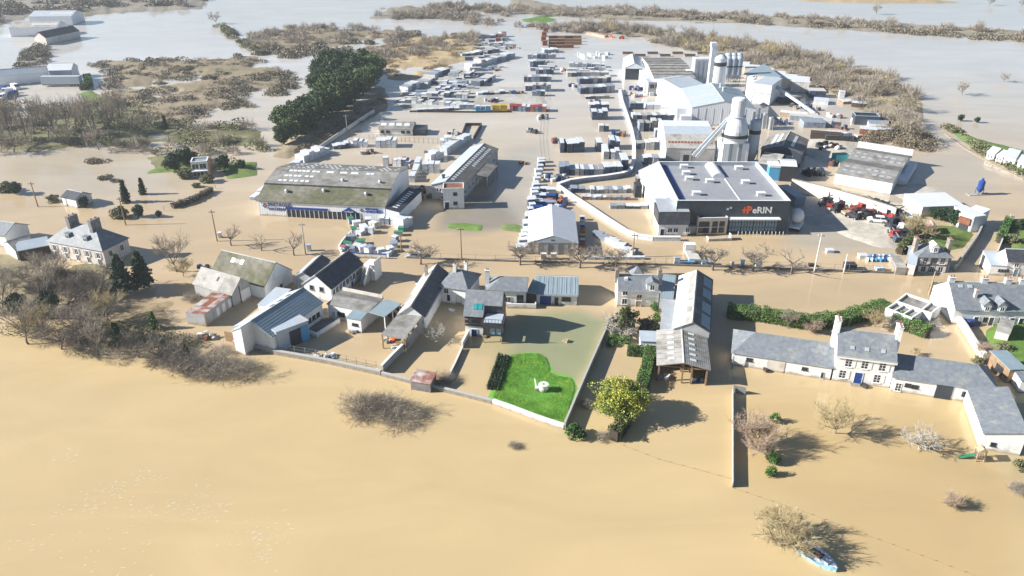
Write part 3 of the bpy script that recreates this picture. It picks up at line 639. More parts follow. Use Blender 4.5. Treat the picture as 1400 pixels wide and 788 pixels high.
def hedge(name, label, pts, wd, h, m='laurel', n=None, leaf=0.14, cat='hedge', z0=0.0, group=None):
    """clipped hedge along a line of ground pixels: a leafy shell around a dark woody core"""
    p = [P(*q) for q in pts]; o = empty(name, (p[0].x, p[0].y, z0), 0, label, cat, group); T = Tw(); core = MB(); tot = 0
    for a, b in zip(p[:-1], p[1:]):
        L_ = (b-a).length; d = (b-a).normalized(); s_ = Vector((-d.y, d.x, 0)); k = int(L_*(n or 70))
        t = rng.uniform(0, L_, k); f = rng.uniform(0, 1, k); side = np.where(f < .4, rng.uniform(-1, 1, k), np.where(f < .7, 1, -1)); zz = np.where(f < .4, 1.0, rng.uniform(0.05, 1, k))
        wob = 1+0.06*np.sin(t*1.3+a.x)+0.04*np.sin(t*3.1)
        Q_ = np.array(a-p[0])[None]*1.0 + t[:, None]*np.array(d) + (side*wd/2*wob)[:, None]*np.array(s_); Q_[:, 2] = zz*h*wob; Q_ += rng.normal(size=(k, 3))*.07
        T.leaves(Q_, leaf); q = [a-p[0]+s_*wd*.36, b-p[0]+s_*wd*.36, b-p[0]-s_*wd*.36, a-p[0]-s_*wd*.36]
        core.prism([(v.x, v.y) for v in q], 'z', -.5, h*.86)
    link('foliage', T.mesh('foliage', m), o); core.build('woody_core', 'dark_wood', o); return o
def wall(name, label, pts, h, t=0.25, m='concrete', seglen=3.0, piece='panel', cap=None, cat='wall', group=None, z0=-0.8, gap=0.03, post=None, parts=True):
    """a wall of butted pieces along ground pixels"""
    p = [P(*q) for q in pts]; o = empty(name, (p[0].x, p[0].y, 0), 0, label, cat, group)
    for a, b in zip(p[:-1], p[1:]):
        L_ = (b-a).length; n = max(1, round(L_/seglen)); rz = math.atan2(b.y-a.y, b.x-a.x); l = L_/n
        me = MB().box(gap/2, l-gap/2, -t/2, t/2, z0, h).mesh(piece, m)
        cm = MB().box(0, l-.004, -t/2-.05, t/2+.05, h+.003, h+.09).mesh('coping', cap) if cap else None
        pm = MB().box(-.09, .09, -t/2-.06, t/2+.06, z0, h+.12).mesh('post', post) if post else None
        for i in range(n):
            q = a + (b-a)*(i/n) - p[0]; j = link(piece, me, o, (q.x, q.y, random.uniform(-.012, .012)), rz)
            if cm: link('coping', cm, o, (q.x, q.y, .015), rz)
            if pm: link('post', pm, o, (q.x, q.y, 0), rz)
    return o
def fence(name, label, pts, h, sp=2.5, m='metal', rails=3, cat='fence', r=0.035, mesh_w=0, group=None, pname='post'):
    p = [P(*q) for q in pts]; o = empty(name, (p[0].x, p[0].y, 0), 0, label, cat, group); rl = MB()
    pm = MB().box(-r, r, -r, r, -.6, h+.05).mesh(pname, m)
    for a, b in zip(p[:-1], p[1:]):
        L_ = (b-a).length; n = max(1, round(L_/sp)); rz = math.atan2(b.y-a.y, b.x-a.x)
        for i in range(n+1):
            q = a+(b-a)*(i/n)-p[0]; link(pname, pm, o, (q.x, q.y, 0), rz)
        for k in range(rails):
            z = h*(k+1)/rails-.05; rl.tube(a-p[0]+Vector((0, 0, z)), b-p[0]+Vector((0, 0, z)), r*.55, n=4)
    rl.build('rail', m, o); return o
ORD = ['leftmost', 'second', 'third', 'fourth', 'fifth', 'sixth', 'seventh', 'eighth', 'ninth', 'tenth', 'eleventh', 'twelfth', 'thirteenth', 'fourteenth', 'fifteenth', 'sixteenth', 'seventeenth', 'eighteenth', 'nineteenth', 'twentieth']
def goods(px, py, sx, sy, h, m, label, group=None, rz=0.0, top='wrap_white', name='pallet_stack', cat='pallet stack', z=0.0, lay=None, at=None):
    """a stack of palletised goods: layers of packs with gaps and a loose wrap on top"""
    p = at if at is not None else P(px, py); lay = lay or max(1, int(h/0.9))
    if name == 'pallet_stack':
        name = {'wrap_white': 'wrapped_pallet', 'wrap_grey': 'wrapped_pallet', 'block_dark': 'block_stack', 'block_grey': 'block_stack', 'block_pale': 'block_stack'}.get(m, 'goods_stack'); cat = name.replace('_', ' ')
    o = empty(name, (p.x, p.y, z), rz, label, cat, group)
    b = MB(); n = max(1, int(round(sx/1.1)))
    for k in range(lay):
        z0 = -0.3+ (h+0.3)*k/lay
        for i in range(n):
            b.cb(-sx/2+sx*(i+.5)/n, 0, z0, sx/n-.05, sy-random.uniform(0, .12), (h+0.3)/lay-.06, 0, .02)
    b.build('goods', m, o)
    MB().cb(0, 0, h-.05, sx+.08, sy+.08, .12, 0, .04).build('cover_sheet', top, o)
    return o
def row(a, b, n, sx, sy, h, m, desc, group, top='wrap_white', jit=0.12, name='pallet_stack', cat='pallet stack', side='from the left', skip=()):
    A, B_ = P(*a), P(*b); rz = math.atan2(B_.y-A.y, B_.x-A.x)
    for i in range(n):
        if i in skip: continue
        t = (i+.5)/n; q = A+(B_-A)*t; sxx = sx or (B_-A).length/n*.93; hh = h*random.uniform(1-jit*1.3, 1+jit*.6)
        mm = m if isinstance(m, str) else random.choice(m); tt = top if isinstance(top, str) else random.choice(top)
        lab = (('leftmost' if i == 0 else ('rightmost' if i == n-1 else ORD[i]+' '+side)) if side == 'from the left' else (ORD[i].replace('leftmost', 'first')+' '+side))
        goods(0, 0, sxx, sy*random.uniform(.9, 1.05), hh, mm, '%s, %s' % (desc, lab) if n > 1 else desc, group, rz+random.uniform(-.02, .02), tt, name, cat, at=q)
# ---------------------------------------------------------------- reading heights off a building's own planes
def z_on_front(s, px, py, y=0.0):
    f = lambda z: s.loc(px, py, z)[1]-y
    a, b = f(0), f(10); return 10*a/(a-b)
def slope_pt(s, px, py, y0, z0, k):
    """where the line of sight meets a roof slope starting at (y0, z0) with gradient k: returns (y, z)"""
    g = lambda z: z - z0 - k*(s.loc(px, py, z)[1]-y0)
    a, b = g(0), g(10); z = 10*a/(a-b); return s.loc(px, py, z)[1], z
def barge(s, prof, m='white_paint'):
    pass

# ================================================================ the dark warehouse with the orange sign
h = 7.8
s = Bld('warehouse', 'dark grey flat-roofed warehouse with orange and white sign above a glazed front', 'warehouse', (926, 274.6), (1081.3, 275), h, C=(1041.4, 221.5))
W, D = s.w, s.d
s.flat(h, 'light_sheet', 'grey_membrane', par=1.0, pt=0.35, pm='white_paint')
s.part(MB().box(-.02, W+.02, -.12, -.004, -.8, h-.002).box(-.02, W+.02, -.14, -.125, h-.25, h+.02), 'front_cladding', 'navy_sheet')
s.part(MB().box(W+.003, W+.1, 0, D, -.8, h-.03), 'side_cladding', 'navy_sheet')
s.part(MB().box(.352, 2.6, .352, D-.352, h-.935, h-.915), 'roof_strip', 'deep_blue')
s.part(MB().box(W*.585-.12, W*.585+.12, .4, D*.62, h-.934, h-.82), 'roof_joint', 'white_paint')
v = MB(); n = 8
prof = [(W*.5+1.5+1.5*math.cos(math.pi*i/n), h-.93+1.1*math.sin(math.pi*i/n)) for i in range(n+1)]
s.part(MB().prism([(x-.6, z) for x, z in prof], 'y', D*.66, D-.5), 'vaulted_rooflight', 'white_sheet')
for (px, py) in ((935, 229), (938, 238), (942, 245.5), (970, 249), (952, 266), (1010, 231), (1019, 250.5), (1040, 267)):
    x, y = s.loc(px, py, h-.8)
    o = s.part(MB().box(x-.9, x+.9, y-.55, y+.55, h-.934, h-.2).box(x-1.0, x+1.0, y-.65, y+.65, h-.2+.003, h-.08), 'smoke_vent', 'white_paint'); o2 = s.part(MB().box(x+.903, x+.93, y-.4, y+.4, h-.85, h-.3), 'louvre', 'charcoal', parent=o)
k = W/155.3
x0, x1 = (1001-926)*k, (1068-926)*k
for i in range(4):
    a, b = x0+(x1-x0)*i/4+.05, x0+(x1-x0)*(i+1)/4-.05
    o = s.part(MB().box(a, b, -.2, -.13, .4, 3.6), 'glazed_bay', 'blue_glass')
    f = MB()
    for j in range(5): xx = a+(b-a)*j/4; f.box(xx-.05, xx+.05, -.26, -.203, .3, 3.6)
    for z in (.4, 1.5, 2.6): f.box(a, b, -.25, -.204, z-.05, z+.05)
    s.part(f, 'mullion', 'charcoal', parent=o)
s.part(MB().box(x0-.3, x1+.2, -1.5, -.13, 3.75, 3.95), 'canopy', 'white_paint')
for i in range(13): s.part(MB().box(x0+2+i*.85, x0+2.12+i*.85, -1.3, -1.18, -.5, .85), 'bollard', 'white_paint')
letters(s, 'eRIN', 'F', (1030.5-926)*k, 4.95, 2.05, 'white_paint', y=-.14, bold=.05, sx=1.02)
letters(s, 'P', 'F', (1022.5-926)*k, 4.95, 2.2, 'orange_paint', y=-.14, bold=.12)
s.part(MB().box((1016.5-926)*k, (1023-926)*k, -.24, -.18, 5.5, 5.85).box((1018.6-926)*k, (1020.4-926)*k, -.242, -.182, 4.95, 6.4), 'logo', 'orange_paint')
s.part(MB().box((995-926)*k, (998-926)*k, -.2, -.13, 5.6, 6.1).box((999-926)*k, (1002-926)*k, -.2, -.13, 5.9, 6.4), 'small_sign', 'light_sheet')
# lean-to and offices in front of it
s = Bld('lean_to', 'pale lean-to with sloping roof along the left side of the dark warehouse', 'shed', (897, 279), (923, 276), 4.2, C=(905, 243), along=True)
s.d = 24; s.body([(0, 3.6), (1, 6.0)], 'white_wall_sheet', 'zinc', 'y', over=.2)
s = Bld('office_building', 'low office with slate mansard and zinc roof at the left end of the dark warehouse', 'office', (901, 306.8), (941.5, 306.8), 3.0, depth=6.5)
s.body([(0, 3.0), (1, 3.0)], 'white_render', None, 'x')
s.part(MB().prism([(-.25, 2.95), (.55, 5.6), (6.5, 5.7), (6.5, 2.95)], 'x', -.25, s.w+.25), 'mansard', 'dark_slate')
s.part(MB().slab([(-.1, .5, 5.71), (s.w*.6, .5, 5.71), (s.w*.6, 6.7, 6.5), (-.1, 6.7, 6.5)], .12), 'roof', 'zinc')
s.part(MB().slab([(s.w*.6+.01, .5, 5.71), (s.w+.1, .5, 5.71), (s.w+.1, 6.7, 5.9), (s.w*.6+.01, 6.7, 5.9)], .12), 'roof', 'zinc')
for u in (2.6, 3.9): s.win('F', u, .9, 1.1, 1.2, nx=2)
s.win('F', 6.6, .9, 1.0, 1.2, nx=2); s.door('F', .9, 1.0, 2.3, 'charcoal')
for i in range(3): s.win('L', -2.2-i*1.3 if False else 2.2+i*1.4, 2.9, .9, 1.1, nx=1)
s = Bld('office_block', 'white two-storey office block with flat parapet roof in front of the dark warehouse', 'office', (955.3, 298.6), (995.7, 297.8), hgt((995.7, 297.5), (994, 321)), depth=6.0)
H_ = s.h; s.flat(H_, 'cream_render', 'concrete', par=.7, pt=.25, pm='white_paint')
for z in (.7, 2.75):
    for u in (.12, .30, .58, .82): s.win('F', s.w*u, z if z < H_-1.6 else H_-2.0, 1.25, 1.15, fm='charcoal', nx=2, nz=2)
s.part(MB().box(-2.2, -.01, .6, 4, -.8, 1.9).box(-2.3, .0, .5, 4.1, 1.903, 2.05), 'porch', 'grey_render')
s = Bld('low_wall_enclosure', 'low concrete bin enclosure standing in the flood before the white office block', 'enclosure', (969, 326.5), (1001, 325.5), .7, depth=1.6)
s.part(MB().box(0, s.w, 0, .2, -.8, .7).box(0, .2, .2, 1.6, -.8, .7).box(s.w-.2, s.w, .2, 1.6, -.8, 1.3), 'wall', 'pale_concrete')

# ================================================================ builders merchant hall
hm = hgt((352, 274.3), (356.3, 294.7))
s = Bld('builders_merchant_hall', 'long merchant hall with mossy folded roof and blue signs on its white front', 'hall', (352, 274.3), (525.7, 282.6), hm, depth=30)
W = s.w
y1, z1 = slope_pt(s, 533, 260.4, 0, hm, .36); y2, z2 = slope_pt(s, 556, 237, y1, z1+.25, .16); y3, z3 = slope_pt(s, 572, 230.6, y2, z2, -.2)
D = y3; s.d = D
s.body([(0, hm), (y1/D, z1), (y1/D+.001, z1+.35), (y2/D, z2), (1, z3)], 'white_wall_sheet', ['mossy_cement', 'charcoal', 'fibre_cement', 'dark_cement'], 'x', over=.3)
for t, us in ((.82, (.13,.165,.20,.235,.27,.32,.355,.44,.47,.55,.58,.64,.67,.765,.80)), (.5, (.12,.155,.195,.23,.29,.33)), (.2, (.1,.14,.19,.23,.28,.32))):
    for u in us: s.patch(2, W*u-.45, W*u+.45, t-.05, t+.05)
r_ = random.Random(4)
for t in (.15, .38, .6, .82):
    for i in range(22):
        if r_.random() < .62: u = W*(.06+.9*i/22)+t*1.2; s.patch(3, u, u+.75, t-.05, t+.03)
for (u, t) in ((.2, .55), (.49, .7), (.83, .6)):
    s.part(MB().lathe(W*u, y1*t, [(.35, hm+(z1-hm)*t), (.35, hm+(z1-hm)*t+.6), (.55, hm+(z1-hm)*t+.62), (.2, hm+(z1-hm)*t+.95)], 10), 'ridge_cowl', 'zinc')
for (u, t) in ((.6, .3), (.9, .3)):
    zz = z1+.35+(z2-z1-.35)*t; yy = y1+(y2-y1)*t; s.part(MB().lathe(W*u, yy, [(.3, zz), (.3, zz+.5), (.5, zz+.52), (.2, zz+.85)], 10), 'ridge_cowl', 'zinc')
k = W/174.0
s.part(MB().box(38*k, 96*k, -.14, -.01, 2.35*hm/4.4, 2.95*hm/4.4), 'blue_band', 'blue_paint')
s.part(MB().box(38*k, 140*k, -.05, .3, -.6, 1.9), 'shop_opening', 'glass')
for i in range(17):
    x = 39*k+i*(101*k/16); s.part(MB().box(x-.06, x+.06, -.12, -.055, -.6, 1.9), 'shop_post', 'white_paint')
s.part(MB().prism([(114*k, hm*.5), (136*k, hm*.5), (125*k, hm*.82)], 'y', -.22, -.02), 'blue_gable_sign', 'blue_paint')
letters(s, 'BRETAGNE', 'F', 13.5*k, hm*.68, 1.2, 'blue_paint', y=0, bold=.0, sx=1.0); letters(s, 'MATERIAUX', 'F', 13.5*k, hm*.40, 1.05, 'blue_paint', y=0, bold=.0, sx=.98)
letters(s, 'BRETAGNE', 'F', 147.5*k, hm*.72, .62, 'blue_paint', y=0, bold=.02); letters(s, 'MATERIAUX', 'F', 147.5*k, hm*.56, .56, 'blue_paint', y=0, bold=.02); letters(s, 'BIG', 'F', 163*k, hm*.55, 1.1, 'blue_paint', y=0, bold=.02, sx=.85)
letters(s, 'MATERIAUX', 'F', 119.5*k, hm*.52, .45, 'white_paint', y=-.23, sx=.9)
for cx, sc_ in ((9.3, 1.0), (142.5, .75)):
    c, zc, a = cx*k, hm*.68 if sc_ == 1 else hm*.68, .62*sc_
    s.part(MB().prism([(c-a, zc), (c, zc+a), (c+.08, zc+a*.7), (c-a*.55, zc)], 'y', -.1, -.02).prism([(c-a, zc-.02), (c-a*.55, zc-.02), (c+.05, zc-a*.7), (c, zc-a)], 'y', -.1, -.02), 'logo', 'deep_blue')
    s.part(MB().prism([(c+.1, zc-a*.9), (c+a, zc), (c+.1, zc+a*.9), (c+.05, zc+a*.4), (c+a*.5, zc), (c+.05, zc-a*.4)], 'y', -.1, -.02), 'logo', 'red_paint')
s = Bld('side_wing', 'narrow side wing with dark roof and row of small rooflights beside the merchant hall', 'shed', (527.6, 287.2), (546, 289), 3.3, C=(569.3, 259.4))
s.body([(0, 3.6), (1, 3.0)], 'white_wall_sheet', 'charcoal', 'y', over=.1)
for i in range(9): s.patch(0, 1.5+i*(s.d-3)/9, 2.1+i*(s.d-3)/9, .3, .65)

# ================================================================ long two-storey works building
hh = hgt((587.5, 252.3), (588.3, 272.8))
s = Bld('long_workshop', 'long narrow workshop with one bright and one grey roof slope right of the merchant hall', 'workshop', (589.8, 252.6), (631, 256.5), hh, C=(665, 203))
s.body(gable(hh, hh+1.25), 'grey_render', ['light_sheet', 'dark_cement'], 'y', over=.25)
for i in range(18):
    u = 2.0+i*(s.d-4)/18; s.patch(1, u, u+.8, .12, .33); 
for i in range(12): u = s.d*.45+i*s.d*.5/12; s.patch(1, u, u+.6, .5, .68)
s.part(MB().slab([(s.w, s.d*.32, hh-.1), (s.w+3.6, s.d*.32, hh-.6), (s.w+3.6, s.d*.62, hh-.6), (s.w, s.d*.62, hh-.1)], .12), 'canopy', 'dark_cement')
for i in range(4): y = s.d*(.33+.09*i); s.part(MB().box(s.w+3.3, s.w+3.5, y, y+.2, -.8, hh-.65), 'canopy_post', 'metal')
for i in range(5): s.win('F', 1.6+i*.75, hh*.58, .6, 1.0, nx=1)
for i in range(3): s.win('F', 2.7+i*.8, hh*.12, .6, .8, nx=1)
for i in range(9): s.win('R', 2.5+i*s.d/10, hh*.35, 1.4, 1.2, nx=2)
s.part(MB().lathe(2.2, 3.0, [(.35, hh), (.35, hh+1.6), (.5, hh+1.62), (.5, hh+1.8)], 10), 'flue', 'charcoal')
h2 = hgt((634, 257), (633.2, 285.8))
s = Bld('stair_block', 'pale two-storey block with flat roof at the near end of the long workshop', 'office', (605.3, 257.8), (634, 257.2), h2, depth=4.0)
s.flat(h2, 'white_render', 'rust', par=.4, pt=.2)
for z in (1.2, 3.6): s.win('F', s.w*.58, z, 1.0, .8, nx=2, fm='charcoal')
s.door('F', s.w*.17, 1.2, 2.4, 'charcoal')

# ================================================================ white tent hall
ht = hgt((722.2, 331.6), (722, 347.6))
s = Bld('storage_tent', 'large white storage tent with ridged roof standing behind the street fence', 'tent', (722.2, 331.8), (789.9, 332.6), ht, C=(791.5, 290))
za = z_on_front(s, 756, 322.3)
s.body(gable(ht, za), 'grey_render', 'white_sheet', 'y', over=.15, th=.06)
s.part(MB().prism([(.1, ht+.03), (s.w-.1, ht+.03), (s.w/2, za-.06)], 'y', -.1, -.02), 'gable_sheet', 'light_sheet')
s.part(MB().box(s.w*.46, s.w*.49, -.13, -.11, ht+.5, ht+.8).box(s.w*.5, s.w*.53, -.13, -.11, ht+.5, ht+.8), 'vent_opening', 'charcoal')
for i in range(6): x = s.w*i/5; s.part(MB().box(x-.08, x+.08, -.12, -.02, -.8, ht), 'frame_post', 'metal')
for i in range(5):
    y = .2+(s.d-.4)*i/4; s.part(MB().box(s.w+.01, s.w+.12, y-.08, y+.08, -.8, ht), 'frame_post', 'metal')

# ================================================================ tall barn with translucent sheets and the open barn before it
hb = 4.2
s = Bld('tall_barn', 'long tall barn with white sheet and old cement roof, its right slope dark and blue', 'barn', (920.8, 449), (970, 455), hb, C=(971, 382.8))
zr = z_on_front(s, 946.5, 441); zr = max(zr, hb+1.6)
s.body(gable(hb, zr), 'grey_render', ['white_sheet', 'dark_cement'], 'y', over=.2)  # darker right slope: its shade away from the sun is in the colour
s.patch(0, -.1, s.d+.1, .62, .99, 'old_cement', 'roof_sheet', .03)
for a, b in ((.03, .24), (.28, .46), (.56, .72), (.78, .96)): s.patch(1, s.d*a, s.d*b, .45, .97, 'blue_grey_sheet', 'translucent_sheet', .04)  # blue of these sheets stands in for sky light on them
hl = hgt((968.8, 505), (966.5, 527.9))
s = Bld('open_barn', 'open-fronted barn with grey cement roof and pale rooflights, flooded inside', 'barn', (900.3, 499), (968.8, 505), hl, C=(971, 459.3))
zr = z_on_front(s, 936.8, 496)
s.body(gable(hl, zr), None, ['old_cement', 'fibre_cement'], 'y', over=.3)
s.root and None
for y in (.2, s.d*.33, s.d*.66, s.d-.2):
    for x in (.15, s.w*.5, s.w*.68, s.w-.15):
        z = hl+(zr-hl)*(1-abs(x-s.w/2)/(s.w/2)) ; s.part(MB().box(x-.13, x+.13, y-.13, y+.13, -.8, z-.05), 'post', 'timber')
    s.part(MB().box(0.1, s.w-.1, y-.08, y+.08, hl-.35, hl-.1), 'tie_beam', 'timber')
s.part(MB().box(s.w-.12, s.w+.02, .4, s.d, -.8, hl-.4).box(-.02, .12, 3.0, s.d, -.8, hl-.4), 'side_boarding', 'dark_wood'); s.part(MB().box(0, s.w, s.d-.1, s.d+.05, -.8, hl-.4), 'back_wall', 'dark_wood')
for i in range(6):
    u = s.d*(.1+.155*i); s.patch(0, u, u+.55, .38, .64); s.patch(1, u-.1, u+.45, .25, .5)
for i in range(1, 7): y = s.d*i/7; s.patch(0, y-.03, y+.03, 0.0, 1.0, 'dark_cement', 'sheet_joint', .02); s.patch(1, y-.03, y+.03, 0.0, 1.0, 'charcoal', 'sheet_joint', .02)

# ================================================================ house row in the middle
hw = hgt((888, 396), (888, 419))
s = Bld('house', 'white house with slate roof and two end chimneys behind the big ivy tree', 'house', (844.8, 396), (901.8, 396.9), hw, depth=8)
yr, zr = slope_pt(s, 875, 376.3, 0, hw, .85); s.d = 2*yr
s.body(gable(hw, zr), 'white_render', 'slate', 'x', over=.2, gover=.0); s.gutter()
s.chimney(-.1, yr, zr-1.5, zr+1.1, .7, 1.0, 'stone'); s.chimney(s.w+.1, yr, zr-1.5, zr+1.2, .7, 1.0, 'stone')
for u, z in ((1.4, 2.6), (4.1, 2.4)): s.win('F', u, z*.55 if z < 2.5 else 2.4, 1.0, 1.3, nx=2, shut=None)
s.door('F', 4.0, 1.1, 2.3, 'pale_wood'); s.win('F', 1.4, .5, 1.0, 1.2)
x = s.w*.82; o = s.part(MB().prism([(x-1.1, hw), (x-1.1, hw+1.3), (x, hw+1.3+.5), (x+1.1, hw+1.3), (x+1.1, hw)], 'y', -.15, 2.2), 'dormer', 'white_render'); s.win('F', x, hw+.05, .9, 1.1, y=-.16)
s.part(MB().slab([(x-1.25, -.3, hw+1.28), (x-1.25, 2.2, hw+1.28), (x, 2.2, hw+1.9), (x, -.3, hw+1.9)], .08).slab([(x+1.25, -.3, hw+1.28), (x+1.25, 2.2, hw+1.28), (x+.01, 2.2, hw+1.9), (x+.01, -.3, hw+1.9)], .08), 'dormer_roof', 'slate', parent=o)
s.part(MB().box(1.3, 1.9, 1.2, 1.9, hw+1.1, hw+1.75), 'roof_window', 'white_paint')
s = Bld('porch_tower', 'small pyramid slate roof standing behind the white house with two chimneys', 'pavilion', (864, 380), (881, 380), 3.2, depth=2.8)
s.hip(3.2, 5.1, 'white_render', 'slate', inset=s.w/2-.02, over=.2)
s = Bld('link_building', 'low flat-roofed link in shade between white house and tall barn', 'outbuilding', (902, 408), (920.6, 410), 3.0, C=(920, 380))
s.body([(0, 3.1), (1, 3.5)], 'grey_render', 'blue_grey_sheet', 'x', over=.0)
s = Bld('lean_to', 'weathered grey flat roof squeezed between hedge and tall barn', 'shed', (902, 451), (920.4, 453), 2.6, C=(920.6, 411))
s.body([(0, 2.5), (1, 2.8)], 'grey_render', 'zinc', 'x', over=.0)
o = wall('sheet_fence', 'tall corrugated sheet fence between white house chimney and tall barn ridge', [(902, 388.6), (946, 388.4)], 2.4, .08, 'fibre_cement', 1.1, 'sheet', cat='fence')
s = Bld('bungalow', 'low white outbuilding with blue-grey roof and blue garage door', 'garage', (733.3, 401.3), (788.9, 403.3), hgt((788.9, 403.5), (787, 418.2)), depth=7)
yr, zr = slope_pt(s, 762, 378.8, 0, s.h, .45); s.d = yr*2
s.body(gable(s.h, zr), 'white_render', 'blue_grey_sheet', 'x', over=.25); s.gutter()
s.door('F', s.w*.23, 2.3, 2.3, 'blue_paint', name='garage_door', ribs=4); s.door('F', s.w*.5, .95, 2.1, 'charcoal'); s.win('F', s.w*.74, .9, 1.7, .8, nx=3, fm='charcoal')
for i in range(9): x = s.w*(i+.5)/9; s.patch(0, x-.025, x+.025, 0, 1, 'zinc', 'standing_seam', .05)
s = Bld('house', 'white bungalow with half-hipped grey roof left of the blue-roofed garage', 'house', (683.5, 397.2), (719, 398.2), 3.4, depth=7)
yr, zr = slope_pt(s, 700, 378.2, 0, 3.4, .6); s.d = 2*yr
s.hip(3.4, zr, 'white_render', 'slate', inset=2.4, over=.3, ends=(1, 0), x0=-2.2)
s.win('F', s.w*.78, .9, 1.3, 1.6, nx=2, fm='charcoal'); s.win('F', s.w*.3, .9, 1.2, 1.2); s.chimney(-2.6, 2.6, 2, 6.2, .8, .7, 'white_render')
s = Bld('side_roof', 'blue-grey low link roof between white bungalow and garage', 'outbuilding', (719.5, 400), (732.5, 402), 2.5, depth=4.5); s.body([(0, 2.4), (1, 3.2)], 'dark_wood', 'blue_grey_sheet', 'x', over=.0)
s = Bld('terrace', 'raised terrace with white retaining wall in front of the white bungalow', 'terrace', (693, 415.5), (733, 416.3), 1.0, depth=3.2)
s.part(MB().box(0, s.w, 0, .25, -.8, 1.0).box(s.w-.25, s.w, .26, 3.2, -.8, 1.0), 'retaining_wall', 'white_render'); s.part(MB().box(0, s.w-.26, .26, 3.2, -.8, .55), 'planting_bed', 'rust')
# dark timber house on its lawn
hd = hgt((635.4, 430), (636, 459))
s = Bld('house', 'dark timber house with grey slate roof, skylight and glazed terrace room above the water', 'house', (635.4, 430), (660.5, 431.6), hd, depth=9)
yr, zr = slope_pt(s, 664, 397.5, 0, hd, .95); W = s.w*1.95; s.d = 2*yr
s.body(gable(hd, zr), None, None, 'x')
s.part(MB().prism([(0, -1), (0, hd), (yr, zr), (2*yr, hd), (2*yr, -1)], 'x', 0, s.w), 'wall', 'white_render')
s.part(MB().prism([(1.6, -1), (1.6, hd+1.52), (yr, zr), (2*yr, hd), (2*yr, -1)], 'x', s.w+.003, W), 'wall', 'dark_slate')
s.roofs = [s.part(MB().slab([(-.25, -.3, hd-.27), (s.w, -.3, hd-.27), (s.w, yr, zr+.01), (-.25, yr, zr+.01)], .13).slab([(s.w+.003, 1.3, hd+1.245), (W+.1, 1.3, hd+1.245), (W+.1, yr, zr+.01), (s.w+.003, yr, zr+.01)], .13), 'roof', 'slate'),
           s.part(MB().slab([(-.25, yr+.01, zr), (W+.1, yr+.01, zr), (W+.1, 2*yr+.3, hd-.27), (-.25, 2*yr+.3, hd-.27)], .13), 'roof', 'dark_slate')]
s.pr = [(0, hd), (yr, zr), (2*yr, hd)]; s.th = .14; s.patch(0, s.w*.45, s.w*.65, .2, .45, 'teal_paint', 'roof_window', .07); s.patch(0, s.w*.68, s.w*.92, .2, .45, 'teal_paint', 'roof_window', .07)
s.part(MB().box(-.02, s.w+.02, -.14, -.004, 2.1, hd-.1), 'timber_cladding', 'dark_wood')
for i in range(7): s.part(MB().box(0, s.w, -.2, -.145, 2.2+i*.3, 2.32+i*.3), 'slat', 'grey_render' if i % 3 == 1 else 'dark_wood')
s.win('F', s.w*.45, 2.7, 1.7, 1.0, y=-.21, nx=3, fm='charcoal'); s.win('F', s.w*.8, 2.6, .9, 1.1, y=-.21, fm='charcoal'); s.door('F', s.w*.5, 1.1, 1.9, 'deep_blue')
tx0, tx1 = s.w+.2, s.w*2.1
s.part(MB().box(tx0, tx1, -2.0, 1.5, 1.5, 1.75), 'terrace_floor', 'charcoal'); s.part(MB().box(tx0-.1, tx1+.3, -2.3, 1.55, 3.75, 4.0).box(tx0-.1, tx1+.3, -2.32, -2.22, 3.2, 3.745), 'terrace_roof', 'charcoal')
s.part(MB().box(tx0+.2, tx1-.1, -1.9, 1.4, 4.003, 4.06), 'terrace_deck', 'light_sheet')
for i in range(3):
    a = tx0+.1+(tx1-tx0-.2)*i/3; o = s.part(MB().box(a+.05, a+(tx1-tx0)/3-.12, -1.95, -1.9, 1.78, 3.15), 'glazing', 'blue_glass' if i else 'glass')
    s.part(ring(a, a+(tx1-tx0)/3-.07, 1.76, 3.2, .07, -2.02, -1.96, MB()), 'frame', 'charcoal', parent=o)
for i in range(7): x = tx0+(tx1-tx0)*i/6; s.part(MB().box(x-.03, x+.03, -2.3, -2.24, 4.01, 4.9), 'baluster', 'charcoal')
s.part(MB().box(tx0, tx1, -2.3, -2.25, 4.9, 4.96), 'handrail', 'charcoal')
for x in (tx0+.1, tx1-.1): s.part(MB().box(x-.1, x+.1, -1.95, -1.75, -1, 1.5), 'post', 'pale_wood')
# white hipped house
hh2 = hgt((638.4, 396.4), (636.9, 419.3))
s = Bld('house', 'white two-storey house with hipped slate roof left of the dark timber house', 'house', (601.9, 391), (638.4, 396.4), hh2, C=(655.9, 375.5))
s.hip(hh2, z_on_front(s, 626, 378, s.d/2)if False else hh2+2.3, 'white_render', 'slate', inset=s.w*.42, over=.45)
s.chimney(s.w*.36, s.d*.45, hh2+1.2, hh2+3.3, .6, .8, 'cream_render'); s.chimney(s.w*.62, s.d*.75, hh2+1.2, hh2+3.0, .6, .6, 'white_render')
s.win('F', s.w*.22, hh2*.6, 1.0, 1.1); s.win('F', s.w*.3, .5, .8, 1.5, nx=1); s.win('F', s.w*.68, .4, 1.1, 1.6, fm='grey_render', pm='pale_concrete', nx=1)
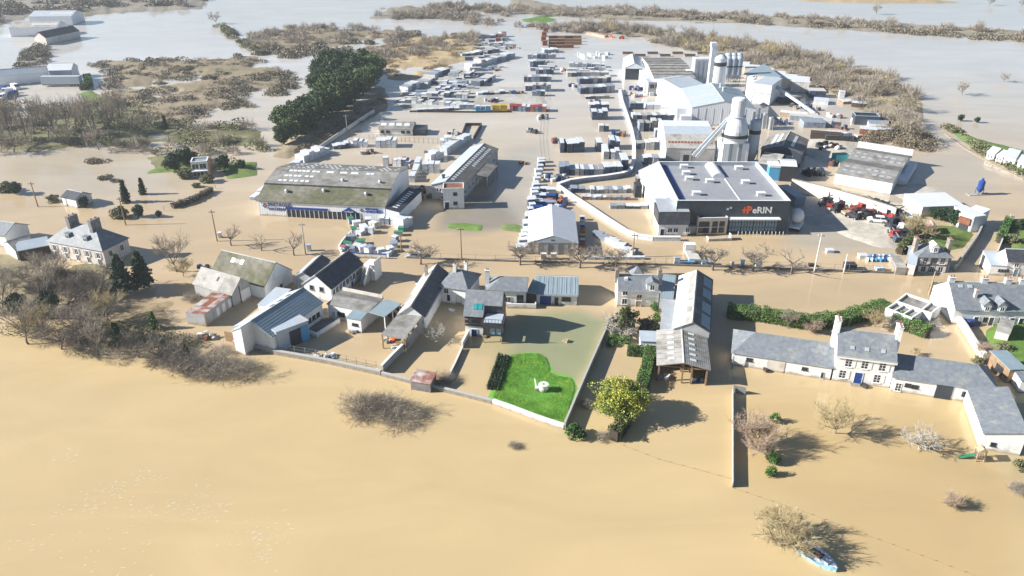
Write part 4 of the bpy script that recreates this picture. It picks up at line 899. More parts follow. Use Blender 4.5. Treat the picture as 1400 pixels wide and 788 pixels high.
# long low barn running back
hq = 3.2
s = Bld('long_barn', 'long low barn with ridged slate roof running back towards the street', 'barn', (550.8, 421.7), (579.8, 433), hq, C=(613.3, 375), along=True)
zr = z_on_front(s, 561.5, 419); zr = min(max(zr, hq+1.1), hq+2.2)
s.body(gable(hq, zr), 'white_render', ['old_cement', 'dark_slate'], 'y', over=.2); s.gutter('y')
s.chimney(s.w*.25, s.d*.8, hq+.5, zr+1.1, .5, .5, 'stone')
s = Bld('privy', 'tiny hut with black roof against the far side of the long low barn', 'hut', (568, 385.5), (576, 386.5), 1.7, C=(579, 381)); s.body([(0, 1.6), (1, 1.9)], 'white_render', 'charcoal', 'x', over=.1)
s = Bld('open_shed', 'grey-roofed open shed between brown yard and long low barn', 'shed', (526.8, 451), (552.6, 462.5), 2.9, C=(578.3, 433.2), along=True)
s.body([(0, 2.7), (1, 3.2)], None, 'fibre_cement', 'x', over=.05)
for x in (.1, s.w-.1):
    for i in range(5): y = .1+(s.d-.2)*i/4; s.part(MB().box(x-.1, x+.1, y-.1, y+.1, -.8, 2.65), 'post', 'timber')
s.part(MB().box(s.w-.05, s.w+.05, .3, s.d-.3, -.8, 2.3), 'side_boarding', 'grey_render'); s.part(MB().box(0, s.w, s.d-.1, s.d-.02, -.8, 2.9), 'back_wall', 'cream_render')
s = Bld('canopy', 'blue-grey sheet canopy on posts over a dark bay', 'canopy', (504.6, 427), (525.9, 433.2), 3.3, C=(548, 416.4))
s.body([(0, 3.2), (1, 3.4)], None, 'blue_grey_sheet', 'x', over=.05)
for x, y in ((s.w-.2, .2), (s.w-.2, s.d*.5), (s.w-.2, s.d-.3), (.2, s.d-.3)): s.part(MB().box(x-.08, x+.08, y-.08, y+.08, -.8, 3.15), 'post', 'white_paint')
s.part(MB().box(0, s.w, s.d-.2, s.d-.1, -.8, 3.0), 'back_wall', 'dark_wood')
s = Bld('workshop', 'low white workshop with wide weathered flat roof behind the brown yard', 'workshop', (447.8, 415.5), (502.8, 427), 2.9, C=(526.5, 410))
s.body([(0, 2.8), (.62, 3.0), (1, 3.0)], 'white_render', ['fibre_cement', 'dark_cement'], 'x', over=.15)
s.win('F', s.w*.32, .8, 1.5, .9, nx=3, fm='charcoal'); s.door('F', s.w*.13, .9, 2.0, 'zinc'); s.win('F', s.w*.6, .9, .8, .7, nx=1, fm='charcoal')
s.part(MB().box(-.1, s.w, s.d-.1, s.d+.2, 3.1, 3.7), 'parapet', 'cream_render')
s = Bld('annex', 'small white annex with blue-grey roof and twin windows on the brown yard', 'annex', (476, 432.3), (493, 437.7), 2.7, C=(503, 428), along=True); s.body([(0, 2.6), (1, 2.8)], 'white_render', 'blue_grey_sheet', 'x', over=.12)
s.win('F', s.w*.45, 1.3, .55, .5, nx=1, fm='charcoal'); s.win('F', s.w*.68, 1.3, .55, .5, nx=1, fm='charcoal')
# two-storey white building with black roof
hz2 = hgt((452, 395), (452, 414))
s = Bld('village_hall', 'tall white building with long black slate roof and a row of upper windows', 'building', (414.8, 388), (452, 395), hz2, C=(500, 361.3))
zr = z_on_front(s, 431, 376.8)
s.body(gable(hz2, zr), 'white_render', ['light_sheet', 'dark_slate'], 'y', over=.25, gover=.15); s.gutter('y')
for u in (.3, .66): s.win('F', s.w*u, hz2*.66, .95, 1.05, fm='grey_render', nx=1)
for i in range(9): s.win('R', s.d*(.07+.105*i), hz2-1.75, 1.0, 1.25, nx=2)
s.door('R', s.d*.62, 1.0, 2.2, 'deep_blue')
# outer stair
st = empty('outer_stair', P(495, 388), s.rz, 'white outer staircase at the far end of the black-roofed building', 'staircase')
MB().box(-.2, 2.2, 1.5, 4.2, -.8, 3.6).build('landing', 'white_render', st); 
for i in range(9): MB().box(0, 1.2, 1.49-.3*(i+1), 1.49-.3*i-.003, -.8, 3.5-.36*i-.3).build('step', 'concrete', st)
MB().prism([(1.5, 3.61), (1.5, 4.4), (-1.4, 1.3), (-1.4, .4)], 'x', 1.22, 1.4).build('stair_wall', 'white_render', st); MB().box(2.05, 2.2, 1.5, 4.2, 3.605, 4.5).build('parapet', 'white_render', st)
s = Bld('outbuilding', 'black-roofed outbuilding behind the long white building, nearest the street', 'outbuilding', (404, 377.5), (426.5, 380), 3.6, C=(457.4, 357.5))
s.body(gable(3.6, z_on_front(s, 417.5, 372.7)), 'grey_render', ['zinc', 'dark_slate'], 'y', over=.2)
# blue shed complex on the bank
hs = 3.4
s = Bld('bank_shed', 'long white shed with blue right roof slope on the river wall', 'shed', (322, 446), (372, 460.5), hs, C=(441, 414.5))
yy = s.d; zr = hs+2.0
s.body([(0, hs+.9), (1, zr)], 'white_render', 'light_sheet', 'y', x0=s.w*.24, x1=s.w/2, y0=-2.6, y1=-.01, over=.1)
s.body(gable(hs, zr), 'white_render', ['light_sheet', 'blue_grey_sheet'], 'y', over=.2)
for i in range(4): s.win('R', yy*(.62+.09*i), 1.2, .9, .9, fm='charcoal', nx=1)
for i in range(3): s.patch(0, yy*(.45+.16*i), yy*(.45+.16*i)+.9, .6, .8, 'charcoal', 'roof_window')
s = Bld('cross_wing', 'light-roofed cross wing with big dark doorway jutting from the blue-sloped shed', 'shed', (358.8, 443.9), (377.5, 456.3), 3.7, C=(410.3, 431.5))
s.body([(0, 3.9), (1, 3.6)], 'light_sheet', 'light_sheet', 'x', over=.15)
s.part(MB().box(s.w+.004, s.w+.06, s.d*.38, s.d*.72, -.8, 3.0), 'doorway', 'charcoal'); s.part(MB().box(s.w+.065, s.w+.13, s.d*.73, s.d*.97, -.6, 3.1), 'sliding_door', 'sky_paint')
tk = empty('water_tank', P(353, 463), 0, 'white cylindrical water tank beside the cross wing of the bank shed', 'tank'); MB().lathe(0, 0, [(.8, -.5), (.8, 1.7), (.5, 1.95), (.1, 2.0)], 16).build('shell', 'light_sheet', tk, smooth=False); MB().lathe(0, 0, [(.83, .5), (.83, .58)], 16).build('hoop', 'metal', tk); MB().lathe(0, 0, [(.83, 1.2), (.83, 1.28)], 16).build('hoop', 'metal', tk)
s = Bld('loading_yard', 'raised concrete loading dock with white parapet beside the blue-sloped shed', 'loading dock', (413, 452), (433, 459), .6, C=(463, 438))
s.part(MB().box(.2, s.w-.2, .2, s.d, -.8, .35), 'floor', 'dark_cement'); s.part(MB().box(0, s.w, -.02, .18, -.8, 1.1).box(s.w-.19, s.w, .19, s.d, -.8, 1.1), 'parapet', 'white_render')
s = Bld('lean_to', 'pale low lean-to roof on the far side of the bank shed', 'shed', (352.6, 416), (373, 419), 2.6, C=(399, 398)); s.body([(0, 2.4), (1, 2.8)], 'white_render', 'light_sheet', 'x', over=.1)
# mossy barns
hv = hgt((361.5, 392.4), (362, 404))
s = Bld('mossy_barn', 'barn with large mossy grey-green roof and white right gable', 'barn', (287.5, 374.2), (361.5, 392.4), 2.9, C=(394.3, 368.6))
s.body(gable(2.9, 6.2), 'white_render', ['mossy_cement', 'fibre_cement'], 'x', over=.2, gover=.1)
for a, b in ((.25, .31), (.42, .48)): s.patch(0, s.w*a, s.w*b, .62, .82)
s.patch(0, s.w*.311, s.w*.419, .64, .8, 'old_cement', 'roof_sheet', .04); s.door('R', s.d*.55, 1.0, 2.0, 'dark_wood')
s = Bld('old_barn', 'ragged barn with pale patchy cement roof and white doors below the mossy barn', 'barn', (265, 388.2), (316.8, 403.5), 2.6, C=(344.7, 388.2))
s.body(gable(2.6, 4.9), 'grey_render', ['old_cement', 'old_cement'], 'x', over=.2)
s.patch(0, s.w*.5, s.w*.54, .5, .75, 'charcoal', 'hole'); s.part(MB().box(s.w+.004, s.w+.07, s.d*.4, s.d*.85, -.6, 2.4), 'barn_door', 'white_render'); s.part(MB().box(s.w+.004, s.w+.09, s.d*.36, s.d*.39, -.6, 3.6), 'door_post', 'dark_wood')
s = Bld('rusty_shed', 'low shed with rust-red and white patched sheet roof', 'shed', (256.8, 425.2), (279.1, 431.8), 2.3, C=(315.4, 404.2), along=True); s.body([(0, 2.3), (1, 2.5)], 'grey_render', None, 'y')
for i in range(9):
    a, b = s.d*i/9+.01, s.d*(i+1)/9-.01
    for j in range(3): x0, x1 = -.1+(s.w+.2)*j/3+.01, -.1+(s.w+.2)*(j+1)/3-.01; z0, z1 = 2.32+.2*x0/s.w+(i % 2)*.012+j*.004, 2.32+.2*x1/s.w+(i % 2)*.012+j*.004; s.part(MB().slab([(x0, a, z0), (x1, a, z1), (x1, b, z1), (x0, b, z0)], .05), 'roof_sheet', random.choice(['rusty_red_sheet', 'rusty_red_sheet', 'rust', 'old_cement', 'rust']))
for i in range(6): s.part(MB().box(s.w+.004, s.w+.06, s.d*(.3+.11*i), s.d*(.3+.11*i)+.9, -.6, 1.9), 'shed_door', 'white_render' if i % 2 else 'grey_render')
# left house
hx = hgt((140.1, 343.2), (144.7, 365.3))
s = Bld('house', 'large cream house with bright slate hipped roof, two dormers and broad chimneys among the trees', 'house', (65.5, 329.5), (140.1, 343.2), hx, C=(177.4, 326.5))
s.hip(hx, hx+3.6, 'cream_render', 'slate', inset=s.w*.3, over=.35)
for x in (.3, .71): s.chimney(s.w*x, s.d*.5, hx+1.5, hx+5.0, .8, 2.4, 'grey_stone', 2)
for u in (.33, .66):
    x = s.w*u; o = s.part(MB().box(x-.65, x+.65, s.d*.12, s.d*.32, hx+.6, hx+2.1), 'dormer', 'slate'); s.win('F', x, hx+.8, .9, 1.0, y=s.d*.12-.01)
for i, u in enumerate((.1, .3, .5, .7, .9)):
    s.win('F', s.w*u, hx-2.0, .95, 1.35, shut='grey_render'); s.win('F', s.w*u, .2, .95, 1.5)
for u in (.25, .7): s.win('R', s.d*u, hx-2.0, .95, 1.35)
s = Bld('outbuilding', 'low outbuilding with grey-green and white roof left of the cream house', 'outbuilding', (4.6, 332.5), (19.8, 341), 2.6, C=(44, 331)); s.body(gable(2.6, 3.6), 'white_render', ['light_sheet', 'fibre_cement'], 'y', over=.2)
s = Bld('house', 'grey-roofed house cut by the left edge of the picture', 'house', (-22, 318), (6, 322), 3.0, C=(18, 305)); s.body(gable(3.0, 4.6), 'white_render', ['slate', 'slate'], 'x', over=.3)
s = Bld('wing', 'white lean-to wing linking the outbuilding to the cream house', 'outbuilding', (24, 342.5), (66, 334.5), 2.6, depth=3.0); s.body([(0, 2.4), (1, 3.2)], 'dark_wood', 'light_sheet', 'x', over=.15)
# ================================================================ manor
hM = hgt((1145.4, 483.6), (1140, 520.2))
s = Bld('manor_house', 'white two-storey manor with slate roof, two white chimneys and a blue front door', 'house', (1145.4, 483.8), (1225.4, 493.8), hM, depth=8)
yr, zr = slope_pt(s, 1183, 453.5, 0, hM, .75); s.d = 2*yr
s.body(gable(hM, zr), 'white_render', 'slate', 'x', over=.35, gover=.12); s.gutter()
for x in (-.25, s.w+.25): s.chimney(x, yr, hM-.5, zr+1.7, .75, 1.6, 'white_render', 3)
s.part(MB().box(-.2, s.w+.2, -.35, .0, hM-.55, hM-.2), 'cornice', 'white_render')
for u in (.22, .5, .8):
    s.win('F', s.w*u, hM*.58, 1.05, 1.6, nx=2, nz=3, shut='white_paint')
for u in (.16, .76): s.win('F', s.w*u, hM*.14, 1.05, 1.5, nx=2, nz=3, shut='white_paint')
s.door('F', s.w*.44, 1.3, 2.3, 'blue_paint', z=-.1); s.part(MB().box(s.w*.44-1, s.w*.44+1, -.9, -.01, -.8, .12), 'doorstep', 'stone')
for u in (.25, .5, .78): s.patch(0, s.w*u-.3, s.w*u+.3, .22, .36, 'zinc', 'roof_window', .1)
s.part(MB().box(-.12, s.w+.12, yr-.12, yr+.12, zr+.08, zr+.2), 'ridge_tiles', 'red_tile')
hL = hgt((1136.4, 503.2), (1138, 520))
s = Bld('stable_wing', 'long low white wing with grey slate roof left of the manor', 'outbuilding', (1001.6, 482.5), (1138, 503.2), hL, depth=8)
yr, zr = slope_pt(s, 1082, 461.3, 0, hL, .6)
s.d = 2*yr; s.hip(hL, zr, 'white_render', 'slate', inset=3.2, over=.25, ends=(1, 0))
s.part(MB().box(s.w*.36, s.w*.54, -.08, -.004, -.6, hL-.12), 'barn_door', 'cream_render'); s.win('F', s.w*.18, hL-1.1, 1.0, .6, nx=3, fm='charcoal'); s.win('F', s.w*.74, hL-1.2, .9, .55, nx=3, fm='charcoal'); s.win('F', s.w*.92, .1, .5, 1.2, nx=1, fm='zinc')
hR = hgt((1221.6, 516), (1217.8, 534.5))
s = Bld('coach_house', 'long white coach house with slate roof and slate-blue doors right of the manor', 'outbuilding', (1222.6, 516.3), (1366, 537), hR, depth=8)
yr, zr = slope_pt(s, 1285, 491.3, 0, hR, .6); s.d = 2*yr
s.hip(hR, zr, 'white_render', 'slate', inset=2.6, over=.25, ends=(0, 1))
s.win('F', .9, .2, .9, 1.5, nx=2, nz=3); s.win('F', s.w*.15, hR-1.3, .9, .6, nx=1, fm='charcoal'); s.win('F', s.w*.22, hR-1.4, 1.0, .6, fm='charcoal')
o = s.part(MB().box(s.w*.42, s.w*.58, -.1, -.004, -.6, hR-.1), 'coach_door', 'navy_sheet')
for i in range(8): x = s.w*(.425+.0195*i); s.part(MB().box(x, x+.05, -.13, -.101, -.6, hR-.12), 'plank', 'charcoal', parent=o)
for i in range(5): s.win('F', s.w*.69+i*.85, hR-1.5, .6, .8, nx=1, fm='charcoal')
s = Bld('yard_wing', 'white wing with slate lean-to roof closing the manor yard at the right', 'outbuilding', (1346, 592.3), (1402, 601.7), 2.8, C=(1377, 547))
s.d += 1.6
s.body([(0, 2.7), (1, 3.9)], 'white_render', 'slate', 'y', over=.15)
s.win('F', s.w*.3, .9, .7, .6, nx=1, fm='charcoal')
# ================================================================ right side
hW = hgt((1142.6, 237.1), (1139, 252.6))
s = Bld('white_warehouse', 'white-walled warehouse with two low grey roof ridges beyond the truck yard', 'warehouse', (1142.6, 237.1), (1220.6, 250.8), hW, C=(1256.6, 215.5))
s.body([(0, hW), (.26, hW+1.1), (.5, hW+.3), (.76, hW+1.1), (1, hW)], 'white_wall_sheet', ['fibre_cement', 'dark_cement', 'fibre_cement', 'dark_cement'], 'x', over=.1)
for sg in (0, 2):
    for i in range(7):
        for t in (.3, .65):
            if (i*3+int(t*10)) % 4: s.patch(sg, s.w*(.08+.13*i), s.w*(.08+.13*i)+1.1, t, t+.14, 'zinc', 'roof_sheet', .03)
s.part(MB().box(-.3, s.w+.3, s.d+.02, s.d+.3, hW-.5, hW+1.9), 'end_parapet', 'white_sheet'); s.part(MB().box(s.w+.003, s.w+2.2, s.d*.35, s.d*.95, -.8, hW*.62), 'side_bay', 'white_wall_sheet')
s.part(MB().box(s.w+.01, s.w+.08, s.d*.5, s.d*.8, hW*.63, hW*.85), 'window_band', 'glass')
hS = hgt((1255.6, 350.8), (1252.4, 371.8))
s = Bld('stone_house', 'grey stone house with slate roof and white shutters at the street corner', 'house', (1255.6, 351), (1301.5, 352.4), hS, depth=8)
yr, zr = slope_pt(s, 1277, 332.8, 0, hS, .8); s.d = 2*yr
s.hip(hS, zr, 'grey_stone', 'slate', inset=3.0, over=.35)
for x in (0.0, s.w): s.chimney(x, yr, hS-.5, zr+1.0, .7, 1.3, 'stone')
for u in (.24, .76): s.win('F', s.w*u, hS*.55, 1.0, 1.4, nx=2, nz=3, shut='white_paint'); s.win('F', s.w*u, .1, 1.0, 1.3, shut='white_paint')
s.win('F', s.w*.5, .1, .9, 1.3)
o = s.part(MB().prism([(s.w*.5-.75, hS+.7), (s.w*.5-.75, hS+1.9), (s.w*.5, hS+2.6), (s.w*.5+.75, hS+1.9), (s.w*.5+.75, hS+.7)], 'y', .6, 2.8), 'dormer', 'white_render'); s.win('F', s.w*.5, hS+.85, .8, 1.0, y=.59)
s = Bld('annex', 'cream side annex against the left wall of the grey stone house', 'annex', (1242, 358), (1253, 360), 3.0, depth=5); s.body([(0, 2.6), (1, 3.4)], 'cream_render', 'light_sheet', 'x', over=.1)
s = Bld('white_house', 'white house with dark roof at the right edge across the side lane', 'house', (1378, 357.5), (1432, 359.5), 3.3, depth=8); yr, zr = slope_pt(s, 1400, 341.8, 0, 3.3, .8); s.d = 2*yr
s.body(gable(3.3, zr), 'white_render', 'dark_slate', 'x', over=.2, gover=.05); s.door('F', 2.2, 1.0, 2.1, 'blue_glass'); s.win('F', 1.9, 2.1, .9, .8); s.win('F', 5.2, 1.2, 1.0, 1.2)
s = Bld('annex', 'white lean-to with four small windows left of the dark-roofed white house', 'annex', (1355, 363), (1377.5, 364.5), 2.2, depth=5); s.body([(0, 2.2), (1, 3.1)], 'white_render', 'light_sheet', 'x', over=.1)
for i in range(4): s.win('F', 1.8+i*.55, 1.0, .4, .5, nx=1, fm='charcoal')
hT = 3.0
s = Bld('terraced_cottages', 'row of white cottages under one long slate roof at the right edge', 'cottages', (1306, 423.5), (1470, 428.5), hT, depth=8)
yr, zr = slope_pt(s, 1350, 387, 0, hT, .7); s.d = 2*yr
s.body(gable(hT, zr), 'white_render', 'slate', 'x', over=.2, gover=.03)
for x, t in ((.02, 1.0), (.30, 1.0), (.50, 1.0), (.62, 1.0)): s.chimney(s.w*x, yr, zr-.6, zr+.9, 1.1, .6, 'white_render', 2)
s.chimney(s.w*.19, yr*.45, hT+1, hT+3.0, .5, .5, 'cream_render', 1)
for u in (.09, .17): s.patch(0, s.w*u-.4, s.w*u+.4, .78, .9, 'zinc', 'roof_window', .1)
for u in (.26, .385): 
    x = s.w*u; o = s.part(MB().prism([(x-.7, hT-.2), (x-.7, hT+1.0), (x, hT+1.8), (x+.7, hT+1.0), (x+.7, hT-.2)], 'y', -.12, 2.0), 'dormer', 'white_render'); s.win('F', x, hT, .8, .9, y=-.13)
    s.part(MB().slab([(x-.9, -.25, hT+.95), (x-.9, 2.2, hT+.95), (x-.01, 2.2, hT+2.0), (x-.01, -.25, hT+2.0)], .07).slab([(x+.9, -.25, hT+.95), (x+.9, 2.2, hT+.95), (x+.01, 2.2, hT+2.0), (x+.01, -.25, hT+2.0)], .07), 'dormer_roof', 'slate', parent=o)
for u in (.2, .33, .42, .5, .58): s.door('F', s.w*u, .95, 2.1, 'charcoal' if u != .33 else 'navy_sheet'); s.win('F', s.w*u+1.6, .7, .8, .9, fm='charcoal')
s = Bld('extension', 'white gabled extension with glazed ground floor at the left end of the cottages', 'extension', (1309, 424.5), (1337, 426), 2.7, depth=5.5)
s.body([(0, 2.7), (1, 4.4)], 'white_render', 'white_sheet', 'x', over=.2); s.part(MB().box(s.w*.45, s.w*.95, -.06, -.003, -.5, 2.2), 'patio_door', 'glass'); s.win('F', s.w*.2, .8, 1.0, 1.0, pm='blue_glass'); s.patch(0, s.w*.6, s.w*.75, .4, .75, 'zinc', 'roof_window')
for (nm, lb, A_, B_, C_) in (('flat_roofed_block', 'front half of the low flat-roofed building with white parapets behind the hedge', (1211, 421), (1247, 435), (1260, 425)), ('flat_roofed_block', 'larger rear half of the low flat-roofed building with white parapets behind the hedge', (1224.5, 411.5), (1274, 428.6), (1281, 416.4))):
    s = Bld(nm, lb, 'building', A_, B_, 2.3 if 'front' in lb else 2.5, C=C_)
    if 'rear' in lb: s.d = (P(1239, 400.7, 2.5)-s.o).dot(s.v)
    s.flat(s.h, 'white_render', 'fibre_cement', par=.45, pt=.28)
    for u in ((.28, .62) if 'front' in lb else (.7,)): s.part(MB().box(s.w*u, s.w*u+.25, .3, s.d-.3, s.h-.43, s.h-.02), 'roof_kerb', 'white_render')
s = Bld('garden_shed', 'cream shed with white roof beside the cottages garden', 'shed', (1362, 452.5), (1380, 457.5), 1.8, depth=5); s.body([(0, 1.8), (1, 2.1)], 'cream_render', 'old_cement', 'x', over=.1)
s = Bld('garden_house', 'wooden garden house with grey flat roof at the right edge', 'garden house', (1381.5, 505.5), (1402, 505), 2.6, depth=5.0); s.body([(0, 2.6), (1, 2.7)], 'timber', 'blue_grey_sheet', 'x', over=.25); s.win('L', 2.2, .7, 1.8, 1.2, nx=3, fm='dark_wood')
s = Bld('garden_store', 'white store with blue-grey roof cut by the right edge', 'shed', (1397, 521), (1420, 523), 2.2, depth=4.0); s.body([(0, 2.2), (1, 2.4)], 'white_render', 'slate', 'x', over=.15)
CARD = ['first', 'second', 'third', 'fourth', 'fifth', 'sixth', 'seventh', 'eighth', 'ninth', 'tenth', 'eleventh', 'twelfth', 'thirteenth', 'fourteenth', 'fifteenth', 'sixteenth', 'seventeenth', 'eighteenth', 'nineteenth', 'twentieth', 'twenty-first', 'twenty-second', 'twenty-third', 'twenty-fourth', 'twenty-fifth', 'twenty-sixth']
# ================================================================ vegetation
proto('pollard', bare_tree, 3, h=5.5, spread=.75, trunk=.42, limbs=5, n2=5, n3=4, ntw=6, up=.45, tw='twig', twl=.7, r0=.28, tww=.03)
proto('pollard_b', bare_tree, 8, h=5.5, spread=.95, trunk=.36, limbs=6, n2=6, n3=5, ntw=8, up=.3, tw='twig', twl=.7, r0=.3, tww=.03)
proto('pollard_thin', bare_tree, 5, h=5.0, spread=.8, trunk=.4, limbs=4, n2=3, n3=2, ntw=4, up=.5, tw='twig', twl=.7, r0=.25, tww=.03)
proto('bare_a', bare_tree, 11, h=9, spread=.6, trunk=.3, limbs=6, n2=6, n3=6, ntw=8, up=.4, tw='twig', twl=.9)
proto('bare_b', bare_tree, 12, h=8, spread=.9, trunk=.22, limbs=7, n2=6, n3=5, ntw=9, up=.25, tw='twig_dark', twl=.9)
proto('bare_gold', bare_tree, 13, h=6, spread=.8, trunk=.25, limbs=8, n2=7, n3=6, ntw=10, up=.5, tw='twig_gold', twl=.8, r0=.16, tww=.03)
proto('bare_pink', bare_tree, 14, h=6, spread=.85, trunk=.12, limbs=8, n2=7, n3=6, ntw=9, up=.5, tw='twig_pink', twl=.8, r0=.2, stems=2, tww=.03)
proto('bare_pale', bare_tree, 15, h=5, spread=1.1, trunk=.2, limbs=7, n2=6, n3=4, ntw=7, up=.2, tw='twig_pale', bark='twig_pale', twl=.8, r0=.2, tww=.035)
proto('weeping', bare_tree, 16, h=4.5, spread=1.3, trunk=.25, limbs=8, n2=7, n3=5, ntw=8, up=.05, tw='twig_pale', bark='twig_pale', twl=1.1, r0=.18, droop=.4, tww=.04)
proto('drowned_a', bare_tree, 17, h=5.4, spread=1.4, trunk=.08, limbs=8, n2=6, n3=5, ntw=5, up=.14, tw='twig', twl=1.0, r0=.14, stems=4, tww=.017)
proto('drowned_b', bare_tree, 18, h=4.2, spread=1.2, trunk=.1, limbs=7, n2=6, n3=5, ntw=5, up=.22, tw='twig', twl=1.0, r0=.12, stems=3, tww=.024)
proto('big_gold', bare_tree, 19, h=8, spread=1.0, trunk=.16, limbs=9, n2=8, n3=7, ntw=12, up=.28, tw='twig_gold', twl=1.0, r0=.25, tww=.03)
proto('poplar', bare_tree, 20, h=13, spread=.35, trunk=.35, limbs=6, n2=6, n3=4, ntw=7, up=.8, tw='twig', twl=1.2, r0=.25, tww=.05)
proto('far_tree', bare_tree, 21, h=8, spread=.7, trunk=.25, limbs=6, n2=5, n3=4, ntw=7, up=.5, tw='twig', twl=1.3, r0=.22, tww=.09)
proto('far_tree_b', bare_tree, 22, h=8, spread=.8, trunk=.22, limbs=6, n2=5, n3=4, ntw=7, up=.4, tw='twig_gold', twl=1.3, r0=.22, tww=.09)
proto('pine', leafy, 31, (5.0, 5.0, 4.4), 5.6, 6500, 60, .34, 'pine', r0=.35, cs=.36)
proto('pine_b', leafy, 32, (5.2, 4.9, 5.0), 6.0, 6500, 60, .34, 'pine', r0=.3, cs=.33)
proto('pine_c', leafy, 37, (5.0, 5.0, 4.2), 5.6, 6500, 60, .34, 'pine_bright', r0=.3, cs=.36)
proto('spruce', conifer, 33, 9, 2.7, 'spruce', 110, .3)
proto('cypress', conifer, 34, 6, 1.3, 'spruce', 80, .24, .02)
proto('thuja', conifer, 44, 4, 1.0, 'box_leaf', 60, .22, .02)
proto('mimosa', leafy, 35, (4.3, 3.9, 2.5), 2.5, 17000, 90, .11, 'mimosa', r0=.3, cs=.27)
proto('ball', leafy, 36, (1.0, 1.0, .95), .8, 1500, 16, .1, 'box_leaf', r0=.08, cs=.5)
proto('bush', leafy, 38, (1.6, 1.6, 1.2), .9, 1600, 18, .15, 'laurel', r0=.1, cs=.45)
proto('ivy_tree', leafy, 39, (3.0, 2.7, 2.8), 3.2, 3600, 34, .16, 'ivy', r0=.3, cs=.24)
proto('round_tree', leafy, 40, (3.2, 3.2, 2.8), 3.2, 3600, 34, .24, 'spruce', r0=.25, cs=.34)
proto('olive_bush', leafy, 41, (2.6, 2.4, 1.7), 1.3, 1800, 22, .22, 'scrub_green', r0=.12, cs=.4)
G = 'pollarded trees along the street'
for i, (x, y, k, s_, n_) in enumerate(((317, 336, 'pollard', .8, 'first'), (358, 343, 'pollard_thin', .8, 'second'), (403, 349, 'pollard', .85, 'third'), (575, 361, 'pollard_b', 1.0, ''), (710, 362, 'pollard_b', 1.05, ''), (751, 363, 'pollard_thin', .7, ''), (792, 366, 'pollard_b', 1.1, ''), (843, 367, 'pollard_b', 1.0, ''), (975, 370, 'pollard_b', 1.15, ''), (1028, 371, 'pollard_b', 1.1, ''), (1082, 374, 'pollard_thin', 1.15, ''))):
    lb = ['bare street tree furthest left, near the utility pole', 'bare street tree between the leftmost tree and the pole', 'bare street tree right of the pole before the merchant hall', 'bare street tree beside the parked grey car', 'bare street tree at the left corner of the white tent', 'small thin bare tree in front of the white tent', 'bare street tree with dense crown at the right corner of the white tent', 'bare street tree beside the heap of white bags', 'dense bare street tree beside the white truck', 'dense bare street tree before the dark warehouse office', 'sparse bare street tree right of the dark warehouse'][i]
    tree('street_tree', lb, k, x, y, s_, group=G)
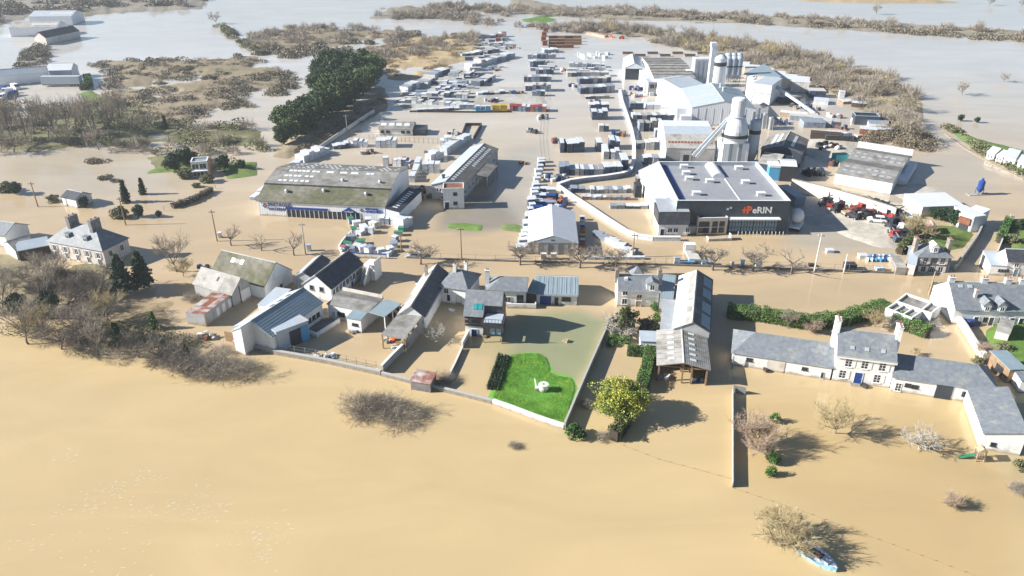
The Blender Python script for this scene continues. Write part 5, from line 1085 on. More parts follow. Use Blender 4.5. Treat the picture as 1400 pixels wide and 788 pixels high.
T_ = [('drowned_tree', 'widest dark bare thicket standing alone in the river', 'drowned_a', 548, 572, 1.05), ('drowned_tree', 'left part of the bare thicket in the river, reaching towards the wall', 'drowned_b', 492, 563, 1.1), ('drowned_tree', 'low back growth of the river thicket', 'drowned_b', 520, 560, 1.0),
 ('drowned_tree', 'low brown twigs of a submerged bush in the open river', 'drowned_b', 703, 611, .32),
 ('bare_tree', 'pale golden bare tree right of the manor door', 'bare_gold', 1141, 592, .88), ('drowned_tree', 'white-barked drowned tree with pale twisting branches', 'bare_pale', 1257, 614, .92),
 ('drowned_tree', 'pinkish bare shrub leaning over the long garden wall', 'bare_pink', 1035, 614, 1.0), ('bare_tree', 'large golden bare tree with the boat moored against it', 'big_gold', 1067, 746, .82), ('drowned_tree', 'pinkish half-drowned bush in the right foreground water', 'bare_pink', 1301, 693, .4),
 ('bare_tree', 'pale bare tree beside the grey open shed', 'bare_pale', 591, 464, .8), ('shrub', 'rusty bare bush at the corner of the grey open shed', 'bare_pink', 552, 478, .35), ('drowned_tree', 'dark flattened bush beside the red-roofed hut', 'drowned_b', 607, 522, .62),
 ('ivy_tree', 'big ivy-clad tree in front of the white house with two chimneys', 'ivy_tree', 852, 455, .95), ('bare_tree', 'pale bare branches rising out of the ivy tree', 'bare_pale', 848, 458, 1.15), ('mimosa_tree', 'large yellow flowering tree in the walled garden', 'mimosa', 846, 567, 1.2),
 ('shrub', 'grey bare bush at the left foot of the yellow tree', 'drowned_b', 800, 555, .4), ('topiary_ball', 'round clipped bush nearest the manor of three in a row', 'ball', 1059, 577, .85), ('topiary_ball', 'middle one of three round clipped bushes by the wall', 'ball', 1056, 633, 1.0), ('topiary_ball', 'round clipped bush furthest from the manor of three in a row', 'ball', 1054, 650, .85),
 ('shrub', 'dark green bush at the riverside end of the garden wall', 'bush', 786, 597, .95), ('shrub', 'low bush by the wall below the ivy tree', 'bush', 835, 473, .5), ('shrub', 'brown thorny bush at the riverside end of the hedge', 'drowned_b', 826, 600, .4),
 ('bare_tree', 'bare tree in front of the hedge behind the stable wing, left one', 'bare_a', 1076, 449, .42), ('bare_tree', 'bare tree in front of the hedge behind the stable wing, right one', 'bare_pink', 1110, 455, .5), ('bare_tree', 'bushy olive bare tree between manor roof and flat-roofed building', 'bare_gold', 1195, 447, .62), ('bare_tree', 'bare grey tree left of the flat-roofed building', 'bare_pale', 1218, 446, .6), ('weeping_tree', 'pale weeping tree at the corner of the flat-roofed building', 'weeping', 1270, 443, .62),
 ('bare_tree', 'pinkish bare tree in the cottages garden', 'bare_pink', 1346, 490, .55), ('shrub', 'olive bush beside the cottages garden wall', 'olive_bush', 1336, 496, .42), ('shrub', 'green rounded bush beside the garden shed', 'olive_bush', 1370, 480, .6), ('shrub', 'pale grasses in the water behind the coach house', 'bare_gold', 1250, 486, .25),
 ('bare_tree', 'tall bare tree with ochre crown right of the truck yard', 'bare_gold', 1250, 330, 1.05), ('round_tree', 'left dark evergreen behind the corner house lawn', 'round_tree', 1276, 300, .55), ('round_tree', 'middle dark evergreen behind the corner house lawn', 'round_tree', 1290, 303, .6), ('round_tree', 'right dark evergreen behind the corner house lawn', 'round_tree', 1304, 308, .68),
 ('bare_tree', 'tall bare tree between the conifers and the mossy barn', 'bare_a', 240, 372, .95), ('bare_tree', 'ochre bare tree beside the conifers', 'bare_gold', 250, 378, .7),
 ('spruce_tree', 'dark spruce with the widest skirt right of the cream house', 'spruce', 171, 403, .95), ('spruce_tree', 'taller dark spruce right beside the widest spruce', 'spruce', 198, 395, .9), ('cypress', 'slim dark conifer on the river bank left of the sheds', 'cypress', 163, 472, .75), ('cypress', 'small slim conifer at the waterline by the bank shrubs', 'cypress', 257, 492, .5), ('cypress', 'yellow-green small conifer beside the walled yard', 'thuja', 211, 450, .85),
 ('shrub', 'bare grey bush beside the old patched barn', 'drowned_b', 262, 410, .6), ('bare_tree', 'large pale bare tree among the trees left of the cream house garden', 'bare_a', 62, 420, 1.0), ('bare_tree', 'grey bare tree in front of the cream house', 'bare_b', 98, 425, .9), ('bare_tree', 'dark dense bare tree right of the big garden tree', 'bare_b', 122, 415, .95), ('bare_tree', 'bare tree on the river bank with forked trunks', 'bare_a', 112, 470, .85), ('bare_tree', 'bare tree behind the garden wall nearest the left edge', 'bare_b', 20, 395, .8), ('round_tree', 'dark evergreen tree left of the river bank trees', 'round_tree', 26, 432, .8), ('round_tree', 'dark evergreen mass in the middle of the garden trees', 'round_tree', 68, 432, .85), ('olive_bush', 'olive shrub under the cream house windows', 'olive_bush', 108, 392, .7),
 ('round_tree', 'left rounded dark tree in the flooded meadow garden', 'round_tree', 240, 235, .95), ('round_tree', 'dark tree against the flat-roofed pink house', 'round_tree', 258, 228, 1.0), ('round_tree', 'rounded bush at the right of the pink house', 'round_tree', 307, 231, .7), ('olive_bush', 'low bush in front of the pink house', 'olive_bush', 256, 243, 1.0), ('olive_bush', 'olive bush running down from the pink house', 'olive_bush', 283, 249, .9), ('round_tree', 'dark tree at the right end of the lawn', 'round_tree', 330, 232, .5),
 ('round_tree', 'dark round bush at the far left edge of the flooded street', 'round_tree', 22, 266, .6), ('olive_bush', 'olive bush at the left edge beside the pole', 'olive_bush', 8, 262, 1.0), ('round_tree', 'dark bush right of the small white shed', 'round_tree', 117, 283, .45), ('olive_bush', 'low bush left of the small white shed', 'olive_bush', 73, 276, .7), ('cypress', 'conical dark conifer in the flooded meadow, left of two', 'cypress', 173, 277, .95), ('cypress', 'conical dark conifer in the flooded meadow, right of two', 'cypress', 196, 266, .75),
 ('olive_bush', 'olive bush at the pole on the verge, left end', 'olive_bush', 163, 297, 1.0), ('round_tree', 'dark bush on the verge beside the pole', 'round_tree', 190, 297, .55), ('round_tree', 'small round bush at the right end of the verge', 'round_tree', 217, 297, .3), ('olive_bush', 'small lone bush in the water near the verge fence', 'olive_bush', 269, 256, .5), 
 ('spiky_tree', 'dark spiky tree alone in the far left flood', 'cypress', 227, 178, .8), ('bare_tree', 'bare bush alone in the far flood near the top left', 'far_tree', 296, 33, .9), ('bare_tree', 'ragged bare tree at the end of the long far hedge', 'far_tree', 94, 52, .6),
 ('bare_tree', 'pale bare tree fading in the flood at the upper right', 'far_tree', 1315, 130, .7), ('bare_tree', 'smallest bare tree standing in the flood at the upper right', 'far_tree', 1372, 112, .5), ('bare_tree', 'bare tree in the far flood above the embankment', 'far_tree', 1198, 20, .9), ('bare_tree', 'far lone bush in the flood near the top right corner', 'far_tree', 1352, 8, .8), ('bare_tree', 'far clump at the top right corner', 'far_tree', 1396, 10, .7), ('shrub', 'green bush at the bend of the grassy embankment', 'round_tree', 1313, 166, .4), ('shrub', 'dark low bush right of the embankment bend', 'round_tree', 1335, 168, .35),
 ('shrub', 'yellow-green bush in the garden across the side lane', 'olive_bush', 1383, 332, .8), ('round_tree', 'dark bush at the right edge behind the white house', 'round_tree', 1393, 315, .5), ('shrub', 'greenish plants at the lower right corner of the flooded garden', 'olive_bush', 1394, 640, .45), ('shrub', 'bare twigs by the lower right edge', 'drowned_b', 1392, 672, .5),
 ('topiary_ball', 'ball bush right of the white house steps', 'ball', 895, 425, 1.0), ('topiary_ball', 'ball bush nearest the pond house hedge', 'ball', 897, 438, .9), ('ivy_tree', 'olive spreading bush by the weathered flat roof', 'olive_bush', 888, 452, .95)]
for n_, lb, k, x, y, s_ in T_:
    tree(n_, lb, k, x, y, s_, cat='tree' if 'tree' in n_ or n_ == 'cypress' else ('bush'))
for i, (k, x, y, s_, lb) in enumerate((('bare_a', 40, 470, 1.0, 'grey bare tree at the left end of the river bank'), ('bare_b', 85, 478, 1.0, 'wide bare tree low on the river bank, left of the slim conifer'), ('bare_a', 135, 486, .85, 'bare tree just left of the slim bank conifer'), ('bare_b', 190, 490, .8, 'bare bank tree right of the slim conifer'), ('bare_b', 225, 497, .8, 'low spreading bank tree before the small conifer'), ('drowned_a', 285, 508, 1.1, 'spreading bare thicket tree at the waterline right of the small conifer'), ('drowned_a', 320, 512, 1.1, 'last bare thicket tree at the right end of the bank'), ('drowned_b', 250, 503, 1.1, 'bare thicket around the small waterline conifer'), ('bare_gold', 150, 440, 1.1, 'ochre bare tree in the middle of the bank garden'), ('bare_b', 140, 400, 1.0, 'dark bare tree left of the widest spruce'), ('bare_a', 78, 395, .9, 'bare tree under the left corner of the cream house'), ('bare_b', 45, 385, .9, 'bare tree before the outbuilding left of the cream house'), ('bare_a', 8, 430, 1.0, 'bare tree cut by the left edge above the river'), ('bare_gold', 60, 452, .9, 'ochre bushy tree on the left river bank'), ('bare_b', 112, 445, 1.0, 'thick grey bare tree at the centre of the bank wood'), ('bare_b', 20, 208, 1.2, 'bare tree at the left end of the meadow edge'), ('far_tree', 95, 200, 1.0, 'bare tree at the middle of the meadow edge'), ('far_tree', 135, 205, 1.0, 'bare tree at the right end of the meadow edge'))):
    tree('bare_tree', lb, k, x, y, s_, group='bare trees of the left bank')
def grass(name, poly, n, m, z=.1, h=.16):
    r = np.random.RandomState(3); pts = np.array([P(*q)[:2] for q in poly]); lo = pts.min(0); hi = pts.max(0); c = r.uniform(lo, hi, (n*2, 2)); c = c[sdf(poly, c[:, 0], c[:, 1]) > -.15]; T = Tw(); k = len(c)
    d = r.normal(size=(k, 3))*.45; d[:, 2] = 1; T.blades(np.concatenate([c, np.full((k, 1), z)], 1), d*h*r.uniform(.5, 1.2, (k, 1)), .05); tag(link(name, T.mesh(name, m)), kind='stuff')
M['grass'] = foliage('grass', (.24, .52, .09), (.34, .58, .11), island=.35)
grass('lawn_grass', LAND[13][0], 60000, 'grass')
# left wood: individual poplars with straight trunks
r_ = random.Random(5)
for i in range(16):
    x = 4+i*11+r_.uniform(-3, 3); y = 196-i*1.1+r_.uniform(-8, 6)
    tree('poplar', ('leftmost' if i == 0 else ORD[i])+' tall bare poplar from the left in the flooded wood', 'poplar', x, y, r_.uniform(.75, 1.0), group='bare poplars in the flooded wood')
# dark pine belt
r_ = random.Random(9)
pl = [(388, 198), (399, 192), (411, 186), (424, 180), (436, 173), (449, 165), (461, 157), (473, 149), (485, 140), (497, 131), (506, 121), (512, 112), (392, 183), (404, 175), (417, 167), (430, 159), (442, 150), (454, 142), (466, 133), (478, 125), (489, 116), (498, 107), (436, 132), (446, 122), (456, 114), (467, 106), (478, 100), (440, 110), (452, 103)]
for i, (x, y) in enumerate(pl):
    tree('pine_tree', '%s pine of the dark pine belt, counted from its near end' % (('nearest' if i == 0 else '%s' % (['second', 'third', 'fourth', 'fifth', 'sixth', 'seventh', 'eighth', 'ninth', 'tenth', 'eleventh', 'farthest'][i-1] + ' roadside')) if i < 12 else ['first', 'second', 'third', 'fourth', 'fifth', 'sixth', 'seventh', 'eighth', 'ninth', 'farthest'][i-12]+' waterside' if i < 22 else ['first', 'second', 'third', 'fourth', 'fifth', 'sixth', 'seventh'][i-22]+' outermost'),
         r_.choice(['pine', 'pine_b', 'pine_c']), x, y, r_.uniform(.85, 1.15) if i >= 5 else .62+.09*i, group='pines of the dark belt')
# dense rough growth, each one mass
scrub('bank_thicket', [(225,470),(262,462),(300,478),(345,505),(335,522),(290,515),(240,505),(180,498),(120,490),(60,478),(20,468),(30,450),(120,455),(180,462)], 46, 'twig', (1.0, 2.0), (1.6, 3.0), 300, .035, seed=3)
scrub('bank_thicket', [(20,440),(100,440),(160,452),(230,458),(280,470),(250,480),(120,470),(10,462)], 40, 'scrub_green', (.8, 1.8), (1.4, 2.6), 200, leaf=.13, seed=4)
scrub('garden_thicket', [(-20,365),(60,372),(130,380),(150,400),(110,430),(-20,430)], 46, 'twig_dark', (1.5, 3.2), (1.6, 3.0), 300, .045, seed=5)
scrub('marsh_scrub', LAND[1][0], 210, 'scrub_dark', (1.0, 2.2), (2.0, 4.5), 170, leaf=.3, seed=6)
scrub('marsh_scrub', LAND[1][0], 100, 'twig', (1.5, 2.6), (2.0, 4.0), 200, .1, seed=7)
scrub('flooded_wood', LAND[2][0], 110, 'scrub_green', (1.2, 3.0), (2.0, 4.5), 170, leaf=.3, seed=8)
scrub('flooded_wood', LAND[2][0], 90, 'twig', (2.0, 5.0), (2.0, 4.0), 260, .1, seed=9)
scrub('far_wood', [(-100,-20),(-100,30),(0,40),(30,22),(110,24),(160,16),(270,10),(285,-5),(270,-30)], 320, 'scrub_dark', (3, 6), (4, 8), 150, leaf=.7, seed=10)
scrub('reed_bed', LAND[6][0], 110, 'reed', (1.0, 2.2), (2.5, 5.0), 150, .2, seed=11)
scrub('far_scrub', LAND[5][0], 120, 'twig', (2, 4.5), (2.5, 5), 220, .16, seed=12)
scrub('far_scrub', [(486,68),(560,48),(640,42),(660,60),(600,76),(540,84),(500,90)], 130, 'twig', (2, 5), (2.5, 5), 240, .15, seed=13)
scrub('far_hedge', [(335,60),(350,54),(390,66),(450,62),(560,44),(575,50),(470,72),(400,80),(345,76)], 60, 'scrub_dark', (1.5, 3), (2.5, 4.5), 160, leaf=.4, seed=14)
scrub('far_hedge', [(296,36),(310,40),(352,66),(346,72),(318,56)], 30, 'scrub_green', (1.5, 3), (2.0, 3.5), 160, leaf=.35, seed=15)
scrub('far_hedge', LAND[3][0], 40, 'scrub_dark', (1.5, 3), (2.0, 3.5), 160, leaf=.35, seed=16)
scrub('far_wood', [(505,24),(560,16),(620,8),(700,14),(704,22),(640,28),(560,28)], 90, 'twig', (3, 6), (3, 6), 240, .22, seed=17)
scrub('embankment_scrub', [(700,8),(780,14),(860,12),(960,18),(1050,22),(1140,28),(1250,35),(1330,41),(1430,46),(1430,52),(1330,47),(1230,42),(1130,36),(1050,30),(960,27),(860,24),(780,24),(700,18)], 260, 'twig', (2.0, 5), (3, 6), 170, .22, seed=18)
scrub('embankment_scrub', [(780,22),(850,22),(960,28),(1050,34),(1190,42),(1330,54),(1430,60),(1430,56),(1250,44),(1100,33),(960,24),(850,18)], 180, 'scrub_dark', (1.0, 2.5), (3, 5), 120, leaf=.45, seed=19)
scrub('far_bank_wood', [(778,32),(850,36),(950,50),(1030,60),(1090,72),(1150,88),(1228,110),(1258,140),(1250,185),(1200,186),(1190,160),(1140,125),(1080,104),(1000,84),(930,66),(860,52),(790,44)], 300, 'twig', (3.0, 6.0), (2.5, 5), 280, .13, seed=20)
scrub('far_bank_wood', [(778,32),(850,36),(950,50),(1030,60),(1090,72),(1150,88),(1228,110),(1258,140),(1250,185),(1200,186),(1190,160),(1140,125),(1080,104),(1000,84),(930,66),(860,52),(790,44)], 160, 'twig_gold', (1.5, 3.5), (2.5, 5), 160, .14, seed=21)
scrub('bank_bushes', [(1170,195),(1200,178),(1262,182),(1285,200),(1250,212),(1190,206)], 46, 'scrub', (1.5, 3.5), (2.0, 4), 260, leaf=.22, seed=22)
scrub('track_verge', [(405,208),(440,180),(480,160),(520,135),(524,142),(490,168),(450,190),(420,210)], 60, 'scrub', (.8, 1.8), (1.2, 2.6), 170, leaf=.2, seed=23)
scrub('far_wood', [(640,26),(700,30),(760,36),(810,38),(830,46),(790,46),(740,42),(680,36),(640,34)], 40, 'twig', (2.5, 5), (2.5, 5), 220, .2, seed=24)
scrub('meadow_tussocks', [(112,222),(140,218),(146,222),(120,226)], 8, 'scrub', (.4, .7), (1.5, 2.5), 150, leaf=.2, seed=25)
scrub('meadow_tussocks', [(130,246),(150,240),(172,242),(160,250),(135,250)], 6, 'scrub_dark', (.4, .7), (1.0, 1.8), 150, leaf=.2, seed=26)
scrub('verge_scrub', [(1255,318),(1262,310),(1270,320),(1258,350),(1244,352)], 20, 'scrub_green', (.8, 2.0), (1.0, 2.0), 200, leaf=.15, seed=27)
scrub('embankment_grass', [(1288,172),(1310,190),(1350,215),(1400,240),(1400,232),(1350,205),(1310,178)], 70, 'scrub_green', (.5, 1.4), (1.0, 2.2), 120, leaf=.25, seed=28)
r_ = random.Random(77)
for i in range(26):
    t = i/25; xs = [(792, 42), (870, 50), (950, 62), (1030, 74), (1090, 88), (1150, 108), (1205, 135), (1235, 165), (1245, 190)]; f = t*(len(xs)-1.001); a = int(f); g = f-a
    x = xs[a][0]*(1-g)+xs[a+1][0]*g+r_.uniform(-8, 8); y = xs[a][1]*(1-g)+xs[a+1][1]*g+r_.uniform(-5, 3)
    tree('bank_tree', '%s bare tree along the far curved bank, counted from its far end' % CARD[i], r_.choice(['far_tree', 'far_tree', 'far_tree_b']), x, y, r_.uniform(.7, 1.15), group='bare trees standing above the scrub of the far curved bank')
for i in range(14):
    tree('bank_tree', '%s bare tree from the left on the thin far embankment' % CARD[i], 'far_tree', 720+i*48+r_.uniform(-18, 18), 22+i*1.9+r_.uniform(-2, 1), r_.uniform(.6, 1.0), group='bare trees on the far embankment')
hedge('hedge', 'long clipped laurel hedge behind the stable wing', [(994, 432), (1040, 436), (1100, 447), (1150, 443), (1212, 424)], 2.8, 2.0, 'box_leaf', 520, .1)
hedge('hedge', 'dark green hedge below the flat-roofed building', [(1222, 440), (1245, 452), (1268, 461)], 2.4, 2.0, 'box_leaf', 480, .1)
hedge('hedge', 'narrow clipped hedge down the right side of the walled garden', [(889, 485), (884, 510), (876, 538)], 1.7, 2.0, 'box_leaf', 420, .1)
hedge('hedge', 'dark overgrown hedge end near the riverside', [(858, 572), (850, 588), (838, 603)], 1.8, 1.9, 'ivy', 260, .14)
hedge('hedge', 'short clipped hedge crossing the walled garden', [(857, 484), (888, 487)], 1.5, 1.5, 'laurel', 260, .12)
hedge('hedge', 'low clipped hedge along the walled garden beside the ivy tree', [(832, 465), (862, 469)], 1.2, 1.1, 'box_leaf', 260, .12)
hedge('hedge', 'overgrown hedge up the left side of the corner house', [(1229, 348), (1240, 336), (1252, 322)], 1.5, 1.8, 'ivy', 200, .14)
hedge('hedge', 'dark hedge left of the terraced cottages', [(1272, 401), (1293, 402)], 2.0, 1.8, 'laurel', 220, .14)
hedge('hedge', 'hedge beside the lane in front of the edge garden', [(1366, 333), (1372, 318), (1378, 306)], 1.5, 1.8, 'laurel', 160, .14)
hedge('hedge', 'dark green hedge round the compound at the upper left', [(114, 124), (122, 117), (120, 108)], 2.5, 2.2, 'laurel', 80, .25)
hedge('hedge', 'wind-clipped hedge along the meadow fence', [(236, 285), (262, 277), (290, 262)], 1.2, 1.2, 'scrub_dark', 160, .16)
# four clipped yew rows at the lawn edge
for i in range(4):
    hedge('clipped_hedge', '%s of the four low dark hedge rows beside the bright lawn' % ['outermost left', 'second from the left', 'third from the left', 'innermost right'][i], [(667+i*4.2, 533+i*.8), (683+i*4.2, 488+i*.4)], .28, .75-.08*i, 'spruce', 150, .09, group='low dark hedge rows beside the lawn')
# ================================================================ storage yards
BL = ['block_dark', 'block_dark', 'block_grey']; WG = ['wrap_grey', 'block_dark', 'block_grey']; WW = ['wrap_white', 'wrap_grey']
TP = ['wrap_white', 'wrap_grey', 'block_pale', 'wrap_white', 'block_grey']
# central yard, column left of the road
g = 'long stacks in the left column of the central yard'
for a, b, n, sy, hh_, d in (((721, 80), (760, 80), 6, 3.5, 2.0, 'farthest row of the left stack column'), ((724, 91), (748, 91), 5, 4, 2.6, 'second farthest row of the left stack column'), ((732, 101), (757, 101), 5, 4, 2.2, 'third farthest row of the left stack column'), ((716, 111), (754, 111), 7, 4, 2.2, 'fourth farthest row of the left stack column'), ((718, 124), (753, 124), 7, 4.5, 2.6, 'long high row of the left stack column'), ((727, 131), (745, 131), 3, 2.5, 2.0, 'nearest short row of the left stack column')):
    row(a, b, n, None, sy, hh_, ['block_dark', 'wrap_grey', 'block_dark'], d, g, TP)
# right column
g = 'stacks in the right column of the central yard'
for a, b, n, sy, hh_, d, m_ in (((778, 91), (827, 92), 8, 3, 1.6, 'farthest grey row of the right stack column', WG), ((775, 104), (832, 104), 9, 3.5, 1.8, 'second farthest row of the right stack column', WG), ((790, 114), (834, 112), 7, 4, 2.2, 'blue-grey long row of the right stack column', BL), ((791, 127), (838, 125), 8, 4.5, 2.5, 'longest dark row of the right stack column', BL), ((800, 135), (833, 134), 5, 2, 1.0, 'low black row below the longest dark row', BL), ((806, 151), (832, 151), 4, 4, 2.6, 'dark stacks above the white-capped pair', BL), ((808, 162), (830, 162), 3, 4.5, 3.0, 'white-capped dark stacks in the road yard', BL), ((818, 179), (832, 179), 2, 2.5, 2.2, 'small dark pair of stacks beside the wall', BL)):
    row(a, b, n, None, sy, hh_, m_, d, g, 'wrap_white' if 'capped' in d else TP)
g = 'tall dark stacks of the near road yard'
for a, b, n, sy, hh_, d, m_ in (((765, 206), (770.5, 206), 1, 5, 3.4, 'tall navy stack at the left end of the near road yard', 'block_dark'), ((773, 206), (797, 205), 3, 5, 3.2, 'tall navy stack with white top in the near road yard', BL), ((814, 204), (822, 204), 1, 5, 3.0, 'tall grey stack in the middle of the near road yard', 'block_dark'), ((823, 213), (831, 213), 1, 7, 2.8, 'long grey stack running back beside the black stacks', 'block_grey'), ((832, 202), (846, 202), 2, 5, 3.0, 'black stack with pale cap near the wall corner', 'block_dark'), ((834, 216), (846, 216), 2, 3.4, 2.5, 'crate-like pale stack below the black stacks', WW)):
    row(a, b, n, None, sy, hh_, m_, d, g, 'wrap_white')
row((764, 237), (778, 237), 2, None, 4.5, 2.7, 'block_dark', 'dark tall stack at the left end of the long front row', 'front row of stacks before the curved wall', 'wrap_grey')
row((778, 237), (824, 237), 7, None, 4.0, 2.0, WG, 'grey stack in the long front row before the curved wall', 'front row of stacks before the curved wall', TP)
row((824, 237), (849, 236.5), 3, None, 4.5, 2.8, 'block_dark', 'dark tall stack at the right end of the long front row', 'front row of stacks before the curved wall', WW)
row((847, 229), (857, 229), 1, None, 7, 3.0, 'block_dark', 'tall stack running back at the end of the front row', 'front row of stacks before the curved wall')
# far storage left (white goods)
r_ = random.Random(21); i = 0; ii = {}
FAR = [((548, 140), (640, 146), 12, 3, 1.5), ((560, 132), (640, 134), 10, 3.5, 2.0), ((552, 126), (575, 118), 4, 4, 3.0), ((577, 118), (592, 110), 3, 5, 3.6), ((592, 114), (640, 116), 7, 3, 1.6), ((596, 125), (636, 126), 6, 3, 1.8), ((588, 106), (610, 100), 4, 5, 2.8), ((615, 104), (645, 106), 4, 5, 2.6), ((640, 94), (665, 88), 4, 5, 3.0), ((662, 88), (700, 78), 6, 4, 2.4), ((628, 78), (680, 70), 9, 4, 1.6), ((645, 62), (700, 62), 9, 4, 1.6), ((640, 54), (690, 50), 7, 4, 2), ((650, 118), (672, 108), 4, 4, 2.2), ((652, 130), (690, 128), 5, 3, 1.4)]
DN = ['nearest white row of the far left yard', 'second white row of the far left yard', 'tall wrapped stacks at the left corner of the far yard', 'tallest wrapped stacks along the far yard edge', 'low white row behind the front goods', 'middle low white row of the far yard', 'bright stacks bordering the reed bed', 'wide white stacks above the reed corner', 'white stacks at the bend of the far yard', 'stacks strung along the far lane', 'low pale row beyond the reed bed', 'farthest pale row of the yard', 'jumbled pale goods at the top of the yard', 'dark-edged stacks by the central lane', 'low stacks beside the rusty wall']
for (a, b, n, sy, hh_), d in zip(FAR, DN):
    row(a, b, n, None, sy, hh_*.85, ['wrap_white', 'wrap_grey', 'block_dark', 'block_pale'], d, 'white and grey goods of the far left yard', TP, jit=.3)
row((650, 152), (671, 152), 3, None, 1.6, 1.9, 'sky_paint', 'pale blue stack in the wall-like front row', 'wall-like front row of the far yard', 'wrap_white'); row((628, 150), (649, 150), 2, None, 1.6, 1.9, 'wrap_grey', 'pale grey stack in the wall-like front row', 'wall-like front row of the far yard'); row((673, 151.5), (694, 151.5), 2, None, 1.8, 2.0, 'mimosa' if False else 'yellow_paint', 'mustard coloured stack ending the wall-like front row', 'wall-like front row of the far yard', 'yellow_paint')
row((697, 151), (747, 152), 9, None, 3.4, 2.0, ['block_dark', 'brick_red', 'wrap_grey'], 'red-capped pipe rack facing the flooded lane', 'red and blue racks facing the lane', ['red_paint', 'red_paint', 'wrap_white'], name='rack', cat='rack')
row((570, 153), (627, 150), 8, None, 2, .9, WG, 'low pale block row beside the pine shadow', 'low block row beside the pine shadow')
row((696, 162), (745, 163), 0, None, 1, 1, WG, 'x', 'y')
# stacks at the yard between wall and factory
g = 'stacks between the curved wall and the factory'
for a, b, n, sy, hh_, d, m_, tp in (((860, 149), (879, 149), 2, 2.5, 2.4, 'blue stack near the wall by the factory yard', 'block_dark', TP), ((882, 148), (902, 148), 2, 4, 1.6, 'white sheeted heap beside the blue stack', 'wrap_white', 'wrap_white'), ((863, 164), (929, 163), 10, 3.5, 2.0, 'very long dark row in front of the silver hall', BL, TP), ((872, 178), (879, 178), 1, 4, 2.8, 'grey tower stack below the very long row', 'wrap_grey', TP), ((880, 177), (887, 177), 1, 4, 3, 'dark tower stack below the very long row', 'block_dark', TP), ((889, 176), (904, 176), 2, 4, 3, 'pale-capped tower stack near the factory wall', WG, TP), ((905, 176), (935, 175), 4, 3, 1.5, 'low grey row next to the silver hall', WG, TP), ((894, 186), (903, 186), 1, 3, 2.4, 'crate stack at the arched hall corner', 'wrap_grey', TP), ((870, 202), (880, 202), 2, 3, 2.0, 'brown stack at the elbow of the wall', BL, 'block_grey'), ((881, 203), (905, 203), 4, 3.5, 2.4, 'dark slatted stack before the arched hall', BL, 'block_pale'), ((878, 223), (890, 223), 2, 3, 2.2, 'pallet of grey goods left of the dark warehouse', WG, TP), ((891, 224), (908, 224), 2, 3.5, 2.4, 'dark wrapped pallet left of the dark warehouse', BL, TP),
   ((779, 262), (800, 262), 2, 2.5, 1.3, 'blue wrapped low row inside the wall corner', 'block_dark', 'wrap_grey'), ((806, 263), (862, 262), 9, 2.5, 1.2, 'white bag row inside the wall corner', ['block_pale', 'wrap_grey'], TP), ((866, 268), (876, 268), 1, 3, 3.0, 'black tall stack by the lean-to', 'charcoal', 'charcoal'), ((869, 255), (884, 255), 2, 3, 2.6, 'brown timber stack by the lean-to', 'dark_wood', 'block_grey'), ((795, 272), (862, 273), 10, 1.6, .9, 'low row of mixed goods in the triangular yard', ['wrap_grey', 'block_pale', 'timber', 'brick_red'], TP), ((833, 284), (885, 284), 5, 2, .9, 'front row of grey pipes and pallets', WG, TP)):
    row(a, b, n, None, sy, hh_, m_, d, g, tp)
# merchant yard
g = 'white pallets in the merchant yard'
for a, b, n, sy, hh_, d, m_ in (((484, 200), (503, 200), 3, 3, 2.0, 'white shed-like pallets behind the merchant hall', 'wrap_white'), ((515, 200), (543, 200), 4, 4, 2.6, 'white wrapped pallets below the skylit house', 'wrap_white'), ((602, 200), (618, 200), 3, 3, 3.0, 'tall white pallets near the yard fence', 'wrap_white'), ((585, 222), (603, 214), 3, 2.5, 2.4, 'white pallets left of the long workshop', 'wrap_white'), ((606, 212), (640, 190), 6, 2.5, 2.2, 'pallets lining the workshop wall', 'wrap_white'), ((578, 235), (602, 235), 3, 3, 2.6, 'white pallets between merchant hall and workshop', 'wrap_white'), ((563, 250), (574, 222), 6, 1.5, 1.8, 'pallet string behind the hall gable', 'wrap_white'), ((524, 226), (532, 226), 1, 2, 2.4, 'single tall white pallet behind the hall roof', 'wrap_white'), ((538, 226), (562, 227), 4, 2, 1.8, 'mixed pallets beside the red racking', ['wrap_white', 'block_dark']), ((410, 222), (446, 208), 5, 3.5, 2.2, 'white goods at the back left corner of the hall', 'wrap_white'), ((386, 240), (410, 224), 5, 2.5, 1.6, 'goods strung along the left lane', 'wrap_white'), ((345, 274), (384, 243), 8, 1.5, .9, 'low goods along the lane left of the hall', ['wrap_white', 'block_dark', 'wrap_grey']), ((455, 203), (482, 200), 5, 3, 1.4, 'blue-shadowed goods at the track corner', ['wrap_grey', 'block_dark']), ((520, 305), (533, 305), 2, 2.5, 1.6, 'white crate pallet at the hall door', 'wrap_white'), ((536, 305), (545, 306), 1, 2.5, 1.8, 'white boxes at the foot of the side wing', 'wrap_white'), ((545, 313), (559, 306), 2, 3, 2.4, 'large white wrapped pallet at the display yard corner', 'wrap_white')):
    row(a, b, n, None, sy, hh_, m_, d, g, 'wrap_white', jit=.25)
g = 'garden goods in the ringed display yard'
RING = [(480, 305), (488, 309), (497, 312), (504, 306), (511, 311), (484, 318), (492, 321), (500, 318), (508, 319), (480, 328), (474, 336), (470, 344), (481, 343), (489, 340), (497, 344), (505, 346), (513, 346), (521, 348), (529, 349), (493, 334), (541, 330), (545, 322), (539, 338), (534, 344), (549, 316), (477, 352)]
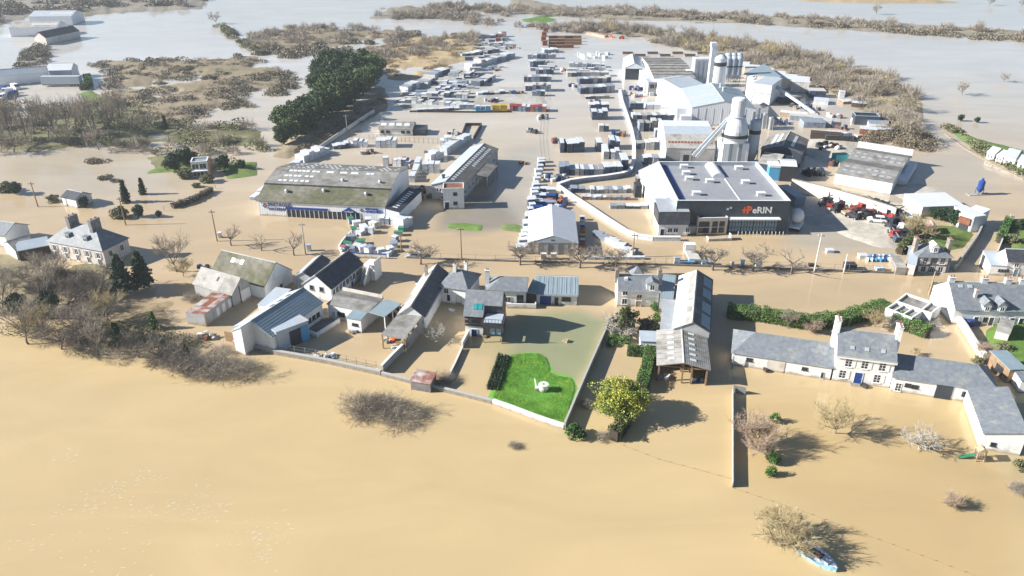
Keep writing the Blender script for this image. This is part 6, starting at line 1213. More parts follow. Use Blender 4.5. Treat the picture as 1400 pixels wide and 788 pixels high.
for i, (x, y) in enumerate(RING):
    goods(x, y, r_.uniform(1.1, 2.0), r_.uniform(1.0, 1.8), r_.uniform(.8, 1.6), r_.choice(['wrap_white', 'wrap_white', 'block_pale', 'wrap_grey', 'teal_paint' if i % 7 == 3 else 'wrap_white']), 'garden goods pallet, number %s clockwise from the hall door' % ['one', 'two', 'three', 'four', 'five', 'six', 'seven', 'eight', 'nine', 'ten', 'eleven', 'twelve', 'thirteen', 'fourteen', 'fifteen', 'sixteen', 'seventeen', 'eighteen', 'nineteen', 'twenty', 'twenty-one', 'twenty-two', 'twenty-three', 'twenty-four', 'twenty-five', 'twenty-six'][i], g, r_.uniform(-.6, .6), r_.choice(['wrap_white', 'wrap_white', 'wrap_grey', 'green_paint', 'brick_red']))
# goods lining both sides of the central fence line
g = 'goods lined along the fence left of the white tent'
for i in range(24):
    t = i/23; x = 713+(741-713)*t+r_.uniform(-1.5, 1.5); y = 345+(222-345)*t
    goods(x, y, r_.uniform(1.2, 2.2), 1.6, r_.uniform(.8, 1.8), r_.choice(['wrap_white', 'wrap_grey', 'block_dark', 'block_pale']), '%s goods pallet along the fence beside the tent, counted from the street' % (ORD+['twenty-first', 'twenty-second', 'twenty-third', 'farthest'])[i].replace('leftmost', 'first'), g, .2, 'wrap_white')
g = 'racks between fence and tent'
for i in range(10):
    x = 735+(i % 3)*9; y = 262+(i//3)*9+(i % 3)
    goods(x, y, 2.4, 1.8, 1.3, r_.choice(['block_dark', 'wrap_grey', 'deep_blue']), '%s rack of pipes behind the white tent, %s row' % (['left', 'middle', 'right'][i % 3], ['farthest', 'third', 'second', 'nearest'][i//3]), g, 0, r_.choice(['wrap_white', 'wrap_grey', 'deep_blue']), 'rack', 'rack')
for i in range(7):
    goods(752+i*3, 285+(i % 3), 1.0, 1.0, .9, r_.choice(['wrap_white', 'deep_blue', 'brick_red']), '%s small crate from the left behind the tent ridge' % ORD[i], 'small crates behind the tent', 0, r_.choice(['wrap_white', 'deep_blue']), 'crate', 'crate')
for i in range(9):
    goods(796, 345-i*5.5, 1.1, 1.0, r_.uniform(.8, 1.4), r_.choice(['wrap_white', 'yellow_paint', 'deep_blue', 'brick_red', 'green_paint']), '%s coloured crate from the street along the right tent wall' % ORD[i].replace('leftmost', 'first'), 'coloured crates along the right tent wall', 0, r_.choice(['wrap_white', 'yellow_paint', 'red_paint']), 'crate', 'crate')
for i in range(12):
    t = i/11; goods(816+46*t, 322+26*t, 1.7, 1.3, r_.uniform(.9, 1.4), 'wrap_grey' if i < 4 else 'wrap_white', '%s sack pallet in the diagonal line right of the tent' % ORD[i].replace('leftmost', 'first'), 'diagonal line of sack pallets', -.5, 'wrap_grey' if i < 4 else 'wrap_white')
for i in range(12):
    goods(803+i*6.8, 354.5, 1.1, .8, .6, r_.choice(['wrap_white', 'wrap_grey']), '%s low block from the left along the street fence' % ORD[i], 'low blocks along the street fence', 0, 'wrap_white')
# far timber racks and steel beyond
for i in range(15):
    x = 756+(i % 4)*11; y = 53+(i//4)*4.2
    goods(x, y, 4.5, 1.4, 1.4, r_.choice(['timber', 'rust', 'dark_wood']), '%s timber rack of the far field, row %s from the top' % (['leftmost', 'second', 'third', 'rightmost'][i % 4], ['one', 'two', 'three', 'four'][i//4]), 'timber racks in the far field', 0, r_.choice(['rust', 'timber']), 'timber_rack', 'rack')
row((742, 72), (762, 71), 5, None, 5, 1.6, 'wrap_grey', 'white capped bundle beyond the left column', 'white capped bundles')
for i in range(13):
    goods(792+i*3.2, 75+(i % 4)*1.6, 1.6, 2.2, r_.uniform(.8, 1.6), 'wrap_white', '%s white sack from the left in the loose far heap' % ORD[i], 'loose far heap of white sacks', r_.uniform(-.6, .6), 'wrap_white', 'sack', 'sack')
for i in range(7):
    goods(858+i*17, 74+(i % 2)*3.2, 5, 1.5, .9, 'timber', '%s low dark rack beyond the grey hall' % ORD[i], 'low racks beyond the grey hall', 0, 'dark_wood', 'timber_rack', 'rack')
for i, (x, y) in enumerate(((681, 58), (684, 54), (689, 50), (746, 44), (744, 50), (743, 56), (745, 62))):
    goods(x, y, 2.5, 3, 2.2, 'rust', '%s rusty steel pile of the far yard' % ORD[i].replace('leftmost', 'first'), 'rusty steel piles', 0, 'rust', 'steel_pile', 'steel pile')
for i in range(6):
    goods(1012+i*16, 101+i*4.6, 6.5, 9, 4.2, 'cream_render', '%s aggregate bunker from the left behind the tall shed' % ORD[i], 'row of aggregate bunkers', -.3, 'white_sheet', 'aggregate_bunker', 'bunker', lay=1)
r_ = random.Random(50)
for i, (x, y, sx, sy, hh_, m_, tp) in enumerate(((1080, 113, 6, 3, 1.6, 'cream_render', 'white_sheet'), (1098, 111, 5, 3, 1.6, 'white_render', 'white_sheet'), (1115, 132, 6, 5, 2.6, 'block_dark', 'block_pale'), (1122, 141, 5, 5, 1.4, 'wrap_white', 'wrap_white'), (1150, 133, 2, 2, 2.2, 'wrap_white', 'wrap_white'), (1160, 141, 6, 4, 1.0, 'timber', 'wrap_white'), (1174, 146, 5, 3, 1.6, 'dark_wood', 'wrap_white'), (1098, 163, 9, 6, 1.6, 'wrap_grey', 'block_pale'), (1110, 172, 7, 6, 1.8, 'wrap_grey', 'wrap_grey'), (1124, 169, 6, 5, 1.6, 'block_pale', 'block_pale'), (1085, 160, 9, 3, 1.6, 'yellow_paint' if False else 'pale_wood', 'pale_concrete'), (1176, 168, 5, 4, 1.2, 'wrap_white', 'wrap_white'), (1190, 166, 4, 4, 1.2, 'wrap_white', 'wrap_white'), (1199, 174, 6, 5, 1.8, 'wrap_white', 'wrap_grey'), (1186, 183, 5, 3, 1.8, 'rust', 'wrap_white'), (1206, 183, 5, 3, 1.8, 'wrap_white', 'wrap_white'), (1128, 190, 9, 3, 2.0, 'dark_wood', 'dark_wood'), (1145, 192, 8, 3, 1.8, 'dark_wood', 'block_dark'))):
    goods(x, y, sx, sy, hh_, m_, '%s heap of goods in the right far yard, counted from the factory' % ORD[i].replace('leftmost', 'first'), 'goods in the right far yard', r_.uniform(-.5, .1), tp)

r_ = random.Random(61)
for (a, b, n, dz) in (((556, 136), (640, 140), 8, 'between the nearest and second white rows'), ((570, 129), (640, 129), 7, 'between the second and middle rows'), ((600, 120), (648, 121), 6, 'behind the middle low row'), ((625, 108), (670, 104), 5, 'above the bright stacks'), ((640, 98), (690, 92), 6, 'below the bend of the far yard'), ((636, 84), (690, 76), 6, 'below the low pale row'), ((640, 70), (700, 66), 7, 'between the two farthest pale rows'), ((645, 58), (695, 56), 6, 'below the jumbled goods'), ((722, 86), (752, 86), 4, 'behind the second farthest row of the left column'), ((728, 96), (754, 96), 4, 'behind the third farthest row of the left column'), ((776, 98), (828, 98), 7, 'between the two farthest rows of the right column')):
    for i in range(n):
        t = (i+.5)/n; goods(a[0]+(b[0]-a[0])*t+r_.uniform(-2, 2), a[1]+(b[1]-a[1])*t+r_.uniform(-1, 1), r_.uniform(2, 4.5), r_.uniform(1.2, 2.2), r_.uniform(.7, 1.7), r_.choice(['wrap_white', 'wrap_grey', 'block_dark', 'block_pale']), '%s crate stack from the left %s' % (ORD[i], dz), 'small crate stacks of the far yards', r_.uniform(-.1, .1), r_.choice(TP), 'crate_stack', 'crate stack')
# ================================================================ factory and distant buildings
hf = hgt((945.9, 147.3), (948, 171))
s = Bld('silver_hall', 'big silver factory hall with wide low gable facing the yards', 'factory hall', (946, 147.5), (1033, 149), hf, C=(1003, 122.5))
s.body(gable(hf, hf+2.2), 'white_wall_sheet', ['light_sheet', 'blue_grey_sheet'], 'y', over=.1)
for y in (.6, .8): s.part(MB().lathe(s.w*.62, s.d*y, [(.5, hf+1.5), (.5, hf+3), (.7, hf+3.02), (.7, hf+3.3)], 10), 'roof_cowl', 'zinc')
s.part(MB().box(-4.5, -.02, 2, s.d*.9, -.8, hf*.86), 'side_bay', 'white_wall_sheet'); s.part(MB().box(-3.6, -.05, -2.5, -.02, -.6, 3.6), 'lobby', 'white_sheet')
for i in range(7): s.part(MB().box(2+i*s.w/8, 2.12+i*s.w/8, -.06, -.003, -.6, hf-.1), 'cladding_joint', 'zinc')
s = Bld('rear_hall', 'pale ridged hall directly behind the silver factory hall', 'factory hall', (935, 124.5), (968, 119), hf*.8, C=(1000, 104)); s.d = 22
s.body(gable(hf*.8, hf*.8+2), 'white_wall_sheet', ['light_sheet', 'light_sheet'], 'x', over=.1)
s = Bld('arched_hall', 'hall with curved pale roof and pinkish weathered lower slope before the silo tower', 'hall', (843 if False else 911, 203), (978, 204), 4.0, depth=20)
s.body([(0, 4.0), (.25, 6.6), (.5, 7.6), (.78, 7.8), (1, 6.2)], 'white_wall_sheet', ['old_cement', 'light_sheet', 'white_sheet', 'light_sheet'], 'x', over=.1)
s.part(MB().box(0, s.w, -.08, -.004, -.8, 3.9), 'front_cladding', 'grey_render'); s.part(MB().box(s.w*.3, s.w*.52, -.14, -.085, -.6, 3.4), 'roller_door', 'zinc'); s.part(MB().box(s.w*.36, s.w*.48, -.18, -.145, -.6, 2.2), 'opening', 'charcoal')
r_ = random.Random(3)
for i in range(14): s.patch(0, s.w*(.05+.066*i), s.w*(.05+.066*i)+.7, .35, .5, 'rust', 'roof_sheet', .03)
s = Bld('grey_hall', 'very large low hall with ribbed grey roof at the back of the factory', 'hall', (893.7, 107), (951, 107.5), 5.5, C=(969, 81.5)); s.d = max(s.d, 40)
s.body(gable(5.5, 6.6), 'white_wall_sheet', ['fibre_cement', 'fibre_cement'], 'x', over=.1)
for i in range(1, 9): y = s.d*i/9; s.part(MB().box(0, s.w, y-.12, y+.12, 5.72+1.1*(1-abs(y/s.d*2-1)), 5.86+1.1*(1-abs(y/s.d*2-1))), 'roof_joint', 'dark_cement')
for i in range(5): s.part(MB().box(-3.2, -.02, s.d*.19*i, s.d*.19*i+4.8, -.8, 5.0-.25*i), 'stepped_bay', 'white_wall_sheet')
s = Bld('factory_office', 'two-storey grey office with long blue sign in front of the large grey hall', 'office', (886.9, 112.8), (929, 112.6), 5.0, depth=5)
s.body([(0, 5.0), (1, 5.2)], 'grey_render', 'light_sheet', 'x', over=.3)
for u in (.12, .3, .5, .68, .8): s.win('F', s.w*u, 2.9, 1.6, 1.3, nx=2, fm='charcoal')
s.part(MB().box(s.w*.58, s.w*.95, -.15, -.01, 1.7, 2.5), 'blue_sign', 'blue_paint')
hh3 = hgt((854.3, 93), (854.9, 109))
s = Bld('white_hangar', 'white ridged fabric hangar with open dark front beside the large grey hall', 'hangar', (854.3, 93), (879.4, 93.5), hh3, C=(874, 78)); s.d = 20
s.body(gable(hh3, hh3+1.9), 'white_sheet', ['white_sheet', 'white_sheet'], 'y', over=.1); s.part(MB().box(.4, s.w-.4, -.1, -.004, -.8, hh3-.3), 'open_front', 'glass')
# batching tower
p = P(999, 225); t = empty('silo_tower', (p.x, p.y, 0), 0, 'tall white batching tower with domed top and dark ring beside the dark warehouse', 'silo tower')
MB().box(-3.6, 3.6, -3.0, 3.5, -.8, 7.0).build('base', 'white_wall_sheet', t)
for x in (-1.4, 1.2): MB().box(x-.5, x+.5, -3.08, -3.004, -.8, 6.9).build('grey_stripe', 'blue_grey_sheet', t)
MB().lathe(0, 0, [(3.5, 7.0), (3.5, 8.2)], 28).build('lower_drum', 'white_sheet', t)
MB().lathe(0, 0, [(3.62, 8.2), (3.62, 9.2)], 28).build('dark_ring', 'charcoal', t)
MB().lathe(0, 0, [(3.5, 9.2), (3.5, 10.2), (3.0, 12.0), (2.2, 13.6), (2.0, 14.0)], 28).build('dome', 'white_sheet', t)
MB().lathe(0, 0, [(1.9, 14.0), (1.9, 18.6), (1.5, 19.0)], 20).build('top_silo', 'white_sheet', t)
MB().tube((-10.5, -1.5, 2.5), (-2.6, -.5, 12.5), .55, n=4).build('conveyor', 'zinc', t); MB().tube((-11, 1.0, 2.3), (-2.2, 1.0, 13.2), .45, n=4).build('conveyor', 'light_sheet', t)
for z in (8.2, 13.9): MB().lathe(0, 0, [(3.9 if z < 9 else 2.4, z), (3.9 if z < 9 else 2.4, z+.12)], 24).build('walkway', 'zinc', t)
p = P(1026, 222); t = empty('small_silo', (p.x, p.y, 0), 0, 'slim white silo with pipes right beside the domed batching tower', 'silo')
MB().lathe(0, 0, [(.5, -.5), (1.6, 3.0), (1.6, 12), (1.2, 12.6)], 18).build('shell', 'light_sheet', t); MB().lathe(0, 0, [(1.66, 8.5), (1.66, 9.6)], 18).build('dark_ring', 'charcoal', t)
for x in (-1.3, 1.3):
    for y in (-1.3, 1.3): MB().tube((x, y, -.8), (x, y, 4), .12).build('leg', 'metal', t)
for x, z in ((-.9, 14.6), (.4, 15.6), (1.3, 14.2)): MB().tube((x, 0, 12), (x, 0, z), .28).build('pipe', 'zinc', t)
for i, (px, py, r0, h0, lb) in enumerate(((1043, 175, .9, 5, 'left'), (1052, 177, .7, 4, 'right'))):
    p = P(px, py); t = empty('dust_filter', (p.x, p.y, 0), 0, 'small %s pipework cluster right of the slim silo' % lb, 'machinery'); MB().lathe(0, 0, [(r0, -.5), (r0, h0)], 10).build('body', 'zinc', t)
    for k in range(5): a = k*1.3; MB().tube((math.cos(a)*1.4, math.sin(a)*1.4, -.5), (math.cos(a)*1.2, math.sin(a)*1.2, h0*.9), .14).build('pipe', 'metal', t)
p = P(979, 128); t = empty('silo_group', (p.x, p.y, 0), 0, 'tall white silo tower with ladders behind the silver hall', 'silo tower')
MB().lathe(0, 0, [(2.6, -.5), (2.6, 13.5), (1.4, 14.8)], 22).build('main_silo', 'white_sheet', t); MB().lathe(0, 0, [(2.66, 10.6), (2.66, 12.0)], 22).build('dark_ring', 'charcoal', t)
MB().box(-3.8, -1.5, -1.2, 1.5, -.5, 17.5).build('lift_tower', 'white_sheet', t); MB().box(-4.2, -2.0, -1.4, 1.2, 17.503, 19.0).build('head_house', 'white_sheet', t)
for i in range(5): MB().tube((-1.4+.02*i, -2.9, 1+i*2.4), (-3.4, -2.9, 3+i*2.4), .1).build('ladder', 'metal', t)
p = P(957, 118); t = empty('silo_group', (p.x, p.y, 0), 0, 'boxy white plant with ribbed hoppers left of the tall silo', 'plant')
MB().box(-3.5, 3.5, -2, 2.5, 3.0, 11.0).build('casing', 'white_sheet', t)
for i in range(4): MB().box(-3.3+i*1.8, -2.1+i*1.8, -2.3, -2.003, 3.2, 10.6).build('rib', 'zinc', t); MB().tube((-3+i*2, -1.8, -.5), (-3+i*2, -1.8, 3), .2).build('leg', 'metal', t)
MB().box(-6.2, -3.51, -1.5, 1.5, 3.4, 6.4).build('side_hopper', 'white_sheet', t)
for i in range(6):
    p = P(992+(i % 3)*7.5, 112 if i < 3 else 107); t = empty('cement_silo', (p.x, p.y, 0), 0, '%s cement silo from the left in the %s row of the blue-shaded group' % (['first', 'second', 'third'][i % 3], 'front' if i < 3 else 'rear'), 'silo', 'six cement silos')
    MB().lathe(0, 0, [(.5, 1), (1.5, 3), (1.5, 9.5), (.8, 10.2)], 16).build('shell', 'light_sheet', t); MB().lathe(0, 0, [(1.56, 6), (1.56, 6.5)], 16).build('dark_ring', 'charcoal', t)
    for a in range(4): MB().tube((1.2*math.cos(a*1.57), 1.2*math.sin(a*1.57), -.6), (1.2*math.cos(a*1.57), 1.2*math.sin(a*1.57), 3), .12).build('leg', 'metal', t)
ht2 = hgt((1053.7, 118), (1053.7, 147.3))
s = Bld('tall_shed', 'tall narrow pale shed with white roof band right of the silver hall', 'factory building', (1032, 113), (1055.8, 116), ht2, depth=12)
s.body([(0, ht2-.3), (1, ht2)], 'white_wall_sheet', 'light_sheet', 'x', over=.1); s.part(MB().box(-.1, s.w+.1, -.3, -.004, ht2*.55, ht2*.62), 'canopy', 'white_sheet')
for i in range(4): s.part(MB().box(-2.5-i*1.7, -1.0-i*1.7, 2+i*4.0, 6+i*4, -.8, ht2*.95), 'side_bay', 'white_wall_sheet')
s.part(MB().slab([(-9, 14, ht2*.9), (s.w-1, 12.1, ht2), (s.w-1, 14.1, ht2), (-9, 40, ht2*.85)], .3), 'covered_conveyor', 'blue_grey_sheet')
s.part(MB().tube((s.w+.1, 6, ht2*.75), (s.w+17, -3, .4), .7, n=4), 'conveyor', 'zinc')
s = Bld('machine_shed', 'dark hall with two long pale rooflights right of the silo tower', 'hall', (1041, 204), (1096, 211), 4.0, C=(1098, 195)); s.d = 15
s.body(gable(4.0, 5.8), 'navy_sheet', ['fibre_cement', 'dark_cement'], 'y', over=.2)
for a in (.35, .62): s.patch(0, s.d*.15, s.d*.9, a, a+.15)
s.patch(1, s.d*.15, s.d*.9, .35, .5); s.part(MB().box(s.w*.62, s.w*.8, -.08, -.004, -.6, 3.2), 'roller_door', 'zinc')
s = Bld('machine_shed', 'low dark lean-to hall in front of the hall with rooflights', 'hall', (1036, 222), (1062, 226), 3.4, depth=8); s.body([(0, 3.2), (1, 4.0)], 'navy_sheet', 'old_cement', 'x', over=.15)
s = Bld('container_block', 'navy cube building with rounded white double roof behind the dark warehouse', 'building', (1068.5, 225.5), (1090, 226.5), 4.6, depth=5.5)
s.body([(0, 4.2), (.5, 5.0), (1, 4.4)], 'charcoal', ['white_sheet', 'white_sheet'], 'x', over=.1); s.part(MB().box(-2.8, -.05, .4, 4.5, -.8, 3.6), 'blue_bay', 'sky_paint'); s.part(MB().box(-2.9, -.02, .3, 4.6, 3.603, 4.1), 'bay_roof', 'white_sheet')
s = Bld('shipping_container', 'bright teal shipping container in the scrap yard', 'container', (1143.5, 213.5), (1162, 213), 2.4, depth=2.6)
s.body([(0, 2.4), (1, 2.41)], 'teal_paint', 'teal_paint', 'x', over=.02)
for i in range(10): s.part(MB().box(s.w*(.05+.095*i), s.w*(.05+.095*i)+.12, -.07, -.003, -.4, 2.3), 'rib', 'teal_paint')
s = Bld('shipping_container', 'grey shipping container in the shadow right of the dark warehouse', 'container', (1088, 271), (1102, 270), 2.5, depth=9); s.body([(0, 2.5), (1, 2.51)], 'blue_grey_sheet', 'blue_grey_sheet', 'x', over=.02)
for i in range(4): s.part(MB().box(.3+i*.6, .42+i*.6, -.07, -.003, -.4, 2.3), 'rib', 'metal')
s = Bld('open_container', 'long dark blue container with recessed roof at the end of the right yard', 'container', (1170, 158.5), (1204, 160), 3.0, depth=5); s.flat(3.0, 'navy_sheet', 'navy_sheet', par=.6, pt=.3, pm='light_sheet')
s = Bld('skylit_house', 'grey-white low house with four roof panels in the northern yard', 'house', (517.9, 176.6), (563.6, 177.3), hgt((518, 176.4), (518.6, 185)), depth=7)
s.body(gable(s.h, s.h+1.5), 'white_render', ['fibre_cement', 'fibre_cement'], 'x', over=.2)
for u in (.12, .36, .58, .82): s.patch(0, s.w*u-.9, s.w*u+.9, .4, .75, 'white_sheet', 'roof_panel')
for u in (.1, .27, .72, .88): s.win('F', s.w*u, .8, 1.2, .8, nx=2, fm='charcoal')
s.part(MB().box(s.w+.02, s.w+4.0, .5, 6, -.8, 2.0), 'dark_annex', 'navy_sheet')
s = Bld('pink_house', 'flat-roofed house with pink side wall and glazed white front among dark trees', 'house', (260, 222), (283, 219.4+1), 4.2, C=(295.7, 213.5))
s.flat(4.2, 'cream_render', 'blue_grey_sheet', par=.35, pt=.25, pm='white_paint'); s.part(MB().box(s.w+.004, s.w+.08, 0, s.d, -.8, 4.15), 'pink_wall', mat('pink_render', (.62, .27, .20), vary=.12))
s.part(MB().box(.1, s.w-.1, -1.4, -.01, 1.8, 2.0), 'balcony', 'white_paint')
for u in (.25, .7): s.win('F', s.w*u, .2, 1.8, 1.4, nx=2); s.win('F', s.w*u, 2.1, 1.8, 1.5, nx=2)
s = Bld('meadow_shed', 'small white shed with dark roof on the verge in the flooded meadow', 'shed', (84, 269.5), (103, 273.5), 2.2, depth=4.5); s.body(gable(2.2, 3.3), 'white_render', ['dark_slate', 'dark_slate'], 'x', over=.2); s.win('R', 1.8, .6, .7, .7, nx=1)
for nm, lb, a, b, hh_, dd, wm_, rm in (('warehouse', 'pale blue warehouse with speckled roof at the top left', (39, 23), (97, 22.5), 5, 16, 'white_wall_sheet', 'light_sheet'), ('warehouse', 'white long warehouse below the speckled one at the top left', (12, 38.5), (78, 37), 4.5, 12, 'white_wall_sheet', 'old_cement'), ('gabled_barn', 'dark-roofed barn standing in the flood at the top left', (46, 51), (62, 52), 3.6, 22, 'cream_render', 'dark_slate'), ('warehouse', 'long white building cut by the left edge', (-10, 105), (64, 99), 4, 5, 'white_wall_sheet', 'light_sheet'), ('warehouse', 'white shed behind the parked trailer at the left', (64, 97), (97, 96), 3.6, 8, 'white_wall_sheet', 'white_sheet')):
    s = Bld(nm, lb, 'warehouse' if nm == 'warehouse' else 'barn', a, b, hh_, depth=dd)
    ax = 'y' if nm == 'gabled_barn' else 'x'
    s.body(gable(hh_, hh_+(2.5 if ax == 'y' else 2.0)), wm_, [rm, rm], ax, over=.2)
    if 'speckled' in lb:
        for i in range(10): s.patch(0, s.w*(.45+.05*i), s.w*(.45+.05*i)+1.6, .3, .7, 'white_sheet', 'roof_panel')
for i, (a, b, hh_, dd) in enumerate((((1350, 208.5), (1360, 211.5), 2.0, 4), ((1363, 213), (1371, 216), 1.9, 4), ((1374, 213), (1389, 216), 2.6, 6), ((1392, 221), (1410, 225), 2.1, 4))):
    s = Bld('white_cottage', ['first white cottage on the embankment at the upper right', 'small white cottage second from the left on the embankment', 'largest white house with pale roof on the embankment', 'white cottage on the embankment cut by the right edge'][i], 'house', a, b, hh_, depth=dd, group='white houses on the embankment'); s.body(gable(hh_, hh_+1.4), 'white_render', ['light_sheet', 'fibre_cement'], 'x', over=.2)
    s.win('F', s.w*.3, .7, .7, .8); s.win('F', s.w*.7, .7, .7, .8)
s = Bld('concrete_works', 'low white works with rust-coloured opening by the side lane', 'works', (1312, 292), (1331, 298), 3.6, depth=7); s.body([(0, 3.4), (1, 4.0)], 'white_wall_sheet', 'white_sheet', 'x', over=.1); s.part(MB().box(.3, s.w-.3, -.4, -.004, 1.6, 3.2), 'fascia', 'rust'); s.part(MB().box(.5, s.w-.5, -.1, -.41+.4, -.6, 1.55), 'opening', 'charcoal')
s = Bld('concrete_works', 'long pale flat roofs strung above the corner house garden', 'works', (1262, 283), (1318, 281), 2.6, depth=8); s.body([(0, 2.5), (1, 2.8)], 'cream_render', 'white_sheet', 'x', over=.1)
s = Bld('concrete_works', 'white block with conveyor at the right end of the low works', 'works', (1333, 296), (1348, 294), 4.0, depth=6); s.body([(0, 3.8), (1, 4.0)], 'light_sheet', 'white_sheet', 'x', over=.1)
s = Bld('garden_hut', 'pinkish wooden garden hut on the lawn behind the corner house', 'hut', (1270, 311), (1282, 312), 2.0, depth=3.0); s.body(gable(1.8, 2.5), 'timber', ['rusty_red_sheet', 'rusty_red_sheet'], 'y', over=.1)
t = empty('blue_silo', P(1338, 266), .1, 'bright blue hopper on a small raft-like platform in the flood', 'hopper')
MB().lathe(0, 0, [(.7, 1.2), (1.3, 2.4), (1.3, 5.6), (.5, 6.4), (.4, 7.0)], 14).build('hopper', 'blue_paint', t); MB().box(-5, 4.5, -1.4, 1.2, -.5, .25).build('platform', 'old_cement', t)
for x in (-1, 1):
    for y in (-1, 1): MB().tube((x, y, .2), (x, y, 2.8), .12).build('leg', 'blue_paint', t)
t.scale = (.62, .62, .62)
s = Bld('red_hut', 'small hut with dull red sheet roof on the river wall', 'hut', (561, 520.5), (588, 525), 1.7, depth=2.6); s.body([(0, 1.6), (1, 2.0)], 'grey_stone', 'rusty_red_sheet', 'x', over=.12)
s = Bld('garage', 'small blue-white flat garage at the foot of the walled garden path', 'garage', (876, 467), (900, 468), 2.0, depth=3.0); s.body([(0, 2.0), (1, 2.2)], 'white_render', 'light_sheet', 'x', over=.1); s.door('F', s.w*.6, 2.0, 1.8, 'blue_grey_sheet', name='garage_door')
s = Bld('boundary_shed', 'white wedge-shaped wall end with stone hut left of the corner house', 'hut', (1226, 365), (1240, 366), 1.8, depth=5); s.body([(0, 1.6), (1, 1.9)], 'stone', 'old_cement', 'x', over=.05)

# ================================================================ walls and fences
wall('river_wall', 'mossy stone river wall below the bank sheds and brown yard', [(320, 471), (374, 484), (448, 497), (521, 513)], .75, .45, 'stone', 2.2, 'stone_block', 'concrete')
wall('river_wall', 'stone river wall between the yard corner and the white wall', [(522, 514), (560, 523.5), (600, 534), (634, 542), (673, 552)], .65, .4, 'stone', 2.2, 'stone_block', 'concrete')
wall('white_river_wall', 'whitewashed river wall below the bright lawn', [(674, 552.5), (700, 561.5), (735, 575), (771, 587)], .8, .4, 'white_render', 2.0, 'panel', 'pale_concrete')
fence('railing', 'grey railing on the river wall behind the bank sheds', [(345, 474), (374, 480), (448, 493), (515, 507)], 1.7, 2.0, 'metal', 3)
wall('yard_wall', 'white-topped wall between brown yard and the flooded garden', [(523, 511), (537, 496), (551, 482)], 1.6, .35, 'grey_render', 2.0, 'panel', 'white_paint')
wall('garden_wall', 'low thin wall dividing the two flooded back gardens', [(611, 522), (622, 500), (632, 478)], .5, .25, 'concrete', 2.0, 'panel', 'pale_concrete'); wall('garden_wall', 'white wall stub beside the dark timber house', [(632, 477), (641, 460)], 1.3, .3, 'white_render', 2.0, 'panel', 'white_paint')
wall('garden_wall', 'long dark wall between the lawn and the walled garden with the yellow tree', [(772, 588), (790, 545), (808, 503), (826, 462), (832, 446)], 1.35, .22, 'concrete', 2.4, 'panel', 'concrete')
wall('long_wall', 'long thin wall running straight to the river right of the open barn', [(1001, 667), (1001, 620), (1001, 575), (1001, 537)], 1.1, .14, 'concrete', 2.6, 'panel')
wall('gate_frame', 'short metal gate at the top end of the long thin wall', [(1002, 536), (1019, 540)], 1.3, .08, 'metal', 1.0, 'bar')
wall('lane_wall', 'broad pale wall beside the cottages running down to the coach house', [(1283, 409), (1297, 427), (1316, 452), (1333, 480), (1344, 494)], 1.5, .5, 'white_render', 2.6, 'panel', 'pale_concrete')
wall('lane_wall', 'grey wall along the side lane right of the corner house', [(1304, 371), (1318, 352), (1335, 328), (1341, 315)], 1.5, .3, 'concrete', 2.6, 'panel', 'concrete')
wall('lane_wall', 'thin wall across the side lane before the white edge house', [(1354, 372), (1362, 350), (1370, 330), (1380, 300)], 1.3, .25, 'pale_concrete', 2.6, 'panel')
wall('stone_wall', 'tall pale stone yard wall right of the dark warehouse', [(1080, 262), (1110, 269), (1140, 277), (1180, 289), (1222, 303)], 3.4, .5, 'cream_render', 3.5, 'bay', 'stone')
for i, (x, y) in enumerate(((1098, 266), (1117, 271), (1135, 276.5))):
    p = P(x, y-2); t = empty('brick_panel', (p.x, p.y-.6, 0), -.25, '%s brick infill from the left in the tall pale stone wall' % ORD[i], 'brick infill', 'brick infills in the stone wall')
    for k in range(4): MB().box(-.9, .9, -.1, .1, .3+k*.55, .3+k*.55+.5).build('brick_course', 'brick_red', t)
wall('retaining_wall', 'low white wall at the foot of the white warehouse', [(1150, 262), (1180, 268), (1215, 277)], .6, .3, 'concrete', 3, 'panel')
BAR = [(847, 126), (850, 142), (857, 163), (863, 182), (866.5, 200), (866, 226), (861, 238), (850, 242), (828, 245.5), (800, 248.5), (779, 251.5), (763, 257)]
wall('curved_barrier', 'broad white-topped flood barrier curving round the road yard', BAR, 1.2, 1.0, 'wrap_grey', 3.2, 'barrier_block', 'white_paint')  # grey sides put the shade of the camera-facing face into the colour
wall('diagonal_barrier', 'broad white-topped barrier running diagonally towards the office', [(763, 257.5), (782, 271), (805, 286), (830, 303), (855, 319), (872, 326), (893, 329), (930, 329)], .9, .8, 'wrap_white', 3.0, 'barrier_block', 'white_paint')
wall('street_wall', 'low dark wall and fence base along the flooded street, left part', [(556, 353), (600, 355), (650, 356.5), (700, 358), (760, 359.5), (826, 361)], .35, .3, 'dark_cement', 4, 'panel')
wall('street_wall', 'low dark wall along the street before the dark warehouse', [(832, 361), (880, 362.5), (910, 363), (1000, 366), (1100, 370), (1180, 372.5), (1240, 375)], .4, .3, 'dark_cement', 4, 'panel')
fence('street_fence', 'thin wire fence along the street before the dark warehouse', [(832, 360.5), (880, 362), (910, 362.5), (1000, 365.5), (1100, 369.5), (1180, 372), (1232, 374.5)], 1.6, 3.0, 'metal', 2)
fence('street_fence', 'thin wire fence along the street beside the white tent', [(556, 352.5), (650, 356), (760, 359), (826, 360.5)], 1.3, 4.0, 'metal', 1)
fence('yard_fence', 'dark post fence across the northern merchant yard', [(505, 190), (560, 195), (605, 197)], 1.6, 1.4, 'charcoal', 1)
fence('lane_fence', 'rusty fence along the lane left of the central yard', [(745, 128), (741, 160), (738, 190), (741, 222)], 1.2, 3, 'metal', 2)
wall('track_wall', 'pale concrete panel fence beside the pine track', [(438, 206), (455, 194), (478, 178), (500, 163), (512, 156)], 1.6, .2, 'pale_concrete', 2.5, 'panel')
